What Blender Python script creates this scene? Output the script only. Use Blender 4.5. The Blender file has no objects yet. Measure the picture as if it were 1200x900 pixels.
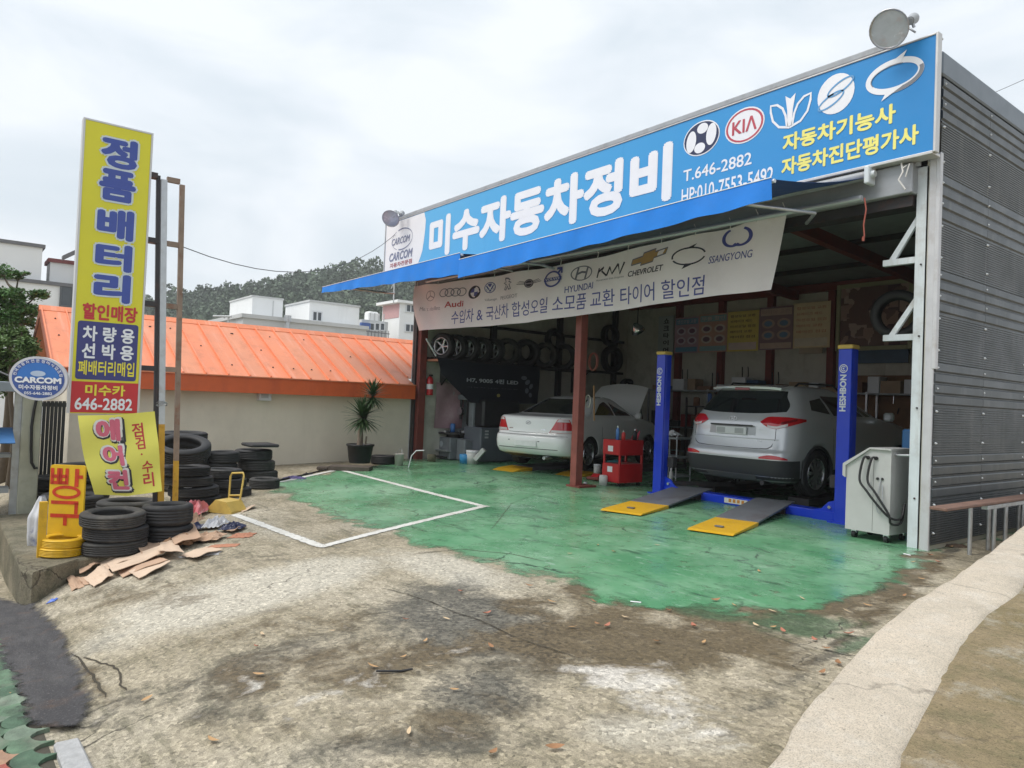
import bpy, bmesh, math, random
import numpy as np
from mathutils import Vector, Matrix, noise as mnoise

random.seed(7)
rng = np.random.default_rng(7)
scene = bpy.context.scene
COL = scene.collection
R = math.radians
PI = math.pi

# ---------------------------------------------------------------- camera
F_PX, YAW, PITCH, ROLL, EYE = 851.3, 0.91001, 0.022675, 0.040829, 1.45
_cy, _sy = math.cos(YAW), math.sin(YAW)
FWD = Vector((-_sy * math.cos(PITCH), _cy * math.cos(PITCH), math.sin(PITCH)))
_r0 = Vector((_cy, _sy, 0.0)); _u0 = _r0.cross(FWD)
RGT = _r0 * math.cos(ROLL) + _u0 * math.sin(ROLL)
UPV = -_r0 * math.sin(ROLL) + _u0 * math.cos(ROLL)
CAMP = Vector((0, 0, EYE))
cd = bpy.data.cameras.new("camera"); cam = bpy.data.objects.new("camera", cd); COL.objects.link(cam)
cd.sensor_width = 36.0; cd.lens = F_PX / 1200.0 * 36.0; cd.clip_start = 0.05; cd.clip_end = 4000
cam.matrix_world = Matrix(((RGT.x, UPV.x, -FWD.x, 0), (RGT.y, UPV.y, -FWD.y, 0), (RGT.z, UPV.z, -FWD.z, EYE), (0, 0, 0, 1)))
scene.camera = cam

# ---------------------------------------------------------------- world, sun, exposure
SUN_EL, SUN_AZ = R(58), R(200)          # azimuth clockwise from +Y
w = bpy.data.worlds.new("World"); scene.world = w; w.use_nodes = True
nt = w.node_tree; nt.nodes.clear(); L = nt.links
out = nt.nodes.new("ShaderNodeOutputWorld"); bg = nt.nodes.new("ShaderNodeBackground")
sky = nt.nodes.new("ShaderNodeTexSky"); sky.sky_type = 'NISHITA'; sky.sun_disc = False
sky.sun_elevation = SUN_EL; sky.sun_rotation = SUN_AZ; sky.dust_density = 3.0; sky.air_density = 1.2
tc = nt.nodes.new("ShaderNodeTexCoord"); mp = nt.nodes.new("ShaderNodeMapping")
mp.inputs['Scale'].default_value = (1.6, 1.6, 4.2)
n1 = nt.nodes.new("ShaderNodeTexNoise"); n1.inputs['Scale'].default_value = 2.1; n1.inputs['Detail'].default_value = 7; n1.inputs['Roughness'].default_value = .5
n1.inputs['Distortion'].default_value = .5
rp = nt.nodes.new("ShaderNodeValToRGB")
rp.color_ramp.elements[0].position = .34; rp.color_ramp.elements[0].color = (5.7, 6.35, 6.9, 1)
rp.color_ramp.elements[1].position = .62; rp.color_ramp.elements[1].color = (7.5, 7.85, 8.25, 1)
mx = nt.nodes.new("ShaderNodeMixRGB"); mx.inputs['Fac'].default_value = .93
L.new(tc.outputs['Generated'], mp.inputs['Vector']); L.new(mp.outputs[0], n1.inputs['Vector']); L.new(n1.outputs['Fac'], rp.inputs['Fac'])
L.new(sky.outputs[0], mx.inputs['Color1']); L.new(rp.outputs[0], mx.inputs['Color2'])
L.new(mx.outputs[0], bg.inputs['Color']); bg.inputs['Strength'].default_value = 0.10
L.new(bg.outputs[0], out.inputs['Surface'])
sd = bpy.data.lights.new("sun", 'SUN'); sun = bpy.data.objects.new("sun", sd); COL.objects.link(sun)
sd.energy = 2.0; sd.angle = R(35); sd.color = (1, .965, .91)
_d = Vector((math.sin(SUN_AZ) * math.cos(SUN_EL), math.cos(SUN_AZ) * math.cos(SUN_EL), math.sin(SUN_EL)))
sun.rotation_euler = _d.to_track_quat('Z', 'Y').to_euler()
scene.view_settings.view_transform = 'Standard'; scene.view_settings.look = 'None'
scene.view_settings.exposure = 0.50; scene.view_settings.gamma = 1.0
try: scene.view_settings.use_curve_mapping = False
except Exception: pass

# ---------------------------------------------------------------- pixel of the photograph -> point in the place
def ray(px, py): return RGT * ((px - 600) / F_PX) - UPV * ((py - 450) / F_PX) + FWD
def on_z(px, py, z=0.0): d = ray(px, py); return CAMP + d * ((z - EYE) / d.z)
def on_y(px, py, Y): d = ray(px, py); return CAMP + d * (Y / d.y)
def on_x(px, py, X): d = ray(px, py); return CAMP + d * (X / d.x)
def dep(px, py, t): return CAMP + ray(px, py) * t

def gz(X, Y):
    "height of the yard"
    zs = .080 * min(max(X, -9.6), 5.0)
    if X < -9.6: zs += .012 * max(X + 9.6, -25)
    if Y <= .65: k = 1.0
    else:
        lin = max(0.0, (8.0 - Y) / 7.35)
        k = .75 * math.exp(-(Y - .65) / 1.0) * min(1, lin * 3) + .25 * lin
    return zs * k
def on_g(px, py):
    d = ray(px, py); t = 1.0; prev = None
    while t < 80:
        p = CAMP + d * t
        if p.z < gz(p.x, p.y): break
        t += .1
    a, b = t - .1, t
    for _ in range(18):
        m = (a + b) / 2; p = CAMP + d * m
        if p.z < gz(p.x, p.y): b = m
        else: a = m
    return CAMP + d * b

# ---------------------------------------------------------------- materials
def M(name, col, rough=.5, metal=0.0, var=.10, scale=5.0, bump=0.0, bscale=60.0, coat=0.0, dirt=None, spec=.5, streak=None, trans=0.0, sheen=0.0, rvar=1.0):
    m = bpy.data.materials.new(name); m.use_nodes = True; t = m.node_tree; N = t.nodes; K = t.links
    b = N['Principled BSDF']
    tc = N.new("ShaderNodeTexCoord"); oi = N.new("ShaderNodeObjectInfo")
    ad = N.new("ShaderNodeVectorMath"); ad.operation = 'MULTIPLY_ADD'
    cb = N.new("ShaderNodeCombineXYZ"); K.new(oi.outputs['Random'], cb.inputs[0]); K.new(oi.outputs['Random'], cb.inputs[1])
    ad.inputs[1].default_value = (37, 61, 0); K.new(cb.outputs[0], ad.inputs[0]); K.new(tc.outputs['Object'], ad.inputs[2])
    no = N.new("ShaderNodeTexNoise"); no.inputs['Scale'].default_value = scale; no.inputs['Detail'].default_value = 6; no.inputs['Roughness'].default_value = .6
    K.new(ad.outputs[0], no.inputs['Vector'])
    rr = N.new("ShaderNodeMapRange"); rr.inputs['From Min'].default_value = .3; rr.inputs['From Max'].default_value = .7
    rr.inputs['To Min'].default_value = 1 - var; rr.inputs['To Max'].default_value = 1 + var * .6
    K.new(no.outputs['Fac'], rr.inputs['Value'])
    mu = N.new("ShaderNodeVectorMath"); mu.operation = 'SCALE'; mu.inputs[0].default_value = col[:3]; K.new(rr.outputs[0], mu.inputs['Scale'])
    last = mu.outputs[0]
    def blend(last, dcol, amt, dscale, vec, lo=.52, hi=.72, detail=8):
        n = N.new("ShaderNodeTexNoise"); n.inputs['Scale'].default_value = dscale; n.inputs['Detail'].default_value = detail; n.inputs['Roughness'].default_value = .65
        K.new(vec, n.inputs['Vector'])
        r = N.new("ShaderNodeMapRange"); r.inputs['From Min'].default_value = lo; r.inputs['From Max'].default_value = hi
        r.inputs['To Max'].default_value = amt; K.new(n.outputs['Fac'], r.inputs['Value'])
        x = N.new("ShaderNodeMixRGB"); x.inputs['Color2'].default_value = (*dcol, 1); K.new(last, x.inputs['Color1']); K.new(r.outputs[0], x.inputs['Fac'])
        return x.outputs[0]
    if dirt: last = blend(last, dirt[0], dirt[1], dirt[2], ad.outputs[0])
    if streak:
        ms = N.new("ShaderNodeMapping"); ms.inputs['Scale'].default_value = streak[2]; K.new(ad.outputs[0], ms.inputs['Vector'])
        last = blend(last, streak[0], streak[1], 1.0, ms.outputs[0])
    K.new(last, b.inputs['Base Color'])
    b.inputs['Metallic'].default_value = metal; b.inputs['Specular IOR Level'].default_value = spec
    r2 = N.new("ShaderNodeMapRange"); r2.inputs['From Min'].default_value = .3; r2.inputs['From Max'].default_value = .7
    r2.inputs['To Min'].default_value = max(.02, rough - .07 * rvar); r2.inputs['To Max'].default_value = min(1, rough + .09 * rvar)
    K.new(no.outputs['Fac'], r2.inputs['Value']); K.new(r2.outputs[0], b.inputs['Roughness'])
    if coat: b.inputs['Coat Weight'].default_value = coat; b.inputs['Coat Roughness'].default_value = .06
    if trans: b.inputs['Transmission Weight'].default_value = trans
    if sheen: b.inputs['Sheen Weight'].default_value = sheen
    if bump:
        bn = N.new("ShaderNodeTexNoise"); bn.inputs['Scale'].default_value = bscale; bn.inputs['Detail'].default_value = 4
        K.new(ad.outputs[0], bn.inputs['Vector'])
        bp = N.new("ShaderNodeBump"); bp.inputs['Strength'].default_value = bump; bp.inputs['Distance'].default_value = .01
        K.new(bn.outputs['Fac'], bp.inputs['Height']); K.new(bp.outputs[0], b.inputs['Normal'])
    return m

# ---------------------------------------------------------------- mesh builder
class MB:
    def __init__(s): s.v = []; s.f = []; s.sm = []
    def add(s, vs, fs, smooth=False):
        n = len(s.v); s.v.extend([tuple(p) for p in vs]); s.f.extend([tuple(i + n for i in f) for f in fs]); s.sm.extend([smooth] * len(fs)); return s
    def box(s, x0, x1, y0, y1, z0, z1, mat=None, bev=0.0):
        if x0 > x1: x0, x1 = x1, x0
        if y0 > y1: y0, y1 = y1, y0
        if z0 > z1: z0, z1 = z1, z0
        if bev <= 0:
            vs = [(x, y, z) for z in (z0, z1) for y in (y0, y1) for x in (x0, x1)]
            fs = [(0, 2, 3, 1), (4, 5, 7, 6), (0, 1, 5, 4), (2, 6, 7, 3), (0, 4, 6, 2), (1, 3, 7, 5)]
        else:
            b = min(bev, (x1 - x0) * .45, (y1 - y0) * .45, (z1 - z0) * .45); vs = []
            def ring(z, ins):
                X0, X1, Y0, Y1 = x0 + ins, x1 - ins, y0 + ins, y1 - ins
                return [(X0 + b, Y0, z), (X1 - b, Y0, z), (X1, Y0 + b, z), (X1, Y1 - b, z), (X1 - b, Y1, z), (X0 + b, Y1, z), (X0, Y1 - b, z), (X0, Y0 + b, z)]
            for z, i in ((z0, b * .6), (z0 + b, 0), (z1 - b, 0), (z1, b * .6)): vs += ring(z, i)
            fs = [tuple(range(7, -1, -1)), tuple(range(24, 32))]
            for k in range(3):
                for i in range(8): j = (i + 1) % 8; fs.append((k * 8 + i, k * 8 + j, k * 8 + 8 + j, k * 8 + 8 + i))
        if mat is not None: vs = [mat @ Vector(p) for p in vs]
        return s.add(vs, fs)
    def cyl(s, p0, p1, r0, r1=None, n=12, caps=True, smooth=True):
        r1 = r0 if r1 is None else r1
        p0, p1 = Vector(p0), Vector(p1); d = (p1 - p0).normalized()
        a = d.orthogonal().normalized(); b = d.cross(a); vs = []
        for p, r in ((p0, r0), (p1, r1)):
            for i in range(n): t = 2 * PI * i / n; vs.append(p + (a * math.cos(t) + b * math.sin(t)) * r)
        s.add(vs, [(i, (i + 1) % n, n + (i + 1) % n, n + i) for i in range(n)], smooth)
        if caps: s.add(vs, [tuple(range(n - 1, -1, -1)), tuple(range(n, 2 * n))])
        return s
    def tube(s, pts, r, n=8, smooth=True, caps=True):
        pts = [Vector(p) for p in pts]; m = len(pts); rs = r if isinstance(r, (list, tuple)) else [r] * m
        a = None; vs = []
        for i, p in enumerate(pts):
            d = (pts[min(i + 1, m - 1)] - pts[max(i - 1, 0)]).normalized()
            if a is None: a = d.orthogonal().normalized()
            else: a = (a - d * a.dot(d)); a = a.normalized() if a.length > 1e-6 else d.orthogonal().normalized()
            b = d.cross(a)
            for k in range(n): t = 2 * PI * k / n; vs.append(p + (a * math.cos(t) + b * math.sin(t)) * rs[i])
        fs = [(i * n + k, i * n + (k + 1) % n, (i + 1) * n + (k + 1) % n, (i + 1) * n + k) for i in range(m - 1) for k in range(n)]
        s.add(vs, fs, smooth)
        if caps: s.add(vs, [tuple(range(n - 1, -1, -1)), tuple(range((m - 1) * n, m * n))])
        return s
    def lathe(s, prof, n=24, mat=None, smooth=True, closed=False):
        m = len(prof); vs = []
        for i in range(n):
            t = 2 * PI * i / n
            for r, z in prof: vs.append((r * math.cos(t), r * math.sin(t), z))
        if mat is not None: vs = [mat @ Vector(p) for p in vs]
        fs = []
        for i in range(n):
            j = (i + 1) % n
            for k in range(m if closed else m - 1): q = (k + 1) % m; fs.append((i * m + k, j * m + k, j * m + q, i * m + q))
        return s.add(vs, fs, smooth)
    def prism(s, poly, f0, f1):
        "poly of 2D points; f0 / f1 map a 2D point to the two end faces"
        n = len(poly); vs = [f0(*p) for p in poly] + [f1(*p) for p in poly]
        fs = [tuple(range(n - 1, -1, -1)), tuple(range(n, 2 * n))] + [(i, (i + 1) % n, n + (i + 1) % n, n + i) for i in range(n)]
        return s.add(vs, fs)
    def grid(s, nu, nv, fn, smooth=True, thick=0.0):
        vs = [Vector(fn(i / nu, j / nv)) for j in range(nv + 1) for i in range(nu + 1)]
        fs = [(j * (nu + 1) + i, j * (nu + 1) + i + 1, (j + 1) * (nu + 1) + i + 1, (j + 1) * (nu + 1) + i) for j in range(nv) for i in range(nu)]
        s.add(vs, fs, smooth)
        if thick:
            W = nu + 1; ns = []
            for j in range(nv + 1):
                for i in range(nu + 1):
                    a = vs[j * W + min(i + 1, nu)] - vs[j * W + max(i - 1, 0)]; b = vs[min(j + 1, nv) * W + i] - vs[max(j - 1, 0) * W + i]
                    q = a.cross(b); ns.append(q.normalized() if q.length > 1e-9 else Vector((0, 0, 1)))
            v2 = [v - n_ * thick for v, n_ in zip(vs, ns)]
            s.add(v2, [tuple(reversed(f)) for f in fs], smooth)
            bd = [j * W for j in range(nv + 1)], [j * W + nu for j in range(nv + 1)], list(range(W)), [nv * W + i for i in range(W)]
            for q, e in enumerate(bd):
                k = len(e); allv = [vs[i] for i in e] + [v2[i] for i in e]
                ff = [(i, i + 1, k + i + 1, k + i) for i in range(k - 1)]
                if q in (1, 2): ff = [tuple(reversed(f)) for f in ff]
                s.add(allv, [tuple(reversed(f)) for f in ff])
        return s
    def mesh(s, name):
        me = bpy.data.meshes.new(name); me.from_pydata(s.v, [], s.f); me.validate(); 
        if len(me.polygons) == len(s.sm): me.polygons.foreach_set('use_smooth', s.sm)
        me.update(); return me
    def build(s, name, mat, parent=None, **kw):
        return link(name, s.mesh(name), mat, parent, **kw)

def link(name, me, mat, parent=None, label=None, kind=None):
    o = bpy.data.objects.new(name, me); COL.objects.link(o)
    if mat is not None and len(me.materials) == 0: me.materials.append(mat)
    if parent is not None: o.parent = parent
    if label: o['label'] = label
    if kind: o['kind'] = kind
    return o
def tag(o, label, cat, group=None):
    o['label'] = label; o['category'] = cat
    if group: o['group'] = group
    return o
def thing(name, label, cat, loc=(0, 0, 0), rz=0.0, group=None):
    o = bpy.data.objects.new(name, None); COL.objects.link(o); o.empty_display_size = .1
    o.location = loc; o.rotation_euler = (0, 0, rz); return tag(o, label, cat, group)
def dup(root, loc=None, rot=None, label=None, scale=None):
    r = root.copy(); COL.objects.link(r)
    if loc is not None: r.location = loc
    if rot is not None: r.rotation_euler = rot
    if scale is not None: r.scale = scale
    if label: r['label'] = label
    def kids(src, dst):
        for ch in src.children:
            c = ch.copy(); COL.objects.link(c); c.parent = dst; kids(ch, c)
    kids(root, r)
    return r
def struct(o): o['kind'] = 'structure'; return o

# ---------------------------------------------------------------- lettering and emblems (flat print mapped on a surface)
_tc = {}
def text_mesh2d(body, bold=0.0, shear=0.0):
    k = (body, bold, shear)
    if k in _tc: return _tc[k]
    c = bpy.data.curves.new("lettering", 'FONT'); c.body = body; c.offset = bold; c.resolution_u = 3; c.shear = shear; c.align_x = 'LEFT'
    o = bpy.data.objects.new("lettering", c)
    me = bpy.data.meshes.new_from_object(o)
    vs = np.array([v.co[:2] for v in me.vertices]) if len(me.vertices) else np.zeros((0, 2))
    fs = [tuple(p.vertices) for p in me.polygons]
    if len(me.polygons) and me.polygons[0].normal.z < 0: fs = [tuple(reversed(f)) for f in fs]
    bpy.data.objects.remove(o); bpy.data.curves.remove(c); bpy.data.meshes.remove(me)
    _tc[k] = (vs, fs); return _tc[k]
def put_text(body, rect, fmap, mat, parent, bold=.02, shear=0.0, name='lettering', rot90=False, label=None):
    "fit the string in rect (u0,v0,u1,v1) and map it by fmap(u,v)->3D"
    extra = bold * 1.0 if bold > .012 else 0.0; bold = 0.0 if extra else bold
    vs, fs = text_mesh2d(body, bold, shear)
    if len(vs) == 0: return None
    lo, hi = vs.min(0), vs.max(0); q = (vs - lo) / np.maximum(hi - lo, 1e-6)
    if rot90: q = np.stack([1 - q[:, 1], q[:, 0]], 1)
    u0, v0, u1, v1 = rect; em = (u1 - u0) / max(hi[0] - lo[0], 1e-6) if not rot90 else (v1 - v0) / max(hi[0] - lo[0], 1e-6); em2 = (v1 - v0) / max(hi[1] - lo[1], 1e-6) if not rot90 else (u1 - u0) / max(hi[1] - lo[1], 1e-6)
    if rot90: em, em2 = em2, em
    d = extra; dirs = [(0, 0)] + ([(math.cos(k * PI / 4), math.sin(k * PI / 4)) for k in range(8)] if d > 0 else [])
    m = MB(); du, dv = d * em, d * em2
    for k, (cx, cy) in enumerate(dirs):
        P = [Vector(fmap(u0 + du + a * (u1 - u0 - 2 * du) + cx * du, v0 + dv + b * (v1 - v0 - 2 * dv) + cy * dv)) for a, b in q]
        if k and len(fs):
            f0 = max(fs, key=lambda f: ((P[f[1]] - P[f[0]]).cross(P[f[2]] - P[f[0]])).length); nn = (P[f0[1]] - P[f0[0]]).cross(P[f0[2]] - P[f0[0]])
            if nn.length > 0: nn = nn.normalized() * (.00025 * k * (1 if (nn.dot(CAMP - (P[0] + (parent.location if parent and parent.parent is None else Vector()))) > 0) else -1)); P = [p + nn for p in P]
        m.add(P, fs)
    return m.build(name, mat, parent, label=label)
def put_shape(polys, fmap, mat, parent, name='emblem', label=None):
    "polys: list of 2D outlines or (quad strips) filled; mapped by fmap"
    m = MB()
    for p in polys:
        if isinstance(p, tuple):     # ('strip', outer, inner)
            _, A, B = p; n = len(A)
            m.add([fmap(*q) for q in A] + [fmap(*q) for q in B], [(i, i + 1, n + i + 1, n + i) for i in range(n - 1)])
        else: m.add([fmap(*q) for q in p], [tuple(range(len(p)))])
    return m.build(name, mat, parent, label=label)
def ell(cx, cy, a, b, n=28, t0=0, t1=2 * PI, rot=0.0):
    cr, sr = math.cos(rot), math.sin(rot); o = []
    for i in range(n + 1):
        t = t0 + (t1 - t0) * i / n; x, y = a * math.cos(t), b * math.sin(t); o.append((cx + x * cr - y * sr, cy + x * sr + y * cr))
    return o
def disc(cx, cy, a, b, n=28, rot=0.0): return ell(cx, cy, a, b, n, rot=rot)[:-1]
def ring(cx, cy, a, b, wd, n=28, t0=0, t1=2 * PI, rot=0.0, wy=None):
    wy = wd if wy is None else wy
    return ('strip', ell(cx, cy, a, b, n, t0, t1, rot), ell(cx, cy, a - wd, b - wy, n, t0, t1, rot))
def stroke(pts, wd):
    A, B = [], []
    for i, p in enumerate(pts):
        a, b = pts[max(i - 1, 0)], pts[min(i + 1, len(pts) - 1)]; dx, dy = b[0] - a[0], b[1] - a[1]; l = math.hypot(dx, dy) or 1
        A.append((p[0] - dy / l * wd / 2, p[1] + dx / l * wd / 2)); B.append((p[0] + dy / l * wd / 2, p[1] - dx / l * wd / 2))
    return ('strip', B, A)
# ================================================================ materials used widely
WHITE = M("white_print", (.80, .80, .82), .45, var=.03)
INK_BLUE = M("ink_blue", (.045, .055, .30), .4, var=.05)
INK_RED = M("ink_red", (.55, .035, .04), .4, var=.08)
INK_YEL = M("ink_yellow", (.82, .72, .06), .4, var=.05)
BLACK = M("black_plastic", (.018, .018, .02), .45, var=.2)
RUBBER = M("tyre_rubber", (.028, .028, .030), .72, var=.25, scale=3, bump=.15, bscale=25, dirt=((.10, .095, .085), .45, 2.5))
STEEL = M("galvanised_steel", (.52, .54, .56), .42, .75, var=.15, scale=9, dirt=((.22, .15, .10), .4, 5))
GREYPAINT = M("grey_paint", (.36, .38, .40), .45, var=.12, dirt=((.14, .12, .10), .5, 4))
WPAINT = M("white_steel_paint", (.62, .67, .70), .42, var=.10, dirt=((.30, .25, .20), .45, 4), streak=((.33, .26, .2), .4, (9, 9, .8)))
REDSTEEL = M("red_primer_steel", (.20, .045, .035), .55, var=.2, dirt=((.07, .03, .025), .6, 4))
DARKSTEEL = M("dark_steel", (.045, .042, .045), .5, .3, var=.2, dirt=((.12, .05, .03), .5, 6))
CHROME = M("bright_metal", (.72, .73, .75), .18, 1.0, var=.06)
GLASS = M("window_glass", (.05, .06, .07), .06, var=.1, spec=.8)
RUST = M("rusty_steel", (.30, .22, .17), .7, .2, var=.3, scale=4, dirt=((.22, .075, .03), .9, 7))

# ================================================================ ground
def ground_mat():
    m = bpy.data.materials.new("old_concrete"); m.use_nodes = True; t = m.node_tree; N = t.nodes; K = t.links; b = N['Principled BSDF']
    g = N.new("ShaderNodeNewGeometry"); P = g.outputs['Position']
    def noise(sc, det=6, ro=.6, vec=P, dist=0.0):
        n = N.new("ShaderNodeTexNoise"); n.inputs['Scale'].default_value = sc; n.inputs['Detail'].default_value = det; n.inputs['Roughness'].default_value = ro
        n.inputs['Distortion'].default_value = dist; K.new(vec, n.inputs['Vector']); return n.outputs['Fac']
    def mapr(v, a, c, x=0.0, y=1.0):
        r = N.new("ShaderNodeMapRange"); r.inputs['From Min'].default_value = a; r.inputs['From Max'].default_value = c
        r.inputs['To Min'].default_value = x; r.inputs['To Max'].default_value = y; K.new(v, r.inputs['Value']); return r.outputs[0]
    def mix(a, c, f):
        x = N.new("ShaderNodeMixRGB")
        if isinstance(a, tuple): x.inputs['Color1'].default_value = (*a, 1)
        else: K.new(a, x.inputs['Color1'])
        if isinstance(c, tuple): x.inputs['Color2'].default_value = (*c, 1)
        else: K.new(c, x.inputs['Color2'])
        if isinstance(f, float): x.inputs['Fac'].default_value = f
        else: K.new(f, x.inputs['Fac'])
        return x.outputs[0]
    def math_(op, a, c):
        x = N.new("ShaderNodeMath"); x.operation = op
        for i, v in ((0, a), (1, c)):
            if isinstance(v, (int, float)): x.inputs[i].default_value = v
            else: K.new(v, x.inputs[i])
        return x.outputs[0]
    def attr(nm):
        a = N.new("ShaderNodeAttribute"); a.attribute_name = nm; return a.outputs['Fac']
    # brushed direction: marks run down the slope
    mp = N.new("ShaderNodeMapping"); mp.inputs['Rotation'].default_value = (0, 0, R(38)); mp.inputs['Scale'].default_value = (1.0, 7.0, 1); K.new(P, mp.inputs['Vector'])
    st = noise(2.6, 7, .7, mp.outputs[0], .3)
    big = noise(.55, 5, .6); mid = noise(2.3, 8, .68, dist=.4); fine = noise(26, 5, .7); grit = noise(150, 3, .6)
    base = mix((.375, .325, .24), (.205, .175, .112), mapr(mid, .36, .68))
    base = mix(base, (.50, .455, .37), mapr(big, .50, .70, 0, .6))
    base = mix(base, (.110, .102, .060), math_('MULTIPLY', mapr(st, .48, .68, 0, .85), mapr(mid, .36, .6, .3, 1)))
    # stains with a shape of their own
    def stain(nm, col, lo, hi, amt, nz=.55):
        f = mapr(math_('ADD', attr(nm), math_('MULTIPLY', math_('SUBTRACT', mid, .5), nz * 2)), lo, hi, 0, amt)
        return f
    base = mix(base, (.50, .465, .39), stain('pale', None, .35, .75, .75))
    base = mix(base, (.060, .058, .048), stain('dark', None, .34, .72, .80, 1.1))
    base = mix(base, (.105, .076, .038), stain('brown', None, .32, .70, .85, 1.1))
    base = mix(base, (.050, .105, .052), stain('greenish', None, .36, .70, .75, .9))
    base = mix(base, (.62, .585, .53), stain('white', None, .40, .80, .75, 1.5))
    # exposed aggregate
    vo = N.new("ShaderNodeTexVoronoi"); vo.inputs['Scale'].default_value = 46; K.new(P, vo.inputs['Vector'])
    sep = N.new("ShaderNodeSeparateColor"); K.new(vo.outputs['Color'], sep.inputs[0])
    stone = mapr(sep.outputs[0], .0, 1.0, .30, 2.0)
    amt = math_('MAXIMUM', mapr(fine, .42, .62, .10, .70), math_('MULTIPLY', attr('dark'), .75))
    sc = N.new("ShaderNodeVectorMath"); sc.operation = 'SCALE'; K.new(base, sc.inputs[0]); K.new(stone, sc.inputs['Scale'])
    base = mix(base, sc.outputs[0], amt)
    pits = mapr(grit, .36, .54, .66, 1.10)
    s2 = N.new("ShaderNodeVectorMath"); s2.operation = 'SCALE'; K.new(base, s2.inputs[0]); K.new(pits, s2.inputs['Scale']); base = s2.outputs[0]
    # hairline cracks
    dv = N.new("ShaderNodeVectorMath"); dv.operation = 'ADD'
    nn = N.new("ShaderNodeTexNoise"); nn.inputs['Scale'].default_value = 2.2; nn.inputs['Detail'].default_value = 5; K.new(P, nn.inputs['Vector'])
    n2 = N.new("ShaderNodeVectorMath"); n2.operation = 'SCALE'; n2.inputs['Scale'].default_value = .9; K.new(nn.outputs['Color'], n2.inputs[0])
    K.new(P, dv.inputs[0]); K.new(n2.outputs[0], dv.inputs[1])
    v2 = N.new("ShaderNodeTexVoronoi"); v2.feature = 'DISTANCE_TO_EDGE'; v2.inputs['Scale'].default_value = .34; K.new(dv.outputs[0], v2.inputs['Vector'])
    crack = math_('MULTIPLY', mapr(v2.outputs['Distance'], .001, .0045, 1, 0), mapr(big, .50, .60, 0, .8))
    base = mix(base, (.03, .027, .02), crack)
    K.new(base, b.inputs['Base Color'])
    wet = math_('MAXIMUM', attr('brown'), attr('dark'))
    K.new(mapr(wet, 0, 1, .88, .50), b.inputs['Roughness'])
    h = math_('ADD', math_('MULTIPLY', fine, .5), math_('MULTIPLY', grit, .35)); h = math_('ADD', h, math_('MULTIPLY', st, .6)); h = math_('SUBTRACT', h, math_('MULTIPLY', crack, .8))
    bp = N.new("ShaderNodeBump"); bp.inputs['Strength'].default_value = .8; bp.inputs['Distance'].default_value = .012; K.new(h, bp.inputs['Height']); K.new(bp.outputs[0], b.inputs['Normal'])
    return m
GROUND = ground_mat()

def axis(dense0, dense1, step, far):
    a = list(np.arange(dense0, dense1 + 1e-6, step)); s = step; x = a[-1]
    while x < far: s *= 1.35; x += s; a.append(x)
    s = step; x = a[0]; lo = []
    while x > -far: s *= 1.35; x -= s; lo.append(x)
    return np.array(lo[::-1] + a)
gx = axis(-16.0, 1.6, .1, 380); gy = axis(-.6, 9.6, .1, 380)
NX, NY = len(gx), len(gy)
def far_drop(X, Y):
    # beyond the yard the land falls a little behind the garage and the orange-roofed house
    d = max(0, -16 - X, Y - 17, X - 6, -8 - Y); return -min(6.0, .03 * d)
V = [(x, y, gz(x, y) + far_drop(x, y)) for y in gy for x in gx]
Fc = [(j * NX + i, j * NX + i + 1, (j + 1) * NX + i + 1, (j + 1) * NX + i) for j in range(NY - 1) for i in range(NX - 1)]
me = bpy.data.meshes.new("ground"); me.from_pydata(V, [], Fc); me.polygons.foreach_set('use_smooth', [True] * len(Fc))
VA = np.array(V)
def blob(c, a, b):
    c, a, b = on_g(*c), on_g(*a), on_g(*b); m = np.array([[a.x - c.x, b.x - c.x], [a.y - c.y, b.y - c.y]]); mi = np.linalg.inv(m)
    q = (VA[:, :2] - np.array([c.x, c.y])) @ mi.T; return np.exp(-1.1 * (q ** 2).sum(1) ** 1.4)
def paint(nm, blobs):
    v = np.zeros(len(VA))
    for bl in blobs: v = np.maximum(v, blob(*bl[:3]) * (bl[3] if len(bl) > 3 else 1))
    at = me.attributes.new(nm, 'FLOAT', 'POINT'); at.data.foreach_set('value', v.astype(np.float32))
paint('pale', [((300, 690), (470, 650), (330, 715)), ((520, 665), (640, 690), (520, 690), .8), ((180, 720), (260, 715), (190, 745), .8), ((760, 860), (900, 880), (740, 890), .7), ((330, 625), (400, 625), (335, 640), .5)])
paint('dark', [((560, 730), (720, 760), (545, 800), .95), ((330, 770), (470, 740), (330, 800), .6), ((560, 810), (660, 820), (550, 850), .9), ((260, 830), (420, 850), (250, 860), .45), ((1000, 740), (1100, 660), (985, 765), .75), ((1110, 650), (1140, 630), (1100, 665), .9), ((300, 655), (400, 640), (305, 672), .35), ((860, 810), (960, 800), (850, 850), .35), ((250, 800), (400, 780), (260, 845), .5), ((500, 870), (700, 860), (500, 900), .55), ((130, 760), (180, 740), (135, 790), .4), ((220, 660), (330, 640), (225, 678), .4)])
paint('brown', [((740, 750), (950, 755), (720, 800), .9), ((420, 775), (640, 760), (430, 815), .6), ((350, 730), (480, 710), (360, 760), .4), ((500, 830), (800, 830), (510, 880), .42), ((900, 790), (990, 770), (890, 830), .5), ((150, 700), (260, 690), (160, 725), .45), ((690, 735), (800, 730), (680, 770), .9), ((850, 745), (980, 735), (845, 775), .85), ((110, 795), (125, 830), (90, 800), .7), ((1060, 690), (1120, 650), (1040, 720), .9), ((615, 710), (660, 715), (610, 730), .7)])
paint('greenish', [((940, 732), (1020, 735), (935, 752), .9), ((830, 715), (900, 725), (828, 728), .8), ((1010, 755), (1040, 745), (1000, 770), .7), ((1020, 690), (1060, 680), (1010, 705), .5)])
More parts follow.
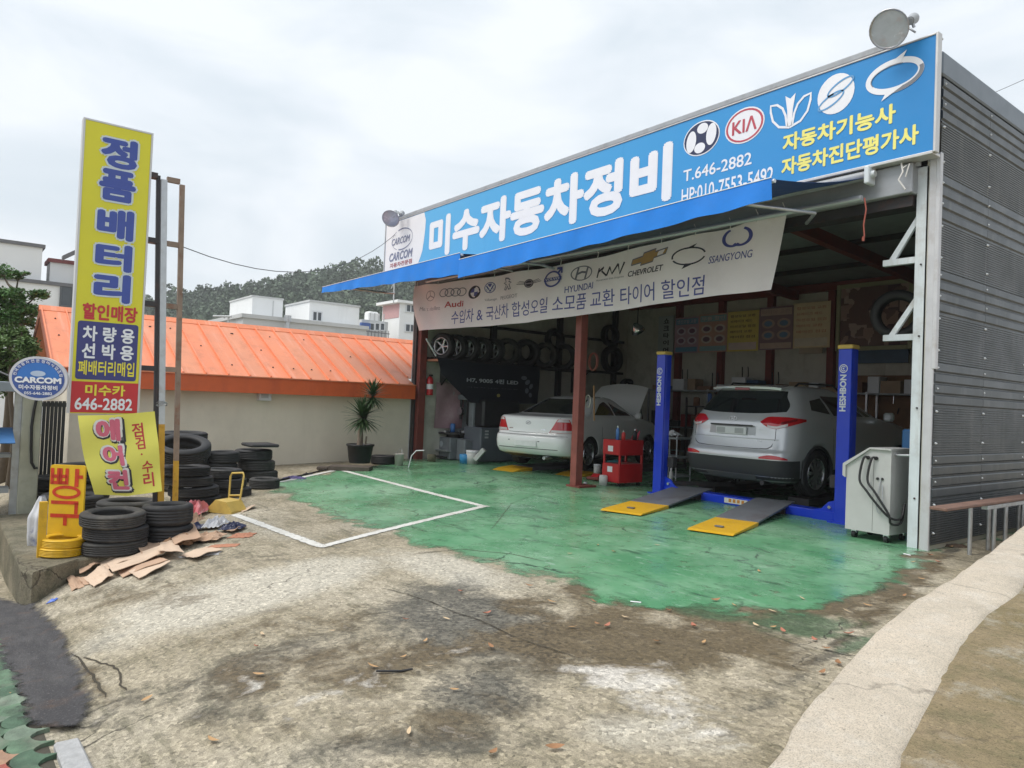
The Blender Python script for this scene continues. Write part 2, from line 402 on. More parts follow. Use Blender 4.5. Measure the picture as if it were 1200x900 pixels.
paint('white', [((760, 805), (850, 820), (750, 830), .8), ((800, 830), (900, 850), (795, 845), .55), ((360, 820), (415, 812), (362, 829), .75), ((330, 845), (350, 845), (331, 850), .8), ((820, 860), (880, 860), (815, 885), .6), ((690, 785), (740, 790), (688, 793), .7)])
gpx = [(318, 566), (345, 585), (385, 600), (440, 616), (500, 641), (560, 655), (625, 668), (690, 692), (760, 708), (830, 719), (900, 720), (945, 716), (985, 704), (1020, 690), (1046, 672), (1075, 648)]
_ge = np.array([[on_g(*p).x, on_g(*p).y] for p in gpx[7:]]); _d = np.full(len(VA), 9.0)
for a_, b_ in zip(_ge[:-1], _ge[1:]):
    v_ = b_ - a_; t_ = np.clip(((VA[:, :2] - a_) @ v_) / (v_ @ v_), 0, 1); _d = np.minimum(_d, np.hypot(*(VA[:, :2] - a_ - t_[:, None] * v_).T))
mb_ = me.attributes['brown'].data; old_ = np.zeros(len(VA), np.float32); mb_.foreach_get('value', old_); mb_.foreach_set('value', np.maximum(old_, .95 * np.exp(-(_d / .30) ** 2)).astype(np.float32))
ground = struct(link("ground", me, GROUND))

def pip(x, y, poly):
    c = False; n = len(poly); j = n - 1
    for i in range(n):
        xi, yi = poly[i]; xj, yj = poly[j]
        if (yi > y) != (yj > y) and x < (xj - xi) * (y - yi) / (yj - yi) + xi: c = not c
        j = i
    return c
def sdist(x, y, poly):
    d = 1e9; n = len(poly)
    for i in range(n):
        ax, ay = poly[i]; bx, by = poly[(i + 1) % n]; vx, vy = bx - ax, by - ay; l = vx * vx + vy * vy or 1e-9
        t = max(0, min(1, ((x - ax) * vx + (y - ay) * vy) / l)); d = min(d, math.hypot(x - ax - t * vx, y - ay - t * vy))
    return d if pip(x, y, poly) else -d
def sheet(name, poly, mat, dz, step, margin):
    xs = [p[0] for p in poly]; ys = [p[1] for p in poly]
    ax = np.arange(min(xs) - margin, max(xs) + margin + step, step); ay = np.arange(min(ys) - margin, max(ys) + margin + step, step)
    D = [[sdist(x, y, poly) for x in ax] for y in ay]; idx = {}; vs = []; fs = []; ed = []
    def vid(i, j):
        if (i, j) not in idx: idx[(i, j)] = len(vs); vs.append((ax[i], ay[j], gz(ax[i], ay[j]) + dz)); ed.append(D[j][i])
        return idx[(i, j)]
    for j in range(len(ay) - 1):
        for i in range(len(ax) - 1):
            if max(D[j][i], D[j][i + 1], D[j + 1][i], D[j + 1][i + 1]) > -margin: fs.append((vid(i, j), vid(i + 1, j), vid(i + 1, j + 1), vid(i, j + 1)))
    me = bpy.data.meshes.new(name); me.from_pydata(vs, [], fs); me.polygons.foreach_set('use_smooth', [True] * len(fs))
    at = me.attributes.new('edge', 'FLOAT', 'POINT'); at.data.foreach_set('value', np.array(ed, np.float32))
    return struct(link(name, me, mat))
def sheet_mat(name, cols, rough, edge_amp, edge_scale, wear=None, bump=.3, bscale=60, soft=.05, crack=False, spec=.5):
    m = bpy.data.materials.new(name); m.use_nodes = True; t = m.node_tree; N = t.nodes; K = t.links; b = N['Principled BSDF']; o = N['Material Output']
    g = N.new("ShaderNodeNewGeometry"); P = g.outputs['Position']
    def noise(sc, det=7, ro=.65, vec=P):
        n = N.new("ShaderNodeTexNoise"); n.inputs['Scale'].default_value = sc; n.inputs['Detail'].default_value = det; n.inputs['Roughness'].default_value = ro; K.new(vec, n.inputs['Vector']); return n.outputs['Fac']
    def mapr(v, a, c, x=0.0, y=1.0):
        r = N.new("ShaderNodeMapRange"); r.inputs['From Min'].default_value = a; r.inputs['From Max'].default_value = c; r.inputs['To Min'].default_value = x; r.inputs['To Max'].default_value = y; K.new(v, r.inputs['Value']); return r.outputs[0]
    def mix(a, c, f):
        x = N.new("ShaderNodeMixRGB")
        if isinstance(a, tuple): x.inputs['Color1'].default_value = (*a, 1)
        else: K.new(a, x.inputs['Color1'])
        x.inputs['Color2'].default_value = (*c, 1); K.new(f, x.inputs['Fac']); return x.outputs[0]
    mp = N.new("ShaderNodeMapping"); mp.inputs['Rotation'].default_value = (0, 0, R(25)); mp.inputs['Scale'].default_value = (1, 3.2, 1); K.new(P, mp.inputs['Vector'])
    col = cols[0]
    for (c, sc, lo, hi, amt, vec) in cols[1:]: col = mix(col, c, mapr(noise(sc, vec=mp.outputs[0] if vec else P), lo, hi, 0, amt))
    if crack:
        v2 = N.new("ShaderNodeTexVoronoi"); v2.feature = 'DISTANCE_TO_EDGE'; v2.inputs['Scale'].default_value = .5
        nn = N.new("ShaderNodeTexNoise"); nn.inputs['Scale'].default_value = 1.7; nn.inputs['Detail'].default_value = 6; K.new(P, nn.inputs['Vector'])
        ad = N.new("ShaderNodeVectorMath"); ad.operation = 'ADD'; K.new(P, ad.inputs[0]); K.new(nn.outputs['Color'], ad.inputs[1]); K.new(ad.outputs[0], v2.inputs['Vector'])
        mm = N.new("ShaderNodeMath"); mm.operation = 'MULTIPLY'; K.new(mapr(v2.outputs['Distance'], .002, .012, 1, 0), mm.inputs[0]); K.new(mapr(noise(.8), .45, .6, 0, .85), mm.inputs[1])
        col = mix(col, (.03, .06, .045), mm.outputs[0])
    K.new(col, b.inputs['Base Color']); b.inputs['Specular IOR Level'].default_value = spec
    K.new(mapr(noise(1.3), .35, .65, rough - .12, rough + .15), b.inputs['Roughness'])
    bp = N.new("ShaderNodeBump"); bp.inputs['Strength'].default_value = bump; bp.inputs['Distance'].default_value = .008; K.new(noise(bscale, 4), bp.inputs['Height']); K.new(bp.outputs[0], b.inputs['Normal'])
    a = N.new("ShaderNodeAttribute"); a.attribute_name = 'edge'
    s = N.new("ShaderNodeMath"); s.operation = 'MULTIPLY_ADD'; K.new(mapr(noise(edge_scale), .3, .7, -1, 1), s.inputs[0]); s.inputs[1].default_value = edge_amp; K.new(a.outputs['Fac'], s.inputs[2])
    al = mapr(s.outputs[0], -soft, soft)
    if wear:
        mm = N.new("ShaderNodeMath"); mm.operation = 'MULTIPLY'; K.new(al, mm.inputs[0]); K.new(mapr(noise(wear[0], 8, .75), wear[1], wear[2], 1, wear[3]), mm.inputs[1]); al = mm.outputs[0]
    tr = N.new("ShaderNodeBsdfTransparent"); mxs = N.new("ShaderNodeMixShader"); K.new(al, mxs.inputs[0]); K.new(tr.outputs[0], mxs.inputs[1]); K.new(b.outputs[0], mxs.inputs[2]); K.new(mxs.outputs[0], o.inputs['Surface'])
    return m
GREEN = sheet_mat("green_floor_paint", [(.105, .295, .148), ((.28, .475, .31), .8, .42, .68, .85, False), ((.06, .19, .10), .55, .50, .70, .7, False), ((.40, .54, .44), 5, .58, .70, .6, True), ((.03, .07, .045), 1.6, .56, .70, .8, True), ((.13, .17, .11), .9, .60, .74, .6, False)], .27, .30, 1.7, wear=(7, .57, .70, .25), bump=.2, bscale=14, soft=.09, crack=True)
WLINE = sheet_mat("white_line_paint", [(.66, .65, .61), ((.42, .40, .34), 6, .5, .7, .6, False)], .6, .015, 14, wear=(16, .58, .72, .25), soft=.01)
ASPH = sheet_mat("dark_asphalt", [(.045, .043, .046), ((.10, .095, .095), 2.2, .45, .7, .8, True), ((.11, .07, .05), 4, .56, .7, .7, False), ((.16, .15, .15), 70, .56, .66, .7, False)], .7, .05, 7.5, bump=.9, bscale=80, soft=.03)
gpx = [(318, 566), (345, 585), (385, 600), (440, 616), (500, 641), (560, 655), (625, 668), (690, 692), (760, 708), (830, 719), (900, 720), (945, 716), (985, 704), (1020, 690), (1046, 672), (1075, 648)]
gpoly = [(on_g(*p).x, on_g(*p).y) for p in gpx] + [(-3.45, 8.7), (-3.45, 15.6), (-14.6, 15.6), (-14.6, 8.6)]
sheet("painted_floor", gpoly, GREEN, .004, .1, .22)
def line_poly(p0, p1, wd):
    a, b = on_g(*p0), on_g(*p1); d = Vector((b.x - a.x, b.y - a.y)); d.normalize(); n = Vector((-d.y, d.x)) * wd / 2
    a = Vector((a.x, a.y)) - d * wd * .4; b = Vector((b.x, b.y)) + d * wd * .4
    return [tuple(a + n), tuple(b + n), tuple(b - n), tuple(a - n)]
for p0, p1, wd in (((395, 550), (568, 594), .11), ((566, 594), (378, 641), .11), ((374, 640), (276, 604), .11), ((395, 551), (330, 565), .11)):
    sheet("painted_line", line_poly(p0, p1, wd), WLINE, .008, .035, .05)
apx = [(-60, 690), (0, 706), (37, 712), (60, 733), (83, 772), (98, 812), (106, 843), (92, 857), (62, 858), (46, 856), (36, 828), (22, 793), (8, 768), (-10, 754), (-60, 738)]; apx = [(x - (9 if k in (9, 10, 11, 12) else 0), y) for k, (x, y) in enumerate(apx)]
sheet("asphalt_strip", [(on_g(*p).x, on_g(*p).y) for p in apx], ASPH, .034, .05, .1)

CRK = M("crack_dirt", (.06, .05, .034), .95, var=.4, scale=20)
rc_ = random.Random(11)
for path, wd in (([(448, 690), (478, 697), (505, 706), (530, 717), (562, 727), (600, 746), (622, 754), (655, 764), (690, 776)], .009), ([(84, 765), (98, 778), (108, 792), (117, 806), (128, 822)], .015), ([(98, 770), (115, 777), (132, 781), (142, 790), (141, 803), (152, 812)], .012), ([(640, 575), (600, 590), (560, 640)], .008), ([(480, 650), (540, 644), (600, 650), (655, 662)], .012)):
    P_ = [on_g(*p) for p in path]; up_, dn_ = [], []
    for k in range(len(P_) - 1):
        for q in range(4):
            a = P_[k].lerp(P_[k + 1], q / 4); d = (P_[k + 1] - P_[k]).normalized(); n = Vector((-d.y, d.x, 0)); j = rc_.uniform(-.5, .5) * wd; h = wd * rc_.uniform(.25, .6); up_.append((a.x + n.x * (j + h), a.y + n.y * (j + h))); dn_.append((a.x + n.x * (j - h), a.y + n.y * (j - h)))
    m_ = len(up_); up_[-1] = dn_[-1]; up_[0] = dn_[0]
    struct(MB().add([(x, y, gz(x, y) + .006) for x, y in up_] + [(x, y, gz(x, y) + .006) for x, y in dn_], [(k, m_ + k, m_ + k + 1, k + 1) for k in range(m_ - 1)]).build("concrete_crack", CRK))
# pavement of fish-scale tiles
pave = struct(MB().grid(40, 12, lambda u, v: (-9 + 7.5 * u, -1.2 + 1.675 * v, gz(-9 + 7.5 * u, -1.2 + 1.675 * v) + .003)).build("pavement", M("sand_bedding", (.07, .062, .045), .9, bump=.4, var=.2)))
PG = M("green_paver", (.115, .19, .12), .75, var=.55, scale=9, bump=.35, bscale=70, dirt=((.23, .23, .18), .6, 5))
PR = M("red_paver", (.33, .085, .065), .75, var=.3, scale=9, bump=.35, bscale=70, dirt=((.2, .15, .12), .5, 5))
PO = M("faded_paver", (.42, .25, .16), .8, var=.3, scale=9, bump=.35, bscale=70, dirt=((.2, .15, .12), .5, 5))
def scale_tile():
    a_, p_ = .1, .115; f = lambda t: p_ * math.sqrt(max(0, 1 - (t / a_) ** 2))
    pl = [(a_ * math.cos(PI * k / 10), p_ * math.sin(PI * k / 10)) for k in range(11)] + [(-a_ + a_ * k / 5, -p_ + f(a_ * k / 5)) for k in range(1, 6)] + [(a_ - a_ * k / 5, -p_ + f(a_ * k / 5)) for k in range(4, 0, -1)]
    m = MB(); m.prism([(x * .88, (y + .02) * .88 - .02) for x, y in pl], lambda x, y: (x, y, -.03), lambda x, y: (x * .97, y * .97, .020)); return m
PG2 = M('green_paver_dark', (.075, .135, .085), .75, var=.5, scale=9, bump=.35, bscale=70, dirt=((.19, .19, .14), .6, 5)); PG3 = M('green_paver_grey', (.17, .225, .165), .8, var=.5, scale=9, bump=.35, bscale=70, dirt=((.30, .29, .24), .6, 5))
tm = [scale_tile().mesh("paver") for _ in range(5)]
for k_, mt in enumerate((PG, PR, PO, PG2, PG3)): tm[k_].materials.append(mt)
for i in range(26):
    for j in range(-1, 9):
        X = -6.6 + .2 * i + (.1 if j % 2 else 0); Y = .40 - .115 * j
        if X > -3.05 or Y < -.55 or j < 0: continue
        k_ = 1 if (i, j) in ((13, 1), (12, 3), (16, 2), (8, 5)) else (2 if (i, j) in ((12, 1), (5, 2), (17, 4)) else random.choice((0, 0, 3, 4)))
        o = link("paver", tm[k_], None, pave); o.location = (X, Y, gz(X, Y) + .004 + random.uniform(-.003, .004)); o.rotation_euler = (random.uniform(-.03, .03), R(4.5) * -1 + random.uniform(-.03, .03), PI + random.uniform(-.05, .05))
# granite kerb
KERB = M("granite", (.40, .40, .40), .7, var=.2, scale=30, bump=.3, bscale=120, dirt=((.26, .22, .17), .5, 5))
kb = MB()
p0, p1 = on_g(57, 864), on_g(87, 863); yk0, yk1 = min(p0.y, p1.y) - .0, max(p0.y, p1.y) + .005
for (xa, xb) in ((-4.12, -3.14), (-3.13, -2.1)):
    vs = []
    for x in (xa, xb):
        z = gz(x, .5) + .035
        vs += [(x, yk0, z - .25), (x, yk1, z - .25), (x, yk1, z - .01), (x, yk1 - .01, z), (x, yk0 + .01, z), (x, yk0, z - .01)]
    kb.add(vs, [(0, 1, 2, 3, 4, 5), (11, 10, 9, 8, 7, 6)] + [(i, (i + 1) % 6, 6 + (i + 1) % 6, 6 + i)[::-1] for i in range(6)])
struct(kb.build("kerb", KERB))

def concrete_mat(name, c1, c2, c3, c4, sp=.5, crack=.8, cs=1.1, bump=.9):
    m = bpy.data.materials.new(name); m.use_nodes = True; t = m.node_tree; N = t.nodes; K = t.links; b = N['Principled BSDF']
    g = N.new("ShaderNodeNewGeometry"); P = g.outputs['Position']
    def noise(sc, det=7, ro=.68):
        n = N.new("ShaderNodeTexNoise"); n.inputs['Scale'].default_value = sc; n.inputs['Detail'].default_value = det; n.inputs['Roughness'].default_value = ro; K.new(P, n.inputs['Vector']); return n.outputs['Fac']
    def mapr(v, a, c, x=0.0, y=1.0):
        r = N.new("ShaderNodeMapRange"); r.inputs['From Min'].default_value = a; r.inputs['From Max'].default_value = c; r.inputs['To Min'].default_value = x; r.inputs['To Max'].default_value = y; K.new(v, r.inputs['Value']); return r.outputs[0]
    def mix(a, c, f):
        x = N.new("ShaderNodeMixRGB")
        for i, v in (('Color1', a), ('Color2', c)):
            if isinstance(v, tuple): x.inputs[i].default_value = (*v, 1)
            else: K.new(v, x.inputs[i])
        K.new(f, x.inputs['Fac']); return x.outputs[0]
    def scale(c, f): x = N.new("ShaderNodeVectorMath"); x.operation = 'SCALE'; K.new(c, x.inputs[0]); K.new(f, x.inputs['Scale']); return x.outputs[0]
    a = noise(2.1); f = noise(19); gr = noise(170, 3)
    col = mix(c1, c2, mapr(a, .40, .62)); col = mix(col, c3, mapr(noise(5.3, 9, .75), .50, .66, 0, .8)); col = mix(col, c4, mapr(noise(1.4, 9, .75), .54, .66, 0, .85))
    vo = N.new("ShaderNodeTexVoronoi"); vo.inputs['Scale'].default_value = 75; K.new(P, vo.inputs['Vector']); se = N.new("ShaderNodeSeparateColor"); K.new(vo.outputs['Color'], se.inputs[0])
    col = mix(col, scale(col, mapr(se.outputs[0], 0, 1, .5, 1.5)), mapr(f, .42, .6, .1, sp)); col = scale(col, mapr(gr, .36, .5, .62, 1.06))
    pit = N.new("ShaderNodeTexVoronoi"); pit.inputs['Scale'].default_value = 24; K.new(P, pit.inputs['Vector']); ph = mapr(pit.outputs['Distance'], .06, .14, 1, 0); pm = N.new("ShaderNodeMath"); pm.operation = 'MULTIPLY'; K.new(ph, pm.inputs[0]); K.new(mapr(noise(7), .5, .6), pm.inputs[1]); col = mix(col, scale(col, mapr(gr, 0, 1, .3, .5)), pm.outputs[0])
    nn = N.new("ShaderNodeTexNoise"); nn.inputs['Scale'].default_value = 3.0; nn.inputs['Detail'].default_value = 7; K.new(P, nn.inputs['Vector']); ad = N.new("ShaderNodeVectorMath"); ad.operation = 'MULTIPLY_ADD'; ad.inputs[1].default_value = (.5, .5, .5); K.new(nn.outputs['Color'], ad.inputs[0]); K.new(P, ad.inputs[2])
    v2 = N.new("ShaderNodeTexVoronoi"); v2.feature = 'DISTANCE_TO_EDGE'; v2.inputs['Scale'].default_value = cs; K.new(ad.outputs[0], v2.inputs['Vector'])
    cm = N.new("ShaderNodeMath"); cm.operation = 'MULTIPLY'; K.new(mapr(v2.outputs['Distance'], .002, .010, 1, 0), cm.inputs[0]); K.new(mapr(noise(1.1), .45, .58, 0, crack), cm.inputs[1]); col = mix(col, (.07, .055, .04), cm.outputs[0])
    K.new(col, b.inputs['Base Color']); b.inputs['Roughness'].default_value = .9
    h = N.new("ShaderNodeMath"); h.operation = 'MULTIPLY_ADD'; K.new(f, h.inputs[0]); h.inputs[1].default_value = 1.0; K.new(gr, h.inputs[2]); h2 = N.new("ShaderNodeMath"); h2.operation = 'SUBTRACT'; K.new(h.outputs[0], h2.inputs[0]); K.new(cm.outputs[0], h2.inputs[1]); h3 = N.new("ShaderNodeMath"); h3.operation = 'SUBTRACT'; K.new(h2.outputs[0], h3.inputs[0]); K.new(pm.outputs[0], h3.inputs[1])
    bp = N.new("ShaderNodeBump"); bp.inputs['Strength'].default_value = bump; bp.inputs['Distance'].default_value = .012; K.new(h3.outputs[0], bp.inputs['Height']); K.new(bp.outputs[0], b.inputs['Normal']); return m

# retaining wall on the right and the raised ground behind it
def zt(Y): return .10 + .36 * min(1, max(0, (Y - .3) / 5.0)) ** .8
def on_top(px, py):
    Y = 3.0
    for _ in range(30): p = on_z(px, py, zt(Y)); Y = p.y
    return p
edge_px = [(893, 900), (933, 843), (967, 803), (1000, 767), (1033, 732), (1067, 704), (1083, 695), (1113, 678), (1133, 663), (1167, 639), (1200, 614)]
E_ = [on_top(*p) for p in edge_px]
E_ = [Vector((E_[0].x + .55, -.6, zt(-.6))), Vector((E_[0].x + .33, .6, zt(.6)))] + E_
d_ = (E_[-1] - E_[-4]).normalized(); E_.append(E_[-1] + d_ * 2.5); E_.append(E_[-1] + d_ * 3.5)
def smooth_path(P, n):
    P = [Vector(p) for p in P]; o = []
    for i in range(len(P) - 1):
        a, b, c, d = P[max(i - 1, 0)], P[i], P[i + 1], P[min(i + 2, len(P) - 1)]
        for k in range(n):
            t = k / n; o.append(.5 * ((2 * b) + (c - a) * t + (2 * a - 5 * b + 4 * c - d) * t * t + (3 * b - a - 3 * c + d) * t ** 3))
    o.append(P[-1]); return o
EP = smooth_path(E_, 16)
def band_w(Y): return .36 if Y < 5 else max(.22, .36 - .05 * (Y - 5))
vs, fs = [], []
rows = 11
for i, p in enumerate(EP):
    t_ = (EP[min(i + 1, len(EP) - 1)] - EP[max(i - 1, 0)]); t_.z = 0; t_.normalize(); n_ = Vector((t_.y, -t_.x, 0))
    wd = band_w(p.y); z = zt(p.y); nz = mnoise.noise(p * 1.7) * .022; zb = gz(p.x, p.y) - .3; e = mnoise.noise(p * 3.1) * .015
    e2 = mnoise.noise(p * 9) * .006; prof = [(-.02 + e, zb), (-.014 + e, z - .12), (-.006 + e + e2, z - .030 + e2), (.010 + e, z - .006 + e2), (.045, z + nz * .3), (wd * .3, z + .004 + nz), (wd * .6, z + .006 + nz), (wd * .92, z + .002 + nz), (wd, z - .012 + e2), (wd + .03, z - .06), (wd + .04, z - .5)]
    for a, zz in prof: q = p + n_ * a; vs.append((q.x, q.y, zz))
for i in range(len(EP) - 1):
    for k in range(rows - 1): fs.append((i * rows + k, i * rows + k + 1, (i + 1) * rows + k + 1, (i + 1) * rows + k))
PALEC = concrete_mat("pale_concrete", (.70, .605, .485), (.62, .54, .43), (.74, .67, .57), (.48, .42, .335), .14, .55, .7)
struct(MB().add(vs, [f[::-1] for f in fs], True).build("retaining_wall", PALEC))
vs, fs = [], []; rows = 9
for i, p in enumerate(EP):
    t_ = (EP[min(i + 1, len(EP) - 1)] - EP[max(i - 1, 0)]); t_.z = 0; t_.normalize(); n_ = Vector((t_.y, -t_.x, 0)); wd = band_w(p.y)
    for k in range(rows):
        a = wd - .03 + [0, .12, .3, .55, .9, 1.4, 2.2, 4, 9][k]; q = p + n_ * a
        vs.append((q.x, q.y, zt(p.y) - .014 + (mnoise.noise(q * 1.3) * .03 + mnoise.noise(q * 5) * .006 if k else 0)))
for i in range(len(EP) - 1):
    for k in range(rows - 1): fs.append((i * rows + k, i * rows + k + 1, (i + 1) * rows + k + 1, (i + 1) * rows + k))
MOSSY = concrete_mat("mossy_concrete", (.37, .285, .17), (.28, .22, .115), (.20, .175, .09), (.52, .48, .40), .45, .5, .8, 1.0)
struct(MB().add(vs, [f[::-1] for f in fs], True).build("raised_ground", MOSSY))

# old concrete step at the left that carries the yellow sign
OLDC = concrete_mat("weathered_concrete", (.27, .235, .165), (.17, .155, .105), (.10, .10, .06), (.33, .30, .23), .5)
ST_Z = -.30
cr = [on_z(25, 668, ST_Z), on_z(38, 671, ST_Z), on_z(92, 655, ST_Z)]
poly = [(-11.5, cr[0].y - .04), (cr[0].x, cr[0].y), (cr[1].x, cr[1].y), (cr[2].x, cr[2].y), (cr[2].x - .1, 1.95), (-11.5, 2.0)]
m_ = MB(); n_ = len(poly)
pts = [(x, y, -1.2) for x, y in poly] + [(x, y, ST_Z - .02) for x, y in poly]
cx_ = sum(p[0] for p in poly) / n_; cy_ = sum(p[1] for p in poly) / n_
pts += [(x + (cx_ - x) * .012, y + (cy_ - y) * .02, ST_Z) for x, y in poly]
m_.add(pts, [tuple(range(2 * n_, 3 * n_))] + [(i, (i + 1) % n_, n_ + (i + 1) % n_, n_ + i) for i in range(n_)] + [(n_ + i, n_ + (i + 1) % n_, 2 * n_ + (i + 1) % n_, 2 * n_ + i) for i in range(n_)])
struct(m_.build("concrete_step", OLDC))
# ================================================================ garage building
XL, XR, YF, YB = -14.67, -3.42, 8.55, 15.6
garage = thing("garage_building", "open-fronted grey metal-clad car repair garage with two bays", "garage", (0, 0, 0))
SIDING = M("grey_siding", (.060, .069, .075), .36, .3, var=.10, scale=2, streak=((.19, .19, .18), .35, (6, 6, .5)), dirt=((.12, .115, .10), .28, 2.1))
SCREWM = M("screw_caps", (.75, .77, .78), .35, .4)
INPANEL = M("cream_sandwich_panel", (.52, .50, .44), .6, var=.07, dirt=((.2, .18, .14), .5, 1.6))
CEIL = M("ceiling_sheet", (.28, .29, .295), .7, var=.12, dirt=((.11, .11, .11), .5, 2))
BEAMM = M("shutter_box_steel", (.36, .375, .40), .45, .3, var=.1, streak=((.24, .23, .22), .5, (.6, 6, 6)))
TRIMW = M("pale_trim", (.56, .56, .58), .4, .2, var=.08, dirt=((.35, .3, .26), .5, 3), streak=((.4, .34, .3), .35, (8, 8, .7)))
Y0w = 8.48
segs = [(Y0w + .012, 9.832), (9.838, 11.56), (11.57, 14.6), (14.61, YB + .1)]
def slat_part(ya, yb, z0, z1):
    m = MB(); x = XR; g = .011
    prof = [(x - .03, z0), (x - g, z0 + .002), (x - g, z0 + .012), (x + .006, z0 + .030), (x + .006, z1 - .016), (x - g + .004, z1 - .002), (x - .03, z1)]
    m.prism(prof, lambda a, z: (a, ya, z), lambda a, z: (a, yb, z)); return m
def ribbed(ya, yb, z0, z1):
    m = MB(); n = int(round((z1 - z0) / .027)); P = []
    for i in range(n):
        a = z0 + (z1 - z0) * i / n; h = (z1 - z0) / n; P += [(XR - .008, a), (XR - .001, a + h * .25), (XR - .001, a + h * .62), (XR - .008, a + h * .8)]
    P.append((XR - .008, z1)); k = len(P)
    m.add([(x, ya, z) for x, z in P] + [(x, yb, z) for x, z in P], [(i, i + 1, k + i + 1, k + i)[::-1] for i in range(k - 1)])
    return m
bands = [('r', .06, .56), ('s', .56, 1.04), ('r', 1.04, 1.58), ('s', 1.58, 2.06), ('r', 2.06, 2.60), ('s', 2.60, 3.08), ('r', 3.08, 3.62), ('s', 3.62, 4.14), ('r', 4.14, 4.72), ('s', 4.72, 5.20)]
for ya, yb in segs:
    for ty, z0, z1 in bands:
        if ty == 'r': ribbed(ya, yb, z0, z1).build("ribbed_panel", SIDING, garage)
        else:
            h = (z1 - z0) / 4
            for k in range(4): slat_part(ya, yb, z0 + h * k, z0 + h * (k + 1)).build("siding_slat", SIDING, garage)
sc = MB()
for yy in (8.55, 9.86, 11.2, 12.5, 13.9, 15.2):
    for ty, z0, z1 in bands:
        for z in ((z0 + .13, z1 - .06) if ty == 'r' else (z0 + .19, z0 + .42)):
            sc.cyl((XR - .004, yy, z), (XR + .012, yy, z), .017, .010, 7)
            sc.cyl((XR + .004, yy, z), (XR + .018, yy, z), .006, .005, 6)
o = sc.build("siding_screws", SCREWM, garage); o['kind'] = 'stuff'
MB().box(XR - .14, XR - .032, Y0w + .02, YB + .1, .0, 5.30).build("side_wall", INPANEL, garage)
MB().box(XR - .18, XR + .02, 8.42, YB + .16, 5.205, 5.47, bev=.02).build("roof_edge", M("roof_flashing", (.16, .185, .21), .4, .4, var=.08), garage)
MB().box(XL - .1, XR - .19, 8.46, YB + .14, 5.25, 5.42).build("roof", SIDING, garage)
# corner trim, right post, gap
MB().box(XR - .105, XR - .012, Y0w - .012, Y0w + .03, -.03, 4.35, bev=.006).build("corner_trim", TRIMW, garage)
MB().box(XR - .036, XR + .012, Y0w - .016, Y0w + .05, 1.98, 4.36, bev=.006).build("corner_trim", TRIMW, garage)
MB().box(-3.672, -3.535, YF - .05, YF + .10, -.03, 4.25, bev=.008).build("post", WPAINT, garage, label="pale white steel post at the right end of the opening")
MB().box(-3.53, XR - .106, YF + .02, YF + .12, -.03, 4.3).build("post_infill", DARKSTEEL, garage)
# bolts on the right post
for z in (.55, 1.55, 2.35, 3.15): MB().cyl((-3.60, YF - .062, z), (-3.60, YF - .045, z), .011, n=6).build("bolt", DARKSTEEL, garage)
rp = on_z(681.5, 570); MB().box(rp.x - .075, rp.x + .075, YF + .06, YF + .22, -.02, 4.3, bev=.006).build("post", M("faded_red_post", (.26, .075, .06), .5, var=.2, dirt=((.12, .05, .04), .5, 3)), garage, label="faded red post between the two bays")
RPX = rp.x
MB().box(rp.x - .12, rp.x + .22, YF + .02, YF + .42, -.01, .035).build("post_foot", REDSTEEL, garage)
MB().box(XL + .03, XL + .17, YF + .02, YF + .2, -.02, 4.3, bev=.006).build("post", REDSTEEL, garage, label="dark red post at the left end of the opening")
MB().box(XL - .10, XL + .025, YF - .02, YF + .10, -.05, 4.3, bev=.004).build("corner_trim", DARKSTEEL, garage)
MB().box(XL - .125, XL - .103, YF - .03, YF + .06, -.05, 4.3).build("corner_trim", TRIMW, garage)
MB().box(XL - .10, XL - .003, YF + .11, YB + .1, -.1, 5.24).build("side_wall", INPANEL, garage)
k_ = 0
for i in range(12):
    a = XL + .004 + i * .925; b = min(a + .921, XR - .15)
    if a < XR - .2: MB().box(a, b, YB, YB + .08, -.02, 5.2).build("wall_panel", INPANEL, garage)
# inner skin panels of the left wall
for i in range(7):
    a = YF + .22 + i * 1.0; MB().box(XL + .001, XL + .012, a, min(a + .993, YB - .003), -.02, 4.9).build("wall_panel", INPANEL, garage)
# steel frame inside
for x in (-12.72, -11.35, -9.95, -8.42, -6.4, -4.7): MB().box(x - .08, x + .08, YB - .14, YB - .003, 0, 4.38).build("column", REDSTEEL, garage)
for y in (10.7, 12.9, 15.0): MB().box(XL + .014, XL + .13, y - .07, y + .07, 0, 4.55).build("column", DARKSTEEL, garage)
for z in (1.6, 3.05): MB().box(XL + .135, XR - .2, YB - .085, YB - .0, z - .04, z + .04).build("girt", REDSTEEL, garage) if False else None
for z in (2.35, 3.25): MB().box(XL + .014, XL + .075, YF + .25, YB - .2, z - .035, z + .035).build("girt", DARKSTEEL, garage)
def cz(y): return 4.78 - .055 * (y - YF)
cm = MB()
cm.add([(XL, YF + .2, cz(YF + .2)), (XR - .15, YF + .2, cz(YF + .2)), (XR - .15, YB, cz(YB)), (XL, YB, cz(YB)), (XL, YF + .2, cz(YF + .2) + .06), (XR - .15, YF + .2, cz(YF + .2) + .06), (XR - .15, YB, cz(YB) + .06), (XL, YB, cz(YB) + .06)], [(3, 2, 1, 0), (4, 5, 6, 7), (0, 1, 5, 4), (2, 3, 7, 6), (1, 2, 6, 5), (3, 0, 4, 7)])
cm.build("ceiling", CEIL, garage)
for y in (9.6, 11.1, 12.6, 14.1): MB().box(XL + .14, XR - .16, y - .035, y + .035, cz(y) - .10, cz(y) - .012).build("purlin", DARKSTEEL, garage)
MB().box(XL + .14, XR - .16, YB - .16, YB - .02, cz(YB) - .20, cz(YB) - .02).build("beam", REDSTEEL, garage)
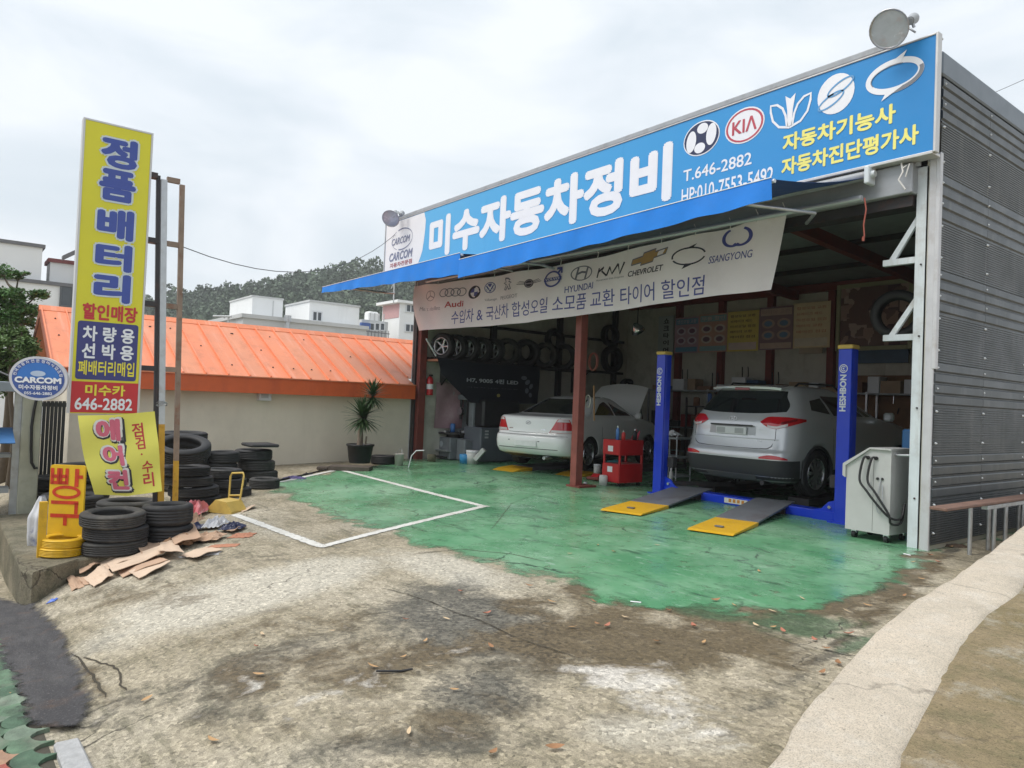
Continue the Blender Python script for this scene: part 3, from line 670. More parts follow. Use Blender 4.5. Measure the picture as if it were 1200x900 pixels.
for x in (RPX, -6.4): 
    m_ = MB(); m_.prism([(x - .07, 0), (x + .07, 0), (x + .07, .2), (x - .07, .2)], lambda a, h: (a, YF + .25, cz(YF + .25) - .35 + h), lambda a, h: (a, YB - .17, cz(YB) - .35 + h)); m_.build("rafter", REDSTEEL, garage)
# front beam and shutter box
bz1, bz0 = on_y(1074, 189, 8.36).z, on_y(1073, 224, 8.36).z
MB().box(XL + .2, -3.66, 8.36, 8.72, bz0, bz1, bev=.01).build("shutter_box", BEAMM, garage)
MB().box(XL + .1, -3.69, 8.45, 8.70, bz0 - .13, bz0 - .006).build("shutter_guide", DARKSTEEL, garage)
MB().box(XL + .1, XR - .16, 8.56, 8.76, bz1 + .004, 5.2).build("front_wall", DARKSTEEL, garage)
MB().box(XL - .05, XR - .19, 8.425, 8.456, 4.25, 5.44).build("fascia_backing", GREYPAINT, garage)

# ================================================================ main sign
YS = 8.26
def XZ(px, py, Y=YS): p = on_y(px, py, Y); return p.x, p.z
def rectY(tl, br, Y=YS): a, b = XZ(*tl, Y), XZ(*br, Y); return (a[0], b[1], b[0], a[1])
sx0, sz0t = XZ(453, 263); sx1, sz1t = XZ(1097.5, 42); _, sz1b = XZ(1092, 176.5)
ST, SB = (sz0t + sz1t) / 2, sz1b
fs = thing("fascia_sign", "long blue sign board with white Korean lettering and car emblems above the garage", "sign", ((sx0 + sx1) / 2, YS, SB))
def loc(p, o=None): o = fs.location if o is None else o; return (p[0] - o[0], p[1] - o[1], p[2] - o[2])
def SM(off=.004): return lambda u, v: loc((u, YS - off, v))
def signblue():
    m = M("sign_blue_gradient", (.05, .30, .66), .35, var=.04); t = m.node_tree; N = t.nodes; K = t.links
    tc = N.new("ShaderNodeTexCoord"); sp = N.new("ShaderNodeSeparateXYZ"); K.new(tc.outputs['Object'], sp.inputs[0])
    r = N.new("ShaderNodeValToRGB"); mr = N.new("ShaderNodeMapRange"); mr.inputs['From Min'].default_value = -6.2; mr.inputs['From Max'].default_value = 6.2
    r.color_ramp.elements[0].color = (.11, .445, .76, 1); r.color_ramp.elements[1].color = (.02, .235, .58, 1); e = r.color_ramp.elements.new(.5); e.color = (.055, .355, .69, 1)  # paler blue at the left end, deeper towards the right
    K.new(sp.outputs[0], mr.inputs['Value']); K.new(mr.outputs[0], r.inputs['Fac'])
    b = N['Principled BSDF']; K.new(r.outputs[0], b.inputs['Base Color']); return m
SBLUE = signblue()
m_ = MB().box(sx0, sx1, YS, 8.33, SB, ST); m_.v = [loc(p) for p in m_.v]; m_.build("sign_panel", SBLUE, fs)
FRM = M("aluminium_frame", (.58, .57, .56), .4, .5, var=.08)
for a in ((sx1 + .001, sx1 + .03, YS - .02, 8.335, SB - .02, ST + .02), (sx0 - .03, sx0 - .001, YS - .02, 8.44, SB - .02, ST + .02), (sx0, sx1, YS - .018, 8.44, SB - .035, SB - .001), (sx0, sx1, YS - .012, 8.44, ST + .001, ST + .02)):
    m_ = MB().box(*a, bev=.005); m_.v = [loc(p) for p in m_.v]; m_.build("frame", FRM, fs)
m_ = MB().box(sx0, sx1 - .45, 8.25, 8.50, ST + .022, ST + .10, bev=.01); m_.v = [loc(p) for p in m_.v]; m_.build("top_rail", GREYPAINT, fs)
# white field at the left end with a curved edge
cv = [XZ(*p) for p in ((497.5, 247), (499.2, 258), (498.5, 268), (497, 281), (495, 294), (492.5, 302), (489, 311))]
cv[0] = (cv[0][0], ST - .01); zz = SB + .01
field = [(sx0 + .01, zz), (sx0 + .01, ST - .01)] + cv + [(cv[-1][0] - .15, zz)]
put_shape([field[::-1]], SM(.003), WHITE, fs, 'white_field')
LAV = M("logo_grey", (.20, .22, .33), .45)
lz = rectY((457, 292), (483.5, 302)); put_text("CARCOM", (lz[0], XZ(470, 304)[1], lz[2], XZ(470, 294)[1]), SM(.007), LAV, fs, .03, shear=.2)
lx0, lx1 = XZ(459.5, 285)[0], XZ(481, 276)[0]; put_text("CARCOM", (lx0, XZ(470, 285.5)[1], lx1, XZ(470, 277.5)[1]), SM(.007), LAV, fs, .02, shear=.25)
c_ = XZ(471.5, 280); rx = (lx1 - lx0) * .56
put_shape([ring(c_[0], c_[1], rx, .26, .012, t0=-1.9, t1=2.0, wy=.03), ring(c_[0], c_[1], rx, .26, .01, t0=2.2, t1=4.2, wy=.012)], SM(.007), LAV, fs)
a0, a1 = XZ(457.5, 306)[0], XZ(483, 304)[0]; put_text("자동차전문점", (a0, XZ(470, 311.5)[1], a1, XZ(470, 306)[1]), SM(.007), M("logo_red", (.45, .12, .14), .45), fs, .02)
SW = M("sign_white", (.82, .83, .86), .4, var=.03); SY = M("sign_yellow", (.86, .80, .22), .4, var=.04); SN = M("sign_navy", (.022, .03, .085), .4)
put_text("미수자동차정비", (XZ(503.5, 275)[0], XZ(787, 234)[1], XZ(788, 200)[0], XZ(787, 165)[1]), SM(), SW, fs, .045)
put_text("T.646-2882", (XZ(801, 207)[0], XZ(801, 213.5)[1], XZ(881, 187)[0], XZ(801, 200)[1]), SM(), SW, fs, .012)
put_text("HP:010-7553-5492", (XZ(799, 228)[0], XZ(799, 239.5)[1], XZ(906.5, 203)[0], XZ(799, 222)[1]), SM(), SW, fs, .012)
put_text("자동차기능사", (XZ(917.5, 168)[0], XZ(917.5, 179)[1], XZ(1050, 134)[0], XZ(917.5, 158.5)[1]), SM(), SY, fs, .035)
put_text("자동차진단평가사", (XZ(916, 197)[0], XZ(916, 207)[1], XZ(1077, 158)[0], XZ(916, 186.5)[1]), SM(), SY, fs, .035)
def rr(cx, cy, hw, hh):     # pixel ellipse -> centre and radii on the sign
    c = XZ(cx, cy); return c[0], c[1], abs(XZ(cx + hw, cy)[0] - XZ(cx - hw, cy)[0]) / 2, abs(XZ(cx, cy - hh)[1] - XZ(cx, cy + hh)[1]) / 2
x, z, a, b = rr(822, 162, 21, 20)
put_shape([disc(x, z, a, b)], SM(.004), SW, fs); put_shape([disc(x, z, a * .95, b * .93)], SM(.006), SN, fs)
put_shape([disc(x - a * .55, z - b * .06, a * .27, b * .62, rot=-.12), disc(x + a * .55, z + b * .06, a * .27, b * .62, rot=-.12), disc(x + .02, z + b * .55, a * .30, b * .30), disc(x - .02, z - b * .55, a * .30, b * .30)], SM(.008), SW, fs)
x, z, a, b = rr(872.5, 147, 23, 20.5); RED = M("emblem_red", (.50, .07, .10), .4)
put_shape([disc(x, z, a, b)], SM(.004), SW, fs); put_shape([ring(x, z, a * .94, b * .92, a * .10, wy=b * .10)], SM(.006), RED, fs); put_text("KIΛ", (x - a * .62, z - b * .40, x + a * .62, z + b * .42), SM(.006), RED, fs, .02)
x, z, a, b = rr(926, 131, 25, 21)
def petal(sgn): 
    o = [(x + sgn * a * p, z + b * q) for p, q in ((.16, -.55), (.30, .0), (.55, .42), (.98, .62), (.92, .05), (.62, -.62), (.0, -.95))]; return o
def ribbon(sgn): return stroke([(x + sgn * a * p, z + b * q) for p, q in ((.0, -.86), (.5, -.68), (.80, -.25), (.92, .30), (.93, .66), (.62, .60), (.35, .30), (.2, -.15), (.12, -.75))], a * .10)
def fl(sgn):
    s_ = ribbon(sgn); return s_ if sgn > 0 else ('strip', s_[2], s_[1])
put_shape([fl(1), fl(-1)] + [[(x - a * .10, z - b * .8), (x + a * .10, z - b * .8), (x + a * .13, z + .1 * b), (x + a * .24, z + b * .95), (x, z + b * .72), (x - a * .24, z + b * .95), (x - a * .13, z + .1 * b)]], SM(.005), SW, fs)
x, z, a, b = rr(979.5, 110, 21.5, 23)
put_shape([disc(x, z, a, b)], SM(.004), SW, fs)
SG = M("emblem_line", (.12, .33, .60), .4)
put_shape([ring(x + a * .25, z + b * .28, a * .78, b * .30, .022, rot=.42), ring(x - a * .25, z - b * .28, a * .78, b * .30, .022, rot=.42), stroke([(x - a * .42, z - b * .02), (x - .1 * a, z + b * .02)], .022)], SM(.007), SG, fs)
x, z, a, b = rr(1048, 89, 34, 23)
GREYE = M("emblem_grey", (.22, .23, .26), .35)
put_shape([ring(x, z, a, b * .86, a * .20, wy=b * .30, n=48)], SM(.005), SW, fs)
put_shape([ring(x, z, a * .99, b * .85, a * .13, wy=b * .20, t0=4.6, t1=6.5), ring(x, z, a * .82, b * .58, a * .03, wy=b * .04, t0=1.2, t1=3.6)], SM(.007), GREYE, fs)
put_shape([[(x - a * .3, z + b * .60), (x + a * .42, z + b * 1.12), (x + a * .22, z + b * .58)], [(x - a * .42, z - b * 1.12), (x + a * .3, z - b * .62), (x - a * .2, z - b * .58)][::1]], SM(.008), SW, fs)
# small junction: sheet seams of the print
sm_ = MB()
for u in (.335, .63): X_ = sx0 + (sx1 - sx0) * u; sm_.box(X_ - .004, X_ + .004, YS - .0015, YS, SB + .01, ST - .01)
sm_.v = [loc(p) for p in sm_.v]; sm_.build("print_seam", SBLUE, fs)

# floodlights on the sign's top rail
DISHM = M("lamp_dish", (.42, .43, .45), .3, .6, var=.12, dirt=((.3, .2, .17), .5, 8))
def floodlight(pc, rad, aim, lab, foot):
    t = thing("floodlight", lab, "floodlight", foot, 0, "floodlights on the sign")
    c = Vector(pc) - Vector(foot); q = Vector(aim).normalized().to_track_quat('Z', 'Y').to_matrix().to_4x4(); mt = Matrix.Translation(c) @ q
    MB().lathe([(.02, -.42 * rad * 2), (rad * .3, -.40 * rad * 2), (rad * .36, -.30 * rad * 2), (rad * .62, -.18 * rad * 2), (rad * .92, -.04 * rad * 2), (rad, 0), (rad * 1.03, .012), (rad * .98, .014), (rad * .9, -.02)], 28, mt).build("lamp_housing", DISHM, t)
    MB().lathe([(0, .004), (rad * .5, .002), (rad * .97, -.004)], 28, mt).build("lamp_glass", M("lamp_lens", (.52, .57, .62), .22, .1, var=.25, scale=4, dirt=((.50, .36, .34), .6, 6), spec=.7), t)
    m = MB(); b0 = mt @ Vector((0, 0, -.72 * rad)); m.cyl(mt @ Vector((0, 0, -.70 * rad)), mt @ Vector((0, 0, -1.95 * rad)), rad * .34, rad * .26, 12); m.build("socket", GREYPAINT, t)
    m = MB(); e = mt @ Vector((0, 0, -1.75 * rad))
    for dx in (-.07, .07): m.tube([(dx + e.x * .6, e.y * .9, .0), (e.x + dx * .6, e.y, e.z * .75), e], .012, 6)
    m.build("bracket", STEEL, t)
    q_ = c + (RGT * 1.22 + UPV * .50) * rad; nz_ = Vector(aim).normalized(); m = MB(); m.cyl(q_ - nz_ * rad * .35, q_ + nz_ * rad * .25, rad * .30, rad * .22, 14); m.cyl(q_ + nz_ * rad * .25, q_ + nz_ * rad * .34, rad * .16, n=12); m.build("ballast", GREYPAINT, t)
    m = MB(); m.tube([c + RGT * rad * .8 - nz_ * rad * .3, q_], rad * .10, 7); m.tube([q_, q_ + RGT * rad * .15 - Vector((0, 0, q_.z - .01)) * .98], rad * .09, 6); m.tube([q_ - RGT * rad * .25, q_ - RGT * rad * .35 - Vector((0, 0, q_.z - .01)) * .98], rad * .07, 6); m.build("yoke", STEEL, t)
pc = on_y(1042, 34, 7.95); floodlight(pc, 21.5 / F_PX * (pc - CAMP).dot(FWD), (CAMP - pc).normalized() - RGT * .46 - UPV * .30, "big round floodlight at the right end of the blue sign", (pc.x + .22, 8.37, ST + .105))
pc = on_y(458, 256, 7.9); floodlight(pc, 10.2 / F_PX * (pc - CAMP).dot(FWD), (CAMP - pc).normalized() - RGT * .35 - UPV * .45, "small reddish round floodlight at the left end of the blue sign", (pc.x + .15, 8.37, ST + .105))

# ================================================================ awnings
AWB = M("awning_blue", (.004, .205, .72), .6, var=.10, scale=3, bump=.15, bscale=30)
AWU = M("awning_shaded_blue", (.02, .06, .22), .7, var=.1)  # awning blue darkened to navy: shade under the awning put into the colour
YA = 6.78
def awning(pl, pr, pld, prd, lab, rollz, tail):
    a, b, c, d = on_y(*pl, YA), on_y(*pr, YA), on_y(*pld, YA), on_y(*prd, YA)
    t = thing("awning", lab, "awning", ((a.x + b.x) / 2, 8.3, rollz)); o = t.location
    L_ = lambda p: (p[0] - o.x, p[1] - o.y, p[2] - o.z)
    xa, xb = a.x, b.x
    def top(u, v):
        x = xa + (xb + tail - xa) * u if v > .5 else xa + (xb - xa) * u
        xx0 = xa + (xb - xa) * u; xx1 = xa + (xb + tail - xa) * u; x = xx0 + (xx1 - xx0) * v
        zf = a.z + (b.z - a.z) * u; z = zf + (rollz - zf) * v - .05 * math.sin(PI * v) + .008 * math.sin(u * 31); return L_((x, YA + (8.32 - YA) * v, z))
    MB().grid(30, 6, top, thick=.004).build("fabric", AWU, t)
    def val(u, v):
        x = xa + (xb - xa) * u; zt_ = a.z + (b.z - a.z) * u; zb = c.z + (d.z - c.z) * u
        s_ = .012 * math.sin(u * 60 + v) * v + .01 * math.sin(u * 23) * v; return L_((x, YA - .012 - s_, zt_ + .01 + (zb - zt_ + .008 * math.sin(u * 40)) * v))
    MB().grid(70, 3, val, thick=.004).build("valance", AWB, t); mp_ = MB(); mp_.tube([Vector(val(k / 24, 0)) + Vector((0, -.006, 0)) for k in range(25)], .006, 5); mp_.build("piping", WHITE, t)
    MB().cyl(L_((xa - .02, YA + .02, a.z - .02)), L_((xb + .02, YA + .02, b.z - .02)), .022, n=10).build("front_bar", M("bar_white", (.7, .72, .75), .4, .3), t)
    for x in (xa + .7, xb - .5):
        m = MB(); m.tube([L_((x, YA + .04, a.z - .04)), L_((x + .55, 7.55, a.z - .12)), L_((x + .05, 8.24, a.z - .02))], .022, 8); m.build("folding_arm", STEEL, t)
    m = MB(); m.cyl(L_((xa + .1, 8.27, rollz)), L_((xb + tail, 8.27, rollz)), .055, n=12); m.build("roller_tube", GREYPAINT, t)
    m = MB(); m.box(xb + tail, xb + tail + .06, 8.19, 8.355, rollz - .11, rollz + .09, bev=.01); m.cyl((xb + tail + .06, 8.26, rollz), (xb + tail + .10, 8.26, rollz), .04, n=10); m.v = [L_(p) for p in m.v]; m.build("end_bracket", WPAINT, t)
    return t
rz_ = on_y(1015, 206, 8.27)
awning((378.5, 337), (540, 297), (378, 344), (537, 323), "left blue fabric awning with its loose end beyond the garage corner", rz_.z - .02, .3)
xb_ = on_y(904, 209.5, YA).x
awning((539, 305), (905, 209.5), (539, 327), (902, 236), "right blue fabric awning above the two bays", rz_.z, max(.1, rz_.x - xb_))
# arm tubes that carry a second bar under the box
for (pa, pb) in (((500, 330), (1010, 232)),):
    a, b = on_y(*pa, 8.2), on_y(*pb, 8.2); m_ = MB(); m_.cyl(a, b, .035, n=10); tag(m_.build("banner_rail", M("rail_paint", (.5, .52, .55), .4, .4)), "long grey tube under the sign that the banner hangs from", "rail")
# white frayed cords and the red string near the right bracket
p = on_y(1056, 200, 8.3); CORD = M("white_cord", (.72, .70, .68), .8); m_ = MB()
m_.tube([p + Vector((0, 0, .08)), p + Vector((.03, -.02, -.02)), p + Vector((-.02, -.01, -.10)), p + Vector((.05, 0, -.22))], .010, 6); m_.tube([p + Vector((.03, -.02, .02)), p + Vector((.10, -.03, .05)), p + Vector((.05, 0, -.08))], .008, 6)
tag(m_.build("frayed_cord", CORD), "white frayed cord hanging below the right end of the sign", "cord")
p = on_y(1013, 232, 8.2); q = on_y(1013, 277, 8.2); m_ = MB(); m_.tube([p, p.lerp(q, .3) + Vector((.02, 0, 0)), p.lerp(q, .7) + Vector((-.01, 0, 0)), q], .009, 6); m_.tube([q + Vector((-.012, 0, 0)), q + Vector((-.014, 0, -.05))], .016, 6)
tag(m_.build("red_string", M("red_string", (.42, .12, .09), .8)), "red string hanging in front of the right bay", "string")

# ================================================================ fabric banner across the opening
YN = 8.30
bt = [on_y(*p, YN) for p in ((487, 336), (540, 329), (620, 318), (700, 302), (780, 284), (860, 266), (925, 250))]
bb = [on_y(*p, YN) for p in ((490, 387.5), (540, 384.5), (620, 378), (700, 367), (780, 355.5), (850, 346), (906, 340))]
def lerp_poly(P, u):
    s = u * (len(P) - 1); i = min(int(s), len(P) - 2); return P[i].lerp(P[i + 1], s - i)
def ban_y(X, Z):
    return YN - .02 + .03 * math.sin(X * 1.9 + Z * 1.5) + .018 * math.sin(X * 5.3 - Z * 2.2) + .05 * math.exp(-((X + 14.2) * 1.6) ** 2) * math.sin((Z - 3) * 5 + X * 6) - .06 * max(0, X + 6.2) ** 2
def ban(u, v):
    a, b = lerp_poly(bt, u), lerp_poly(bb, u); p = a.lerp(b, v); return (p.x, ban_y(p.x, p.z), p.z + .012 * math.sin(u * 44) * (1 - v) ** 3)
BANM = M("banner_cloth", (.86, .79, .80), .7, var=.05, scale=1.5, dirt=((.68, .60, .60), .5, 1.3))
bn = MB().grid(90, 12, ban, thick=.003).build("fabric_banner", BANM)
tag(bn, "pale banner with car brand logos and blue Korean lettering hung across the opening", "banner")
BM_ = lambda off=.006: (lambda u, v: (u, ban_y(u, v) - off, v))
def BX(px, py): p = on_y(px, py, YN); return p.x, p.z
def btext(s, pl, pr, h, mat, bold=.01, shear=0.0):
    "text along a slightly rising line: pl / pr are the pixel centres of its two ends, h its pixel height at the left end"
    a, b = BX(*pl), BX(*pr); hh = abs(BX(pl[0], pl[1] - h / 2)[1] - BX(pl[0], pl[1] + h / 2)[1]) / 2; f0 = BM_()
    def f(u, v): t_ = (u - a[0]) / (b[0] - a[0]); return f0(u, a[1] + (b[1] - a[1]) * t_ + v)
    put_text(s, (a[0], -hh, b[0], hh), f, mat, bn, bold, shear)
BINK = M("banner_blue_ink", (.075, .085, .30), .5); BBLK = M("banner_black_ink", (.03, .03, .045), .5); BRED = M("banner_red_ink", (.48, .06, .06), .5); BGRY = M("banner_grey_ink", (.17, .17, .21), .5); BGLD = M("banner_gold_ink", (.42, .26, .10), .5); BLAV = M("banner_pale_ink", (.38, .33, .37), .5)
btext("수입차 & 국산차 합성오일 소모품 교환 타이어 할인점", (530.5, 372.5), (828, 334), 15.5, BINK, .004)
def bdisc(px, py, r): x, z = BX(px, py); r_ = abs(BX(px + r, py)[0] - BX(px - r, py)[0]) / 2; rz = abs(BX(px, py - r)[1] - BX(px, py + r)[1]) / 2; return x, z, r_, rz
x, z, a, b = bdisc(506, 347, 6); put_shape([ring(x, z, a, b, a * .12, wy=b * .12), stroke([(x, z + b), (x, z)], a * .12), stroke([(x, z), (x - a * .8, z - b * .5)], a * .12), stroke([(x, z), (x + a * .8, z - b * .5)], a * .12)], BM_(), BLAV, bn)
btext("Mercedes-Benz", (495, 362.5), (519, 361), 4.5, BLAV, 0)
for i in range(4): x, z, a, b = bdisc(522.5 + 6.2 * i, 343.5 - .5 * i, 5); put_shape([ring(x, z, a, b, a * .18, wy=b * .18)], BM_(.006 + .001 * i), BGRY, bn)
btext("Audi", (524, 357.5), (543, 355.5), 7, BRED, .02)
x, z, a, b = bdisc(556, 342.5, 7.6); put_shape([disc(x, z, a, b)], BM_(.005), BBLK, bn); put_shape([[(x, z)] + ell(x, z, a * .62, b * .62, 8, 0, PI / 2), [(x, z)] + ell(x, z, a * .62, b * .62, 8, PI, 1.5 * PI)], BM_(.007), WHITE, bn); put_shape([[(x, z)] + ell(x, z, a * .62, b * .62, 8, PI / 2, PI), [(x, z)] + ell(x, z, a * .62, b * .62, 8, 1.5 * PI, 2 * PI)], BM_(.007), BINK, bn)
x, z, a, b = bdisc(574.5, 337, 6.3); put_shape([disc(x, z, a, b)], BM_(.005), BINK, bn); put_shape([ring(x, z, a * .85, b * .85, a * .1, wy=b * .1), stroke([(x - a * .5, z + b * .6), (x - a * .1, z - b * .1), (x + .0, z + b * .15), (x + a * .1, z - b * .1), (x + a * .5, z + b * .6)], a * .16), stroke([(x - a * .75, z + b * .2), (x - a * .3, z - b * .65), (x, z - b * .1), (x + a * .3, z - b * .65), (x + a * .75, z + b * .2)], a * .16)], BM_(.007), WHITE, bn)
btext("Volkswagen", (568, 352), (582, 350.5), 3.5, BGRY, 0)
x, z, a, b = bdisc(597, 333, 7); lion = [(-.5, 1), (.1, .9), (.5, .55), (.2, .4), (.7, .1), (.3, -.1), (.6, -.9), (.2, -.9), (0, -.35), (-.3, -.95), (-.6, -.9), (-.25, -.1), (-.75, .3), (-.3, .35)]
put_shape([stroke([(x + p * a, z + q * b) for p, q in lion + lion[:1]], a * .16)], BM_(), BGRY, bn)
btext("PEUGEOT", (587, 349.5), (609, 346.5), 4, BGRY, 0)
x, z, a, b = bdisc(622, 332.5, 5); put_shape([disc(x, z, a, b)] + [[(x + s * a * .9, z + b * (.25 + .25 * k)), (x + s * a * (2.5 - .3 * k), z + b * (.55 + .3 * k)), (x + s * a * (2.4 - .3 * k), z + b * (.42 + .3 * k)), (x + s * a * .9, z + b * (.12 + .25 * k))][::(-1 if s > 0 else 1)] for s in (-1, 1) for k in (-1, 0, 1)], BM_(), BBLK, bn); put_shape([ring(x, z, a * .8, b * .8, a * .1, wy=b * .1), [(x - a * .7, z - b * .12), (x + a * .7, z - b * .12), (x + a * .7, z + b * .12), (x - a * .7, z + b * .12)]], BM_(.008), BLAV, bn)
x, z, a, b = bdisc(650, 327.5, 9.5); put_shape([ring(x, z, a, b, a * .2, wy=b * .2), [(x - a * 1.05, z - b * .22), (x + a * 1.05, z - b * .22), (x + a * 1.05, z + b * .22), (x - a * 1.05, z + b * .22)], stroke([(x + a * .65, z + b * .65), (x + a * 1.0, z + b * 1.15)], a * .2), stroke([(x + a * .5, z + b * 1.2), (x + a * 1.05, z + b * 1.2), (x + a * 1.05, z + b * .6)], a * .2)], BM_(.016), BINK, bn); put_text("VOLVO", (x - a * .85, z - b * .15, x + a * .85, z + b * .15), BM_(.022), WHITE, bn, .01)
x, z, a, b = bdisc(681, 320, 12); put_shape([ring(x, z, a, b * .72, a * .1, wy=b * .1), stroke([(x - a * .55, z - b * .5), (x - a * .3, z + b * .6)], a * .16), stroke([(x + a * .3, z - b * .6), (x + a * .55, z + b * .5)], a * .16), stroke([(x - a * .45, z - b * .05), (x, z + b * .12), (x + a * .45, z + b * .02)], a * .14)], BM_(), BGRY, bn)
btext("HYUNDAI", (663, 340), (695, 334), 7.5, BINK, .01)
x, z, a, b = bdisc(716, 317, 17); put_shape([stroke([(x - a + a * p, z + b * .36 * q) for p, q in pts], a * .10) for pts in (((.05, -1), (.2, .8)), ((.1, 0), (.55, .8), (.4, .1), (.75, -.9)), ((.75, -.9), (1.0, .7)), ((.98, .65), (1.12, -.7), (1.55, 1.0)), ((1.55, 1.0), (1.62, -.9), (1.95, 1.15)))], BM_(), BBLK, bn)
btext("Movement that inspires", (699, 329.5), (731, 324), 3, BGRY, 0)
x, z, a, b = bdisc(761, 302, 22); bow = [(-.95, -.28), (-.35, -.28), (-.42, -.5), (.32, -.5), (.38, -.22), (1.0, -.15), (1.12, .3), (.45, .26), (.5, .5), (-.22, .46), (-.28, .22), (-.85, .18)]
put_shape([[(x + p * a, z + q * b * .62 + p * .03) for p, q in bow]], BM_(), BGLD, bn); put_shape([stroke([(x + p * a, z + q * b * .62 + p * .03) for p, q in bow + bow[:1]], a * .05)], BM_(.007), BGRY, bn)
btext("CHEVROLET", (736, 321.5), (781, 314), 6.5, BBLK, .015, .2)
x, z, a, b = bdisc(809, 300.5, 19); put_shape([ring(x, z, a, b * .55, a * .10, wy=b * .09, t0=.2, t1=3.3), ring(x, z, a, b * .55, a * .10, wy=b * .09, t0=3.5, t1=6.0), [(x - a * .4, z - b * .75), (x + a * .3, z - b * .50), (x - a * .2, z - b * .44)], [(x - a * .3, z + b * .44), (x + a * .45, z + b * .72), (x + a * .2, z + b * .46)]], BM_(), BBLK, bn)
x, z, a, b = bdisc(865, 280, 18); put_shape([ring(x - a * .25, z + .1 * b, a * .75, b * .62, a * .24, wy=b * .14, t0=1.9, t1=5.4), ring(x + a * .25, z + .1 * b, a * .75, b * .62, a * .24, wy=b * .14, t0=-2.3, t1=1.25)], BM_(), BINK, bn)
btext("SSANGYONG", (832, 305.5), (883, 297), 8.5, BINK, .004, .2)
gm = MB()
for i in range(13):
    q = Vector(ban(i / 12 * .98 + .01, .03)); gm.tube([q + Vector((0, -.008, 0)), q + Vector((.03, -.02, .10)), q + Vector((.02, -.06, .16))], .006, 5)
gm.build("tie_cord", CORD, bn)
# ================================================================ battery sign on its poles
XB = -9.4
def YZ(px, py, X=XB): p = on_x(px, py, X); return p.y, p.z
def rectX(tl, br, X=XB): a, b = YZ(*tl, X), YZ(*br, X); return (a[0], b[1], b[0], a[1])
yb0, zb1 = YZ(97, 139); yb1, zb1b = YZ(176, 155); zb0 = (YZ(90, 486)[1] + YZ(172, 484)[1]) / 2; ybl = YZ(92, 480)[0]
bs = thing("battery_sign", "tall yellow vertical sign with blue Korean letters for batteries over a red phone panel", "sign", (XB, (yb0 + yb1) / 2, zb0))
BL = lambda p: (p[0] - bs.location[0], p[1] - bs.location[1], p[2] - bs.location[2])
ya_, yb_ = yb0 + .03, yb1 + .015
PYEL = M("sign_yellow_print", (.72, .66, .03), .4, var=.05, scale=1.5)
m_ = MB().box(XB - .12, XB, ya_, yb_, zb0, zb1); m_.v = [BL(p) for p in m_.v]; m_.build("sign_panel", PYEL, bs)
for a in ((XB - .125, XB + .006, ya_ - .022, ya_ - .001, zb0, zb1 + .02), (XB - .125, XB + .006, yb_ + .001, yb_ + .022, zb0, zb1 + .02), (XB - .125, XB + .004, ya_, yb_, zb1 + .001, zb1 + .02)):
    m_ = MB().box(*a); m_.v = [BL(p) for p in m_.v]; m_.build("frame", FRM, bs)
BSM = lambda off: (lambda u, v: BL((XB + off, u, v)))
BBLUE = M("battery_blue", (.05, .085, .36), .4); BHALO = M("battery_halo", (.62, .68, .72), .4)
W_ = yb_ - ya_
def brow(s, yt, yb, u0, u1, mat, bold, off=.004, halo=None):
    z1, z0 = YZ(135, yt)[1], YZ(135, yb)[1]; r = (ya_ + W_ * u0, z0, ya_ + W_ * u1, z1)
    if halo: put_text(s, (r[0] - .022, r[1] - .022, r[2] + .022, r[3] + .022), BSM(off - .002), halo, bs, bold + .03)
    put_text(s, r, BSM(off), mat, bs, bold)
for s_, a, b in (("정", 161, 197), ("품", 199, 236), ("배", 245, 281), ("터", 286, 318), ("리", 321, 355)): brow(s_, a, b, .24, .80, BBLUE, .045, .006, BHALO)
brow("할인매장", 358, 377, .10, .93, INK_RED, .035)
PNAVY = M("battery_navy_field", (.045, .05, .20), .4, var=.05); PRED = M("battery_red_field", (.56, .03, .035), .4, var=.06)
def bfield(yt, yb, u0, u1, mat, rad=.03):
    z1, z0 = YZ(135, yt)[1], YZ(135, yb)[1]; a, b = ya_ + W_ * u0, ya_ + W_ * u1
    o_ = []
    for cx, cy, t0 in ((b - rad, z1 - rad, 0), (a + rad, z1 - rad, PI / 2), (a + rad, z0 + rad, PI), (b - rad, z0 + rad, 1.5 * PI)): o_ += ell(cx, cy, rad, rad, 5, t0, t0 + PI / 2)
    put_shape([o_], BSM(.003), mat, bs, 'colour_field')
bfield(379, 446, .045, .955, PNAVY); bfield(448.5, 484, .0, 1, PRED, .004)
brow("차 량 용", 384, 402, .12, .90, SW, .03, .006); brow("선 박 용", 404, 422, .12, .90, SW, .03, .006); brow("폐배터리매입", 424, 441, .08, .92, INK_YEL, .02, .006)
brow("미수카", 451.5, 464.5, .20, .80, INK_YEL, .03, .006); brow("646-2882", 467, 481, .06, .92, SW, .02, .006)
sf = thing("sign_frame", "rusty ladder frame of two square poles with yellow feet holding the battery sign", "pole", (-9.5, 2.2, gz(-9.5, 2.2)))
o_ = sf.location
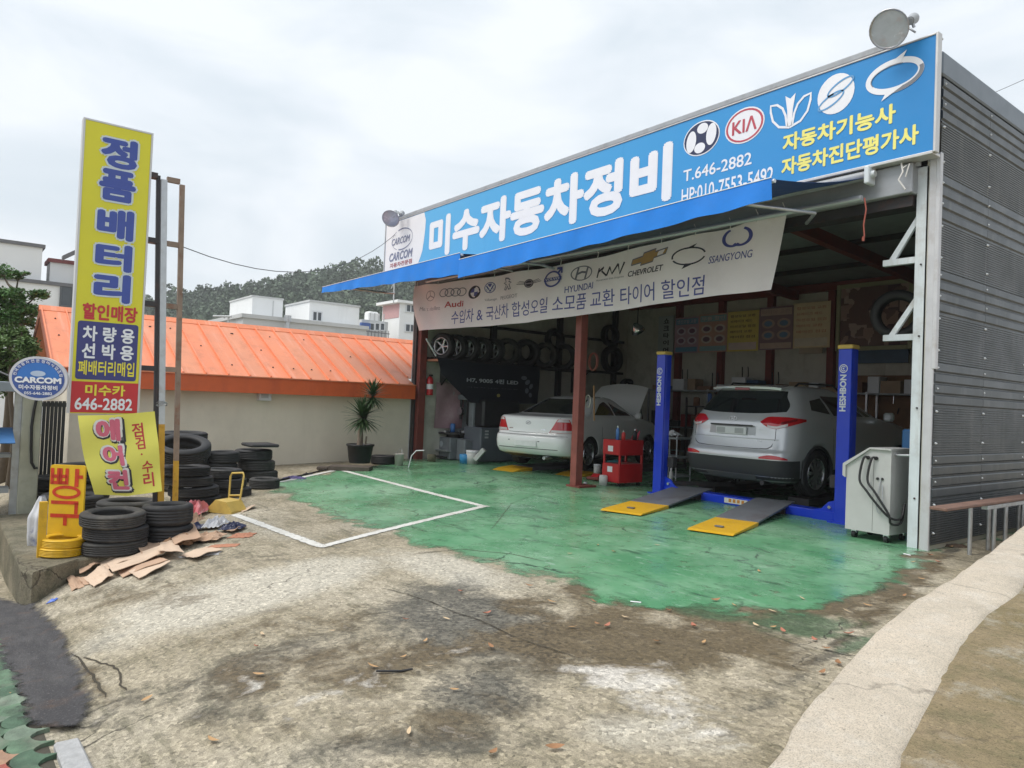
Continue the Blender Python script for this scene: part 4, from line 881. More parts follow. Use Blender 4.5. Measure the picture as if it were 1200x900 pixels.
for (pb, pt, mt, wd, lab) in (((188, 581), (192, 211), STEEL, .034, "grey square pole with yellow foot"), ((205.5, 581), (213.5, 217), RUST, .027, "rusty square pole with yellow foot")):
    Xp = -9.5; b, t_ = on_x(*pb, Xp), on_x(*pt, Xp); t_.y = b.y + (t_.y - b.y); g_ = gz(Xp, b.y); d = (t_ - b) / (t_.z - b.z); foot = b + d * (g_ - .02 - b.z); zy = YZ(190, 497 if wd > .03 else 540, Xp)[1]; mid = b + d * (zy - b.z)
    for (p, q, mm, nm) in ((foot, mid, M("yellow_foot_paint", (.62, .34, .03), .55, var=.2, dirt=((.25, .09, .03), .6, 8)), "pole_foot"), (mid, t_, mt, "pole")):
        m_ = MB(); h = wd
        vs = [(c.x - o_.x + sx * h, c.y - o_.y + sy * h, c.z - o_.z) for c in (p, q) for sx, sy in ((-1, -1), (1, -1), (1, 1), (-1, 1))]
        m_.add(vs, [(3, 2, 1, 0), (4, 5, 6, 7)] + [(i, (i + 1) % 4, 4 + (i + 1) % 4, 4 + i) for i in range(4)]); m_.build(nm, mm, sf, label=lab)
    if wd > .03: P1 = (foot, t_)
    else: P2 = (foot, t_)
def at_z(P, z): a, b = P; return a.lerp(b, (z - a.z) / (b.z - a.z))
for py in (211, 286, 359, 433):
    z = YZ(200, py, -9.5)[1]; a, b = at_z(P1, z), at_z(P2, z); m_ = MB(); m_.box(a.x - .022 - o_.x, a.x + .09 - o_.x, yb_ - .015 - o_.y, a.y - .083 - o_.y, z - .03 - o_.z, z + .03 - o_.z); m_.build("rung", DARKSTEEL, sf)
    m_ = MB(); m_.box(a.x - .025 - o_.x, a.x + .025 - o_.x, a.y + .035 - o_.y, b.y - .028 - o_.y, z - .03 - o_.z, z + .03 - o_.z); m_.build("rung", RUST, sf)
    m_ = MB(); m_.box(-.155 + 0, -.10, a.y - .05 - o_.y, a.y + .05 - o_.y, z - .04 - o_.z, z + .04 - o_.z) if False else None
m_ = MB(); q0, q1 = P1[0] - o_ - Vector((0, .062, 0)), at_z(P1, YZ(181, 205, -9.5)[1]) - o_ - Vector((0, .062, 0)); m_.add([(c.x + sx * .02, c.y + sy * .022, c.z) for c in (q0, q1) for sx, sy in ((-1, -1), (1, -1), (1, 1), (-1, 1))], [(3, 2, 1, 0), (4, 5, 6, 7)] + [(i, (i + 1) % 4, 4 + (i + 1) % 4, 4 + i) for i in range(4)]); m_.build("back_strut", DARKSTEEL, sf)
# tie wire on the pole
zt_ = YZ(190, 474, -9.5)[1]; c_ = at_z(P1, zt_); m_ = MB()
for k in range(3): m_.tube([Vector((c_.x + .065 * math.cos(t), c_.y + .065 * math.sin(t), c_.z + .012 * k + .02 * math.sin(t * 2 + k))) - o_ for t in [2 * PI * i / 10 for i in range(11)]], .006, 5)
m_.build("tie_wire", STEEL, sf)

# yellow air-conditioner cloth under the battery sign
XA = -9.34
ct = [on_x(91, 487, XA), on_x(137, 486, XA), on_x(181.5, 482, XA)]; cb_ = [on_x(109, 578, XA), on_x(148, 580.5, XA), on_x(187, 574, XA)]
def acx(u, v): return XA + .025 * math.sin(5 * u + 3 * v) * v + .02 * math.sin(9 * v + 4 * u) + .10 * v
Ht = ct[0].z - cb_[0].z
def ac(u, v):
    p = lerp_poly(ct, u).lerp(lerp_poly(cb_, u), v); return (acx(u, v), p.y + .03 * math.sin(PI * v) * (u - .8), p.z)
ACM = M("cloth_yellow", (.82, .76, .14), .75, var=.06, scale=2)
an = MB().grid(20, 20, ac, thick=.003); ao = an.build("air_con_banner", ACM); tag(ao, "hanging yellow cloth banner with pink air-conditioner lettering under the battery sign", "banner")
def acm(off):
    def f(u, v): p = Vector(ac(u, 1 - v)); return (p.x + off, p.y, p.z)
    return f
PINK = M("ink_pink", (.72, .16, .24), .5, var=.08); ABLK = M("cloth_black_ink", (.03, .03, .035), .5); AWHT = M("cloth_white_ink", (.78, .76, .72), .5)
def ac_inv(px, py):
    best = None
    p = on_x(px, py, XA + .05)
    for i in range(41):
        for j in range(41):
            q = ac(i / 40, j / 40); d = (q[1] - p.y) ** 2 + (q[2] - p.z) ** 2
            if best is None or d < best[0]: best = (d, i / 40, 1 - j / 40)
    return best[1], best[2]
for s_, tl, br in (("에", (111, 491), (142, 516)), ("어", (119, 522), (147, 545)), ("컨", (123, 550), (152, 573))):
    a, b = ac_inv(*tl), ac_inv(*br); r = (a[0], b[1], b[0], a[1])
    put_text(s_, (r[0] - .04, r[1] - .045, r[2] + .06, r[3] + .02), acm(.004), ABLK, ao, .075); put_text(s_, (r[0] - .03, r[1] - .02, r[2] + .03, r[3] + .025), acm(.007), AWHT, ao, .06); put_text(s_, r, acm(.010), PINK, ao, .045)
for s_, tl, br in (("점", (156, 497), (170, 511)), ("검", (158, 513), (171, 526)), ("·", (164, 531), (168, 534)), ("수", (166, 540), (178, 552)), ("리", (167, 555), (179, 568))):
    a, b = ac_inv(*tl), ac_inv(*br); put_text(s_, (a[0], b[1], b[0], a[1]), acm(.004), INK_RED, ao, .02)

# ================================================================ round sign on a pillar at the left
rc = dep(45, 443.5, 7.7)
rs = thing("round_sign", "blue oval sign with white rim and lettering on the far left", "sign", rc)
vx = Vector((.0, 1, 0)).lerp(Vector((RGT.x, RGT.y, 0)).normalized(), .75).normalized(); nv = vx.cross(Vector((0, 0, 1)))
def RS(off): return lambda u, v: tuple(vx * (u + v * -.06) + Vector((0, 0, 1)) * v + nv * off)
a_, b_ = 31.5 / F_PX * 7.7, 25.8 / F_PX * 7.7
m_ = MB(); m_.prism(disc(0, 0, a_, b_, 40), RS(-.045), RS(0)); m_.build("sign_rim", M("round_rim", (.62, .62, .66), .4, .1), rs)
RB1 = M("round_blue", (.035, .17, .52), .4, var=.08); RB2 = M("round_navy", (.05, .10, .33), .4, var=.08)
put_shape([disc(0, 0, a_ * .90, b_ * .89, 40)], RS(.003), RB2, rs, 'colour_field'); put_shape([ell(0, -.0, a_ * .73, b_ * .72, 30, .0, PI)], RS(.005), RB1, rs, 'colour_field')
put_text("CARCOM", (-a_ * .80, -b_ * .22, a_ * .80, b_ * .06), RS(.008), SW, rs, .05); put_text("미수자동차정비", (-a_ * .66, -b_ * .52, a_ * .66, -b_ * .30), RS(.008), SW, rs, .03); put_text("055-646-2882", (-a_ * .48, -b_ * .74, a_ * .48, -b_ * .61), RS(.008), SW, rs, .02)
put_shape([disc(0, b_ * .22, a_ * .26, b_ * .13)], RS(.008), M("round_pale", (.45, .55, .70), .4), rs)
arc = "전국자동차전문정비사업조합"
for i, ch in enumerate(arc):
    t = PI * (.93 - .86 * i / (len(arc) - 1)); cx, cy = a_ * .81 * math.cos(t), b_ * .80 * math.sin(t) + .0; s_ = .017; ct_, st_ = math.cos(t - PI / 2), math.sin(t - PI / 2); f0 = RS(.008)
    put_text(ch, (-s_, -s_, s_, s_), (lambda u, v, cx=cx, cy=cy, c=ct_, s=st_: f0(cx + u * c - v * s, cy + u * s + v * c)), SW, rs, .01)
pil = dep(36, 575, 9.4); 
m_ = MB(); q_ = nv * -.05; m_.tube([q_ + vx * -.1, q_ + Vector((pil.x - rc.x, pil.y - rc.y, 0)) * .85 + Vector((0, 0, .02))], .02, 8); m_.build("sign_arm", STEEL, rs)

# ================================================================ tyres
def tyre_mesh(variant):
    n = 64; prof = [(.205, -.085), (.215, -.098), (.235, -.106), (.262, -.110), (.286, -.106), (.300, -.097), (.312, -.086), (.3165, -.080)]
    tread = []
    for g in (-.048, -.016, .016, .048): tread += [(.320, g - .006), (.313, g - .005), (.313, g + .005), (.320, g + .006)]
    prof = prof + tread + [(r, -z) for r, z in reversed(prof)] + [(.200, .07), (.215, .03), (.222, 0), (.215, -.03), (.200, -.07)]
    m = len(prof); vs = []
    for i in range(n):
        t = 2 * PI * i / n
        for k, (r, z) in enumerate(prof):
            q = r
            if 5 <= k <= m - 11 and r > .30:
                ph = (i + int(variant) * (k // 5)) % 4
                if ph == 0 and r > .316: q = r - (.006 if variant < 2 else .003)
                if k in (6, 7) or k in (m - 13, m - 12): q = r - (.004 if i % 2 else 0)
            if 2 <= k <= 3 and variant == 1: q = r + (.002 if i % 3 == 0 else 0)
            vs.append((q * math.cos(t), q * math.sin(t), z))
    fs = [(i * m + k, ((i + 1) % n) * m + k, ((i + 1) % n) * m + (k + 1) % m, i * m + (k + 1) % m) for i in range(n) for k in range(m)]
    b = MB(); b.add(vs, fs, True); return b.mesh("tyre")
TY = [tyre_mesh(k) for k in range(3)]
for t in TY: t.materials.append(RUBBER)
YTM = M("yellow_tyre_paint", (.68, .40, .012), .5, var=.12, dirt=((.35, .2, .03), .5, 6), bump=.1)
TYY = tyre_mesh(0); TYY.materials.append(YTM)
ORD = {1: [""], 2: ["lower", "upper"], 3: ["bottom", "middle", "top"], 4: ["bottom", "second lowest", "second highest", "top"], 5: ["bottom", "second lowest", "middle", "second highest", "top"]}
RUBS = [RUBBER, M('tyre_rubber_dusty', (.045, .044, .043), .8, var=.3, scale=3, bump=.15, bscale=25, dirt=((.17, .155, .13), .6, 2.2)), M('tyre_rubber_fresh', (.018, .018, .02), .6, var=.2, scale=4, bump=.1, bscale=25, dirt=((.06, .055, .05), .4, 3))]
TYV = []
for t in TY:
    for r__ in RUBS: c__ = t.copy(); c__.materials.clear(); c__.materials.append(r__); TYV.append(c__)
def one_tyre(c, dia, W, lab, group, rot=(0, 0, 0), mesh=None):
    o = bpy.data.objects.new("tyre", mesh or random.choice(TYV)); COL.objects.link(o); o.location = c; o.rotation_euler = (rot[0], rot[1], random.uniform(0, 6.28) if not rot[2] else rot[2]); s = dia / .64; o.scale = (s, s, W / .22)
    tag(o, lab, "tyre", group); return o
def stack(px, yb, yt, wpx, n, where, lean=(0, 0), group="old tyres stacked outdoors", zg=None, tilt_top=0.0, mesh=None, jit=.02, word="tyre"):
    p = on_g(px, yb) if zg is None else on_z(px, yb, zg); t = (p - CAMP).dot(FWD); dia = wpx * t / F_PX; h = Vector((p.x, p.y, 0)).normalized(); c = p + h * dia * .48
    zt_ = on_z(px, yt, 0); d = ray(px, yt); s = p.x / d.x if abs(d.x) > .2 else p.y / d.y; ztop = EYE + d.z * s
    W = (ztop - p.z) / n; r_ = Vector((h.y, -h.x, 0)); zb = p.z
    for i in range(n):
        f = i / max(1, n - 1) if n > 1 else 0
        cc = c + r_ * (lean[0] * f + random.uniform(-jit, jit)) + h * (lean[1] * f + random.uniform(-jit, jit)); tl = (random.uniform(-.03, .03), random.uniform(-.03, .03), 0)
        if i == n - 1 and tilt_top: ax = r_ * tilt_top; tl = (ax.x, ax.y, 0)
        w_ = ORD[n][i]; lab = (w_ + " " + word + " " if w_ else "single black tyre ") + where
        one_tyre((cc.x, cc.y, zb + W * (i + .5) + (dia * .5 * math.sin(abs(tilt_top)) * .8 if (i == n - 1 and tilt_top) else 0)), dia, W, lab, group, tl, mesh)
stack(132, 655, 604, 72, 3, "of the front stack just right of the yellow repair sign", zg=ST_Z)
stack(194, 642, 594, 57, 2, "of the front pair beside the cardboard")
stack(150, 630, 590, 70, 2, "behind the front stack, under the yellow cloth banner")
stack(92, 612, 546, 62, 3, "of the stack at the back behind the yellow cloth's left edge")
stack(60, 606, 560, 50, 3, "of the leftmost stack beside the white bag")
stack(80, 628, 583, 68, 2, "directly behind the yellow repair board")
stack(229, 596, 548, 57, 4, "of the tall leaning stack right of the sign poles", lean=(-.16, 0), tilt_top=0.0)
p = on_x(214, 529, -10.9); tq_ = one_tyre(dep(214, 526, (p - CAMP).dot(FWD) - .25), .73, .2, "tilted tyre lying on top of the tall leaning stack", "old tyres stacked outdoors"); tq_.rotation_euler = (Vector((0, 0, 1)) + Vector((-p.x, -p.y, 0)).normalized() * .32).to_track_quat('Z', 'Y').to_euler()
stack(214, 576, 507, 52, 5, "of the high stack against the wall behind the poles")
stack(259, 571, 530, 37, 3, "of the narrow stack behind the yellow wheel chock")
stack(271, 584, 551, 44, 3, "of the stack with the yellow wheel chock in front", lean=(-.14, 0))
stack(303, 566, 528, 43, 3, "of the rightmost stack by the house wall", lean=(-.10, 0))
stack(308, 574, 562, 35, 1, "lying in front of the rightmost stack")
p = on_g(302, 566); q = on_x(302, 523, p.x - .2); m_ = MB()
m_.box(q.x - .28, q.x + .28, q.y - .2, q.y + .28, q.z - .0, q.z + .05, bev=.02); tag(m_.build("rubber_mat", RUBBER), "flat black rubber piece on top of the rightmost tyre stack", "mat")
stack(449, 545, 534.5, 31, 1, "lying flat between the potted yucca and the garage")
stack(72, 655, 633, 49, 2, "under the orange-lettered repair board", zg=ST_Z, mesh=TYY, group="yellow painted tyres", word="yellow painted tyre")

# ================================================================ yellow puncture-repair sign
pc = on_z(74, 652, ST_Z); pc = pc + Vector((pc.x, pc.y, 0)).normalized() * .22
t_ = (pc - CAMP).dot(FWD); pr_ = thing("repair_sign", "yellow board with big red Korean letters standing in yellow tyres", "sign", (pc.x, pc.y, ST_Z))
ux = Vector((RGT.x, RGT.y, 0)).normalized(); uy = Vector((0, 0, 1)); nn_ = ux.cross(uy)
def PS(off): return lambda u, v: tuple(ux * u + uy * v + nn_ * off)
bw = 41 / F_PX * t_ / 2; zt_ = dep(74, 545, t_).z - ST_Z; zl = dep(74, 648, t_).z - ST_Z
o_ = []
for cx, cy, t0 in ((bw - .03, zt_ - .03, 0), (-bw + .03, zt_ - .03, PI / 2)): o_ += ell(cx, cy, .03, .03, 5, t0, t0 + PI / 2)
o_ += [(-bw, .16), (bw, .16)]
PYB = M("yellow_board_paint", (.78, .48, .012), .4, var=.08, dirt=((.5, .25, .02), .4, 5)); PRL = M("red_brush_paint", (.60, .045, .012), .5, var=.25, scale=18)
m_ = MB(); m_.prism(o_, PS(-.025), PS(0)); m_.build("sign_board", PYB, pr_)
zc = lambda py: dep(74, py, t_).z - ST_Z
S_ = lambda pts, w_: stroke(pts, w_)
x0, x1 = -bw * .86, bw * .90; k = .036
def hh(a, b): return zc(a), zc(b)
shp = []
z1, z0 = zc(549), zc(568)        # ㅃ + ㅏ
for xa, xb in ((-.86, -.50), (-.38, -.02)): xa, xb = bw * xa, bw * xb; shp += [S_([(xa, z1), (xa, z0)], k), S_([(xb, z1), (xb, z0)], k), S_([(xa, (z0 + z1) / 2), (xb, (z0 + z1) / 2)], k), S_([(xa, z0 + k / 2), (xb, z0 + k / 2)], k)]
shp += [S_([(bw * .55, z1), (bw * .55, z0 - .02)], k * 1.2), S_([(bw * .55, (z0 + z1) / 2), (bw * .9, (z0 + z1) / 2)], k)]
shp += [ring(0, zc(577), bw * .82, (zc(569) - zc(585)) / 2, k, wy=k * .9)]
shp += [S_([(-bw * .85, zc(589)), (bw * .72, zc(589))], k), S_([(bw * .60, zc(589)), (bw * .60, zc(602))], k), S_([(-bw * .86, zc(604.5)), (bw * .92, zc(604.5))], k * 1.1), S_([(0, zc(604.5)), (0, zc(616))], k * 1.1)]
put_shape(shp, PS(.004), PRL, pr_, 'lettering')
m_ = MB(); pl_ = dep(47.5, 655, t_ - .25) - Vector((pc.x, pc.y, ST_Z)); pt_ = dep(48, 588, t_ - .25) - Vector((pc.x, pc.y, ST_Z)); m_.box(pl_.x - .03, pl_.x + .03, pl_.y - .035, pl_.y + .035, .0, pt_.z); m_.build("side_post", YTM, pr_)

# ================================================================ cardboard, paper and rubbish on the slope
CARD = M("cardboard", (.50, .335, .23), .85, var=.12, scale=6, bump=.15, dirt=((.36, .24, .16), .5, 3)); CARDL = M("pale_cardboard", (.62, .47, .35), .85, var=.1, bump=.15, dirt=((.45, .33, .24), .4, 3))
def crop(x, y): return x / 2.647, y / 2.647 + 380
cards = [("brown cardboard flap leaning on the concrete step", [(235, 740), (300, 718), (312, 757), (246, 792)], CARD, .05), ("narrow cardboard flap against the front tyre stack", [(310, 715), (412, 682), (417, 706), (320, 747)], CARD, .09),
 ("long pale cardboard sheet under the others", [(305, 755), (430, 708), (455, 735), (330, 777)], CARDL, .035), ("long cardboard strip lying across the pile", [(330, 765), (500, 714), (515, 716), (506, 737), (347, 792)], CARDL, .06), ("small cardboard piece at the top of the pile", [(425, 720), (470, 684), (497, 700), (440, 737)], CARD, .075),
 ("biggest square pale cardboard sheet at the right of the pile", [(498, 692), (530, 679), (597, 712), (542, 754), (488, 737)], CARDL, .07), ("flat cardboard sheet at the lower right of the pile", [(398, 777), (506, 740), (528, 755), (430, 797)], CARDL, .02), ("lowest cardboard sheet at the front of the pile", [(258, 797), (320, 770), (352, 790), (290, 822)], CARDL, .025),
 ("brown cardboard offcut under the lowest sheet", [(240, 800), (300, 780), (320, 800), (262, 812)], CARD, .006), ("torn pale cardboard scrap beside the white line", [(690, 640), (740, 622), (765, 632), (715, 655)], CARD, .006), ("wide cardboard panel half under the long strip", [(345, 750), (470, 715), (520, 745), (380, 790)], CARD, .008), ("cardboard flap leaning at the foot of the second tyre stack", [(520, 668), (600, 655), (622, 690), (540, 712)], CARD, .10), ("thin torn cardboard strip at the lower left of the pile", [(205, 800), (245, 785), (262, 815), (222, 830)], CARD, .004), ("creased cardboard sheet below the crumpled heap", [(560, 720), (640, 690), (690, 705), (600, 742)], CARDL, .012), ("small wooden-coloured scrap near the yellow wheel chock", [(742, 575), (788, 566), (792, 572), (752, 584)], CARDL, .01)]
for i, (lab, q, mt, up) in enumerate(cards):
    P = [on_g(*crop(*c)) for c in q]; c = sum(P, Vector()) / len(P); t0 = thing("cardboard", lab, "cardboard", c, 0, "loose cardboard on the slope") if False else None
    P = P if len(P) == 4 else [P[0], P[1], (P[2] + P[3]) / 2, P[4]]
    lift_ = [up + random.uniform(-.006, .015) + (.04 if (i + k) % 4 == 0 else 0) for k in range(4)]; fl_ = random.uniform(.3, .7); fh_ = random.uniform(.01, .035) * random.choice((1, 1, -.3))
    def cardf(u, v):
        p = P[0].lerp(P[1], u).lerp(P[3].lerp(P[2], u), v); z = (lift_[0] * (1 - u) + lift_[1] * u) * (1 - v) + (lift_[3] * (1 - u) + lift_[2] * u) * v
        z += fh_ * max(0, 1 - abs(u - fl_) / .35) + .012 * mnoise.noise(Vector((u * 3 + i, v * 3, 7))); e = .012 * mnoise.noise(Vector((u * 9, v * 9, i)))
        return (p.x - c.x + e, p.y - c.y - e, p.z - c.z + max(.004, z))
    o = MB().grid(10, 8, cardf, smooth=False, thick=-.006).build("cardboard", mt); o.location = c; tag(o, lab, "cardboard", "loose cardboard on the slope")
def crumple(name, lab, cat, px, py, wpx, hpx, mat, amp, seed, up=.03, n=22, group=None, fold=7.0):
    c = on_g(px, py); t = (c - CAMP).dot(FWD); w_ = wpx * t / F_PX; d_ = hpx * t / F_PX * 2.4; ax = Vector((RGT.x, RGT.y, 0)).normalized(); ay = Vector((FWD.x, FWD.y, 0)).normalized()
    def f(u, v):
        q = Vector((u * fold + seed, v * fold * .8, seed * 1.7)); e = 1 + .25 * mnoise.noise(Vector((u * 5 + seed, v * 5, 3)))
        p = ax * ((u - .5) * w_ * e) + ay * ((v - .5) * d_ * e); k = min(1, 4 * min(u, 1 - u, v, 1 - v) + .15)
        h = up + amp * k * (1.0 - 1.5 * abs(mnoise.noise(q * .55)) + .35 * mnoise.noise(q * 1.3) - .15) * .75
        g_ = gz(c.x + p.x, c.y + p.y) - c.z; return (p.x, p.y, g_ + h)
    o = MB().grid(n, n, f, smooth=False, thick=.004).build(name, mat); o.location = c; tag(o, lab, cat, group); return o
KRAFT = M("kraft_paper", (.36, .21, .12), .8, var=.2, dirt=((.22, .12, .07), .5, 5)); PLASW = M("white_plastic_film", (.62, .62, .64), .35, var=.15); PLASB = M("dark_blue_film", (.03, .035, .09), .3, var=.3); PINKB = M("pink_plastic", (.55, .16, .18), .4, var=.3, dirt=((.68, .5, .5), .8, 7)); CLAY = M("orange_scrap", (.45, .20, .12), .8, var=.25, dirt=((.28, .14, .09), .6, 8)); PURP = M("purple_cloth", (.13, .11, .24), .9, var=.3)
crumple("crumpled_cardboard", "big crumpled brown cardboard heap beside the flat sheets", "cardboard", 205, 640, 50, 13, KRAFT, .13, 3)
crumple("crumpled_cardboard", "crumpled brown paper heap right of the biggest heap", "cardboard", 240, 634, 40, 12, CARD, .10, 11)
crumple("plastic_film", "white plastic film draped over the rubbish", "plastic", 252, 618, 22, 14, PLASW, .16, 5)
crumple("plastic_film", "dark blue plastic film among the cardboard", "plastic", 222, 622, 34, 7, PLASB, .09, 8)
crumple("plastic_film", "dark plastic wrapper at the right end of the rubbish", "plastic", 272, 622, 26, 9, PLASB, .10, 17)
crumple("plastic_bag", "crumpled pink and white plastic bag beside the tyres", "bag", 224, 606, 26, 22, PINKB, .26, 23)
crumple("plastic_film", "grey plastic sheet on top of the pink bag", "plastic", 214, 590, 26, 8, PLASW, .12, 29, up=.16)
crumple("scrap_piece", "flat orange scrap on the concrete by the white line", "scrap", 284, 628, 26, 10, CLAY, .03, 31, up=.005)
crumple("scrap_piece", "thin brown scrap below the crumpled heap", "scrap", 262, 640, 34, 6, CLAY, .02, 37, up=.004)
crumple("plastic_film", "thin white film at the foot of the rubbish", "plastic", 235, 650, 44, 6, PLASW, .02, 41, up=.004)
crumple("cardboard_box", "small torn cardboard box in the middle of the rubbish", "cardboard", 226, 617, 20, 9, CARD, .16, 43, up=.06)
crumple("blue_scrap", "small blue plastic scrap at the foot of the concrete step", "plastic", 61, 705, 10, 3, M("blue_scrap", (.08, .16, .55), .4), .03, 45, up=.004, n=6)
crumple("cloth", "purple cloth on the ground by the house wall", "cloth", 345, 561, 26, 4, PURP, .07, 47, up=.004)
crumple("cloth", "dark rag near the planks under the pot", "cloth", 361, 556, 10, 2.5, M("dark_rag", (.04, .04, .045), .9), .06, 49, up=.004, n=8)
# white patterned bag
c = on_z(37, 640, ST_Z); t = (c - CAMP).dot(FWD); ax = ux; ay = Vector((FWD.x, FWD.y, 0)).normalized(); c = c + ay * .1
BAGM = M("patterned_bag", (.62, .63, .66), .5, var=.05, dirt=((.06, .09, .28), 1.0, 7))
def bag(u, v):
    th = 2 * PI * u; h = v * .52; r = (.12 + .02 * math.sin(5 * th)) * (1 - .75 * max(0, v - .6) / .4) * (.8 + .2 * min(1, v * 5)) + .012 * mnoise.noise(Vector((u * 9, v * 6, 2)))
    return tuple(ax * (r * math.cos(th) * .75 + .02 * v) + ay * (r * math.sin(th)) + Vector((0, 0, h)))
o = MB().grid(24, 14, bag, smooth=True).build("shopping_bag", BAGM); o.location = c; tag(o, "white bag with blue pattern beside the yellow repair sign", "bag")
# yellow wheel chock with handle
c = on_g(265, 603); t = (c - CAMP).dot(FWD); ay = Vector((FWD.x, FWD.y, 0)).normalized(); ck = thing("wheel_chock", "yellow wheel chock with a tall tube handle in front of tyres", "wheel chock", c + ay * .22 , math.atan2(ux.y, ux.x) - .35); ck.scale = (.8, .8, .9); ck.location = ck.location - ux * .06
CHY = M("chock_yellow", (.58, .41, .10), .5, var=.12, dirt=((.35, .22, .07), .5, 6))
m_ = MB(); m_.prism([(-.24, 0), (.24, 0), (.24, .04), (.13, .17), (-.10, .19), (-.24, .07)], lambda a, z: (a, -.20, z), lambda a, z: (a, .16, z)); m_.build("wedge", CHY, ck)
m_ = MB(); m_.tube([(-.12, .14, .16), (-.15, .19, .50), (-.13, .20, .55), (.10, .20, .57), (.13, .19, .53), (.12, .13, .16)], .016, 8); m_.tube([(-.12, .145, .22), (.12, .145, .24)], .014, 8); m_.build("handle", CHY, ck)

# ================================================================ fallen leaves and litter on the yard
LM = [M("dry_leaf_tan", (.50, .30, .14), .7, var=.3, scale=30), M("dry_leaf_brown", (.33, .17, .08), .7, var=.3, scale=30), M("dry_leaf_pale", (.60, .45, .28), .7, var=.2, scale=30), M("dry_leaf_red", (.42, .16, .10), .7, var=.2, scale=30)]
def leaf_mesh(bend, wd):
    def f(u, v): w_ = math.sin(PI * min(.999, u * .96 + .02)) ** .8 * wd; x = (u - .5); y = (v - .5) * w_; return (x, y + .06 * math.sin(u * 3), bend * ((u - .5) ** 2 * 1.6 + abs(v - .5) * w_ * .8))
    return MB().grid(7, 2, f).mesh("fallen_leaf")
leaf_ms = []
for k in range(4):
    me_ = leaf_mesh((.25, .4, .15, .5)[k], (.34, .42, .3, .45)[k]); me_.materials.append(LM[k]); leaf_ms.append(me_)
pts = [(733, 725), (696, 707), (783, 717), (700, 733), (712, 736), (647, 707), (570, 721), (475, 728), (498, 753), (472, 772), (523, 727), (532, 811), (578, 886), (575, 760), (540, 695), (620, 688), (671, 737), (770, 754), (437, 783), (503, 783), (300, 760), (303, 793), (172, 822), (389, 741), (308, 745), (886, 734), (906, 737), (1017, 711), (993, 718), (995, 745), (940, 703), (1048, 672), (890, 671), (825, 755), (812, 736), (838, 705), (700, 640), (668, 650), (720, 648), (770, 640), (983, 780), (963, 790), (1070, 660), (1105, 690), (1080, 680), (1100, 660), (1060, 700), (41, 770), (60, 800), (20, 815), (968, 762), (917, 742), (905, 718), (860, 711), (745, 598), (815, 612), (1090, 652), (1115, 642), (955, 752), (480, 860), (650, 880), (250, 870)]
for i, p in enumerate(pts):
    c = on_g(*p); o = bpy.data.objects.new("fallen_leaf", random.choice(leaf_ms)); COL.objects.link(o); s_ = random.uniform(.045, .085) * (1 if p[1] > 650 else 1.2); o.scale = (s_, s_, s_); o.location = (c.x, c.y, c.z + .014); o.rotation_euler = (random.uniform(-.2, .2), random.uniform(-.2, .2), random.uniform(0, 6.28))
    tag(o, "small dry curled %s leaf lying on the yard" % {"dry_leaf_tan": "tan", "dry_leaf_brown": "dark brown", "dry_leaf_pale": "pale straw-coloured", "dry_leaf_red": "reddish"}[o.data.materials[0].name], "leaf", "dry leaves scattered over the yard")
c = on_g(462, 788); m_ = MB(); m_.tube([(-.10, 0, .008), (-.03, -.012, .012), (.04, -.005, .01), (.10, .03, .008)], .007, 6); o = m_.build("rubber_strip", RUBBER); o.location = c; o.rotation_euler.z = math.atan2(ux.y, ux.x) + .1; tag(o, "short black bent rubber strip lying on the concrete", "rubber strip")
for p, lab in (((745, 707), "white cigarette end near the edge of the green paint"), ((1063, 651), "short white plastic stick near the right post")):
    c = on_g(*p); m_ = MB(); m_.cyl((-.04, 0, .01), (.04, .0, .01), .006, n=6); o = m_.build("white_stick", WHITE); o.location = c; o.rotation_euler.z = random.uniform(0, 3); tag(o, lab, "litter")

# ================================================================ potted yucca and bits by the house wall
c = on_g(420, 551); t = (c - CAMP).dot(FWD); ay = Vector((FWD.x, FWD.y, 0)).normalized(); s_ = t / F_PX
pk = thing("plank", "dark weathered plank under the plant pot", "plank", on_g(408, 552) + ay * .12, math.atan2(ux.y, ux.x)); DW = M("weathered_wood", (.10, .08, .065), .85, var=.3, bump=.3, bscale=20)
MB().box(-.38, .42, -.16, .2, 0, .09, bev=.01).build("board", DW, pk); MB().box(-.62, -.40, -.12, .1, 0, .06, bev=.01).build("board", DW, pk)
pb = on_g(418, 549) + ay * .25; pb.z = gz(pb.x, pb.y) + .09
yu = thing("potted_yucca", "two-headed yucca in a black tub against the cream wall", "plant", pb)
rt = 16 * s_; MB().lathe([(0, 0), (rt * .78, 0), (rt * .80, .02), (rt * .97, .34), (rt * 1.06, .345), (rt * 1.06, .38), (rt * .96, .38), (rt * .93, .33), (0, .32)], 28).build("pot", BLACK, yu)
MB().lathe([(rt * .92, .325), (0, .345)], 18).build("soil", M("soil", (.10, .07, .05), .95, bump=.6), yu)
h0 = Vector((-.03, 0, .33)); hA = (dep(425, 489, t + .25) - pb); hB = (dep(437, 464, t + .3) - pb)
BARK = M("yucca_bark", (.24, .19, .15), .9, var=.3, bump=.5, bscale=30); m_ = MB(); k1 = Vector((-.02, 0, .68))
m_.tube([h0, h0.lerp(k1, .5) + Vector((.01, 0, 0)), k1, k1.lerp(hA, .5), hA], [.065, .06, .052, .03, .02], 10); m_.tube([k1, k1.lerp(hB, .45) + Vector((.03, 0, .02)), hB.lerp(k1, .2), hB], [.045, .035, .03, .02], 8); m_.build("trunk", BARK, yu)
m_ = MB(); m_.tube([(.18, .02, .32), (.22, .02, .55)], .018, 6); m_.build("stump", BARK, yu)
YLM = M("yucca_leaf", (.045, .085, .032), .45, var=.3, scale=3, dirt=((.11, .14, .05), .6, 2))
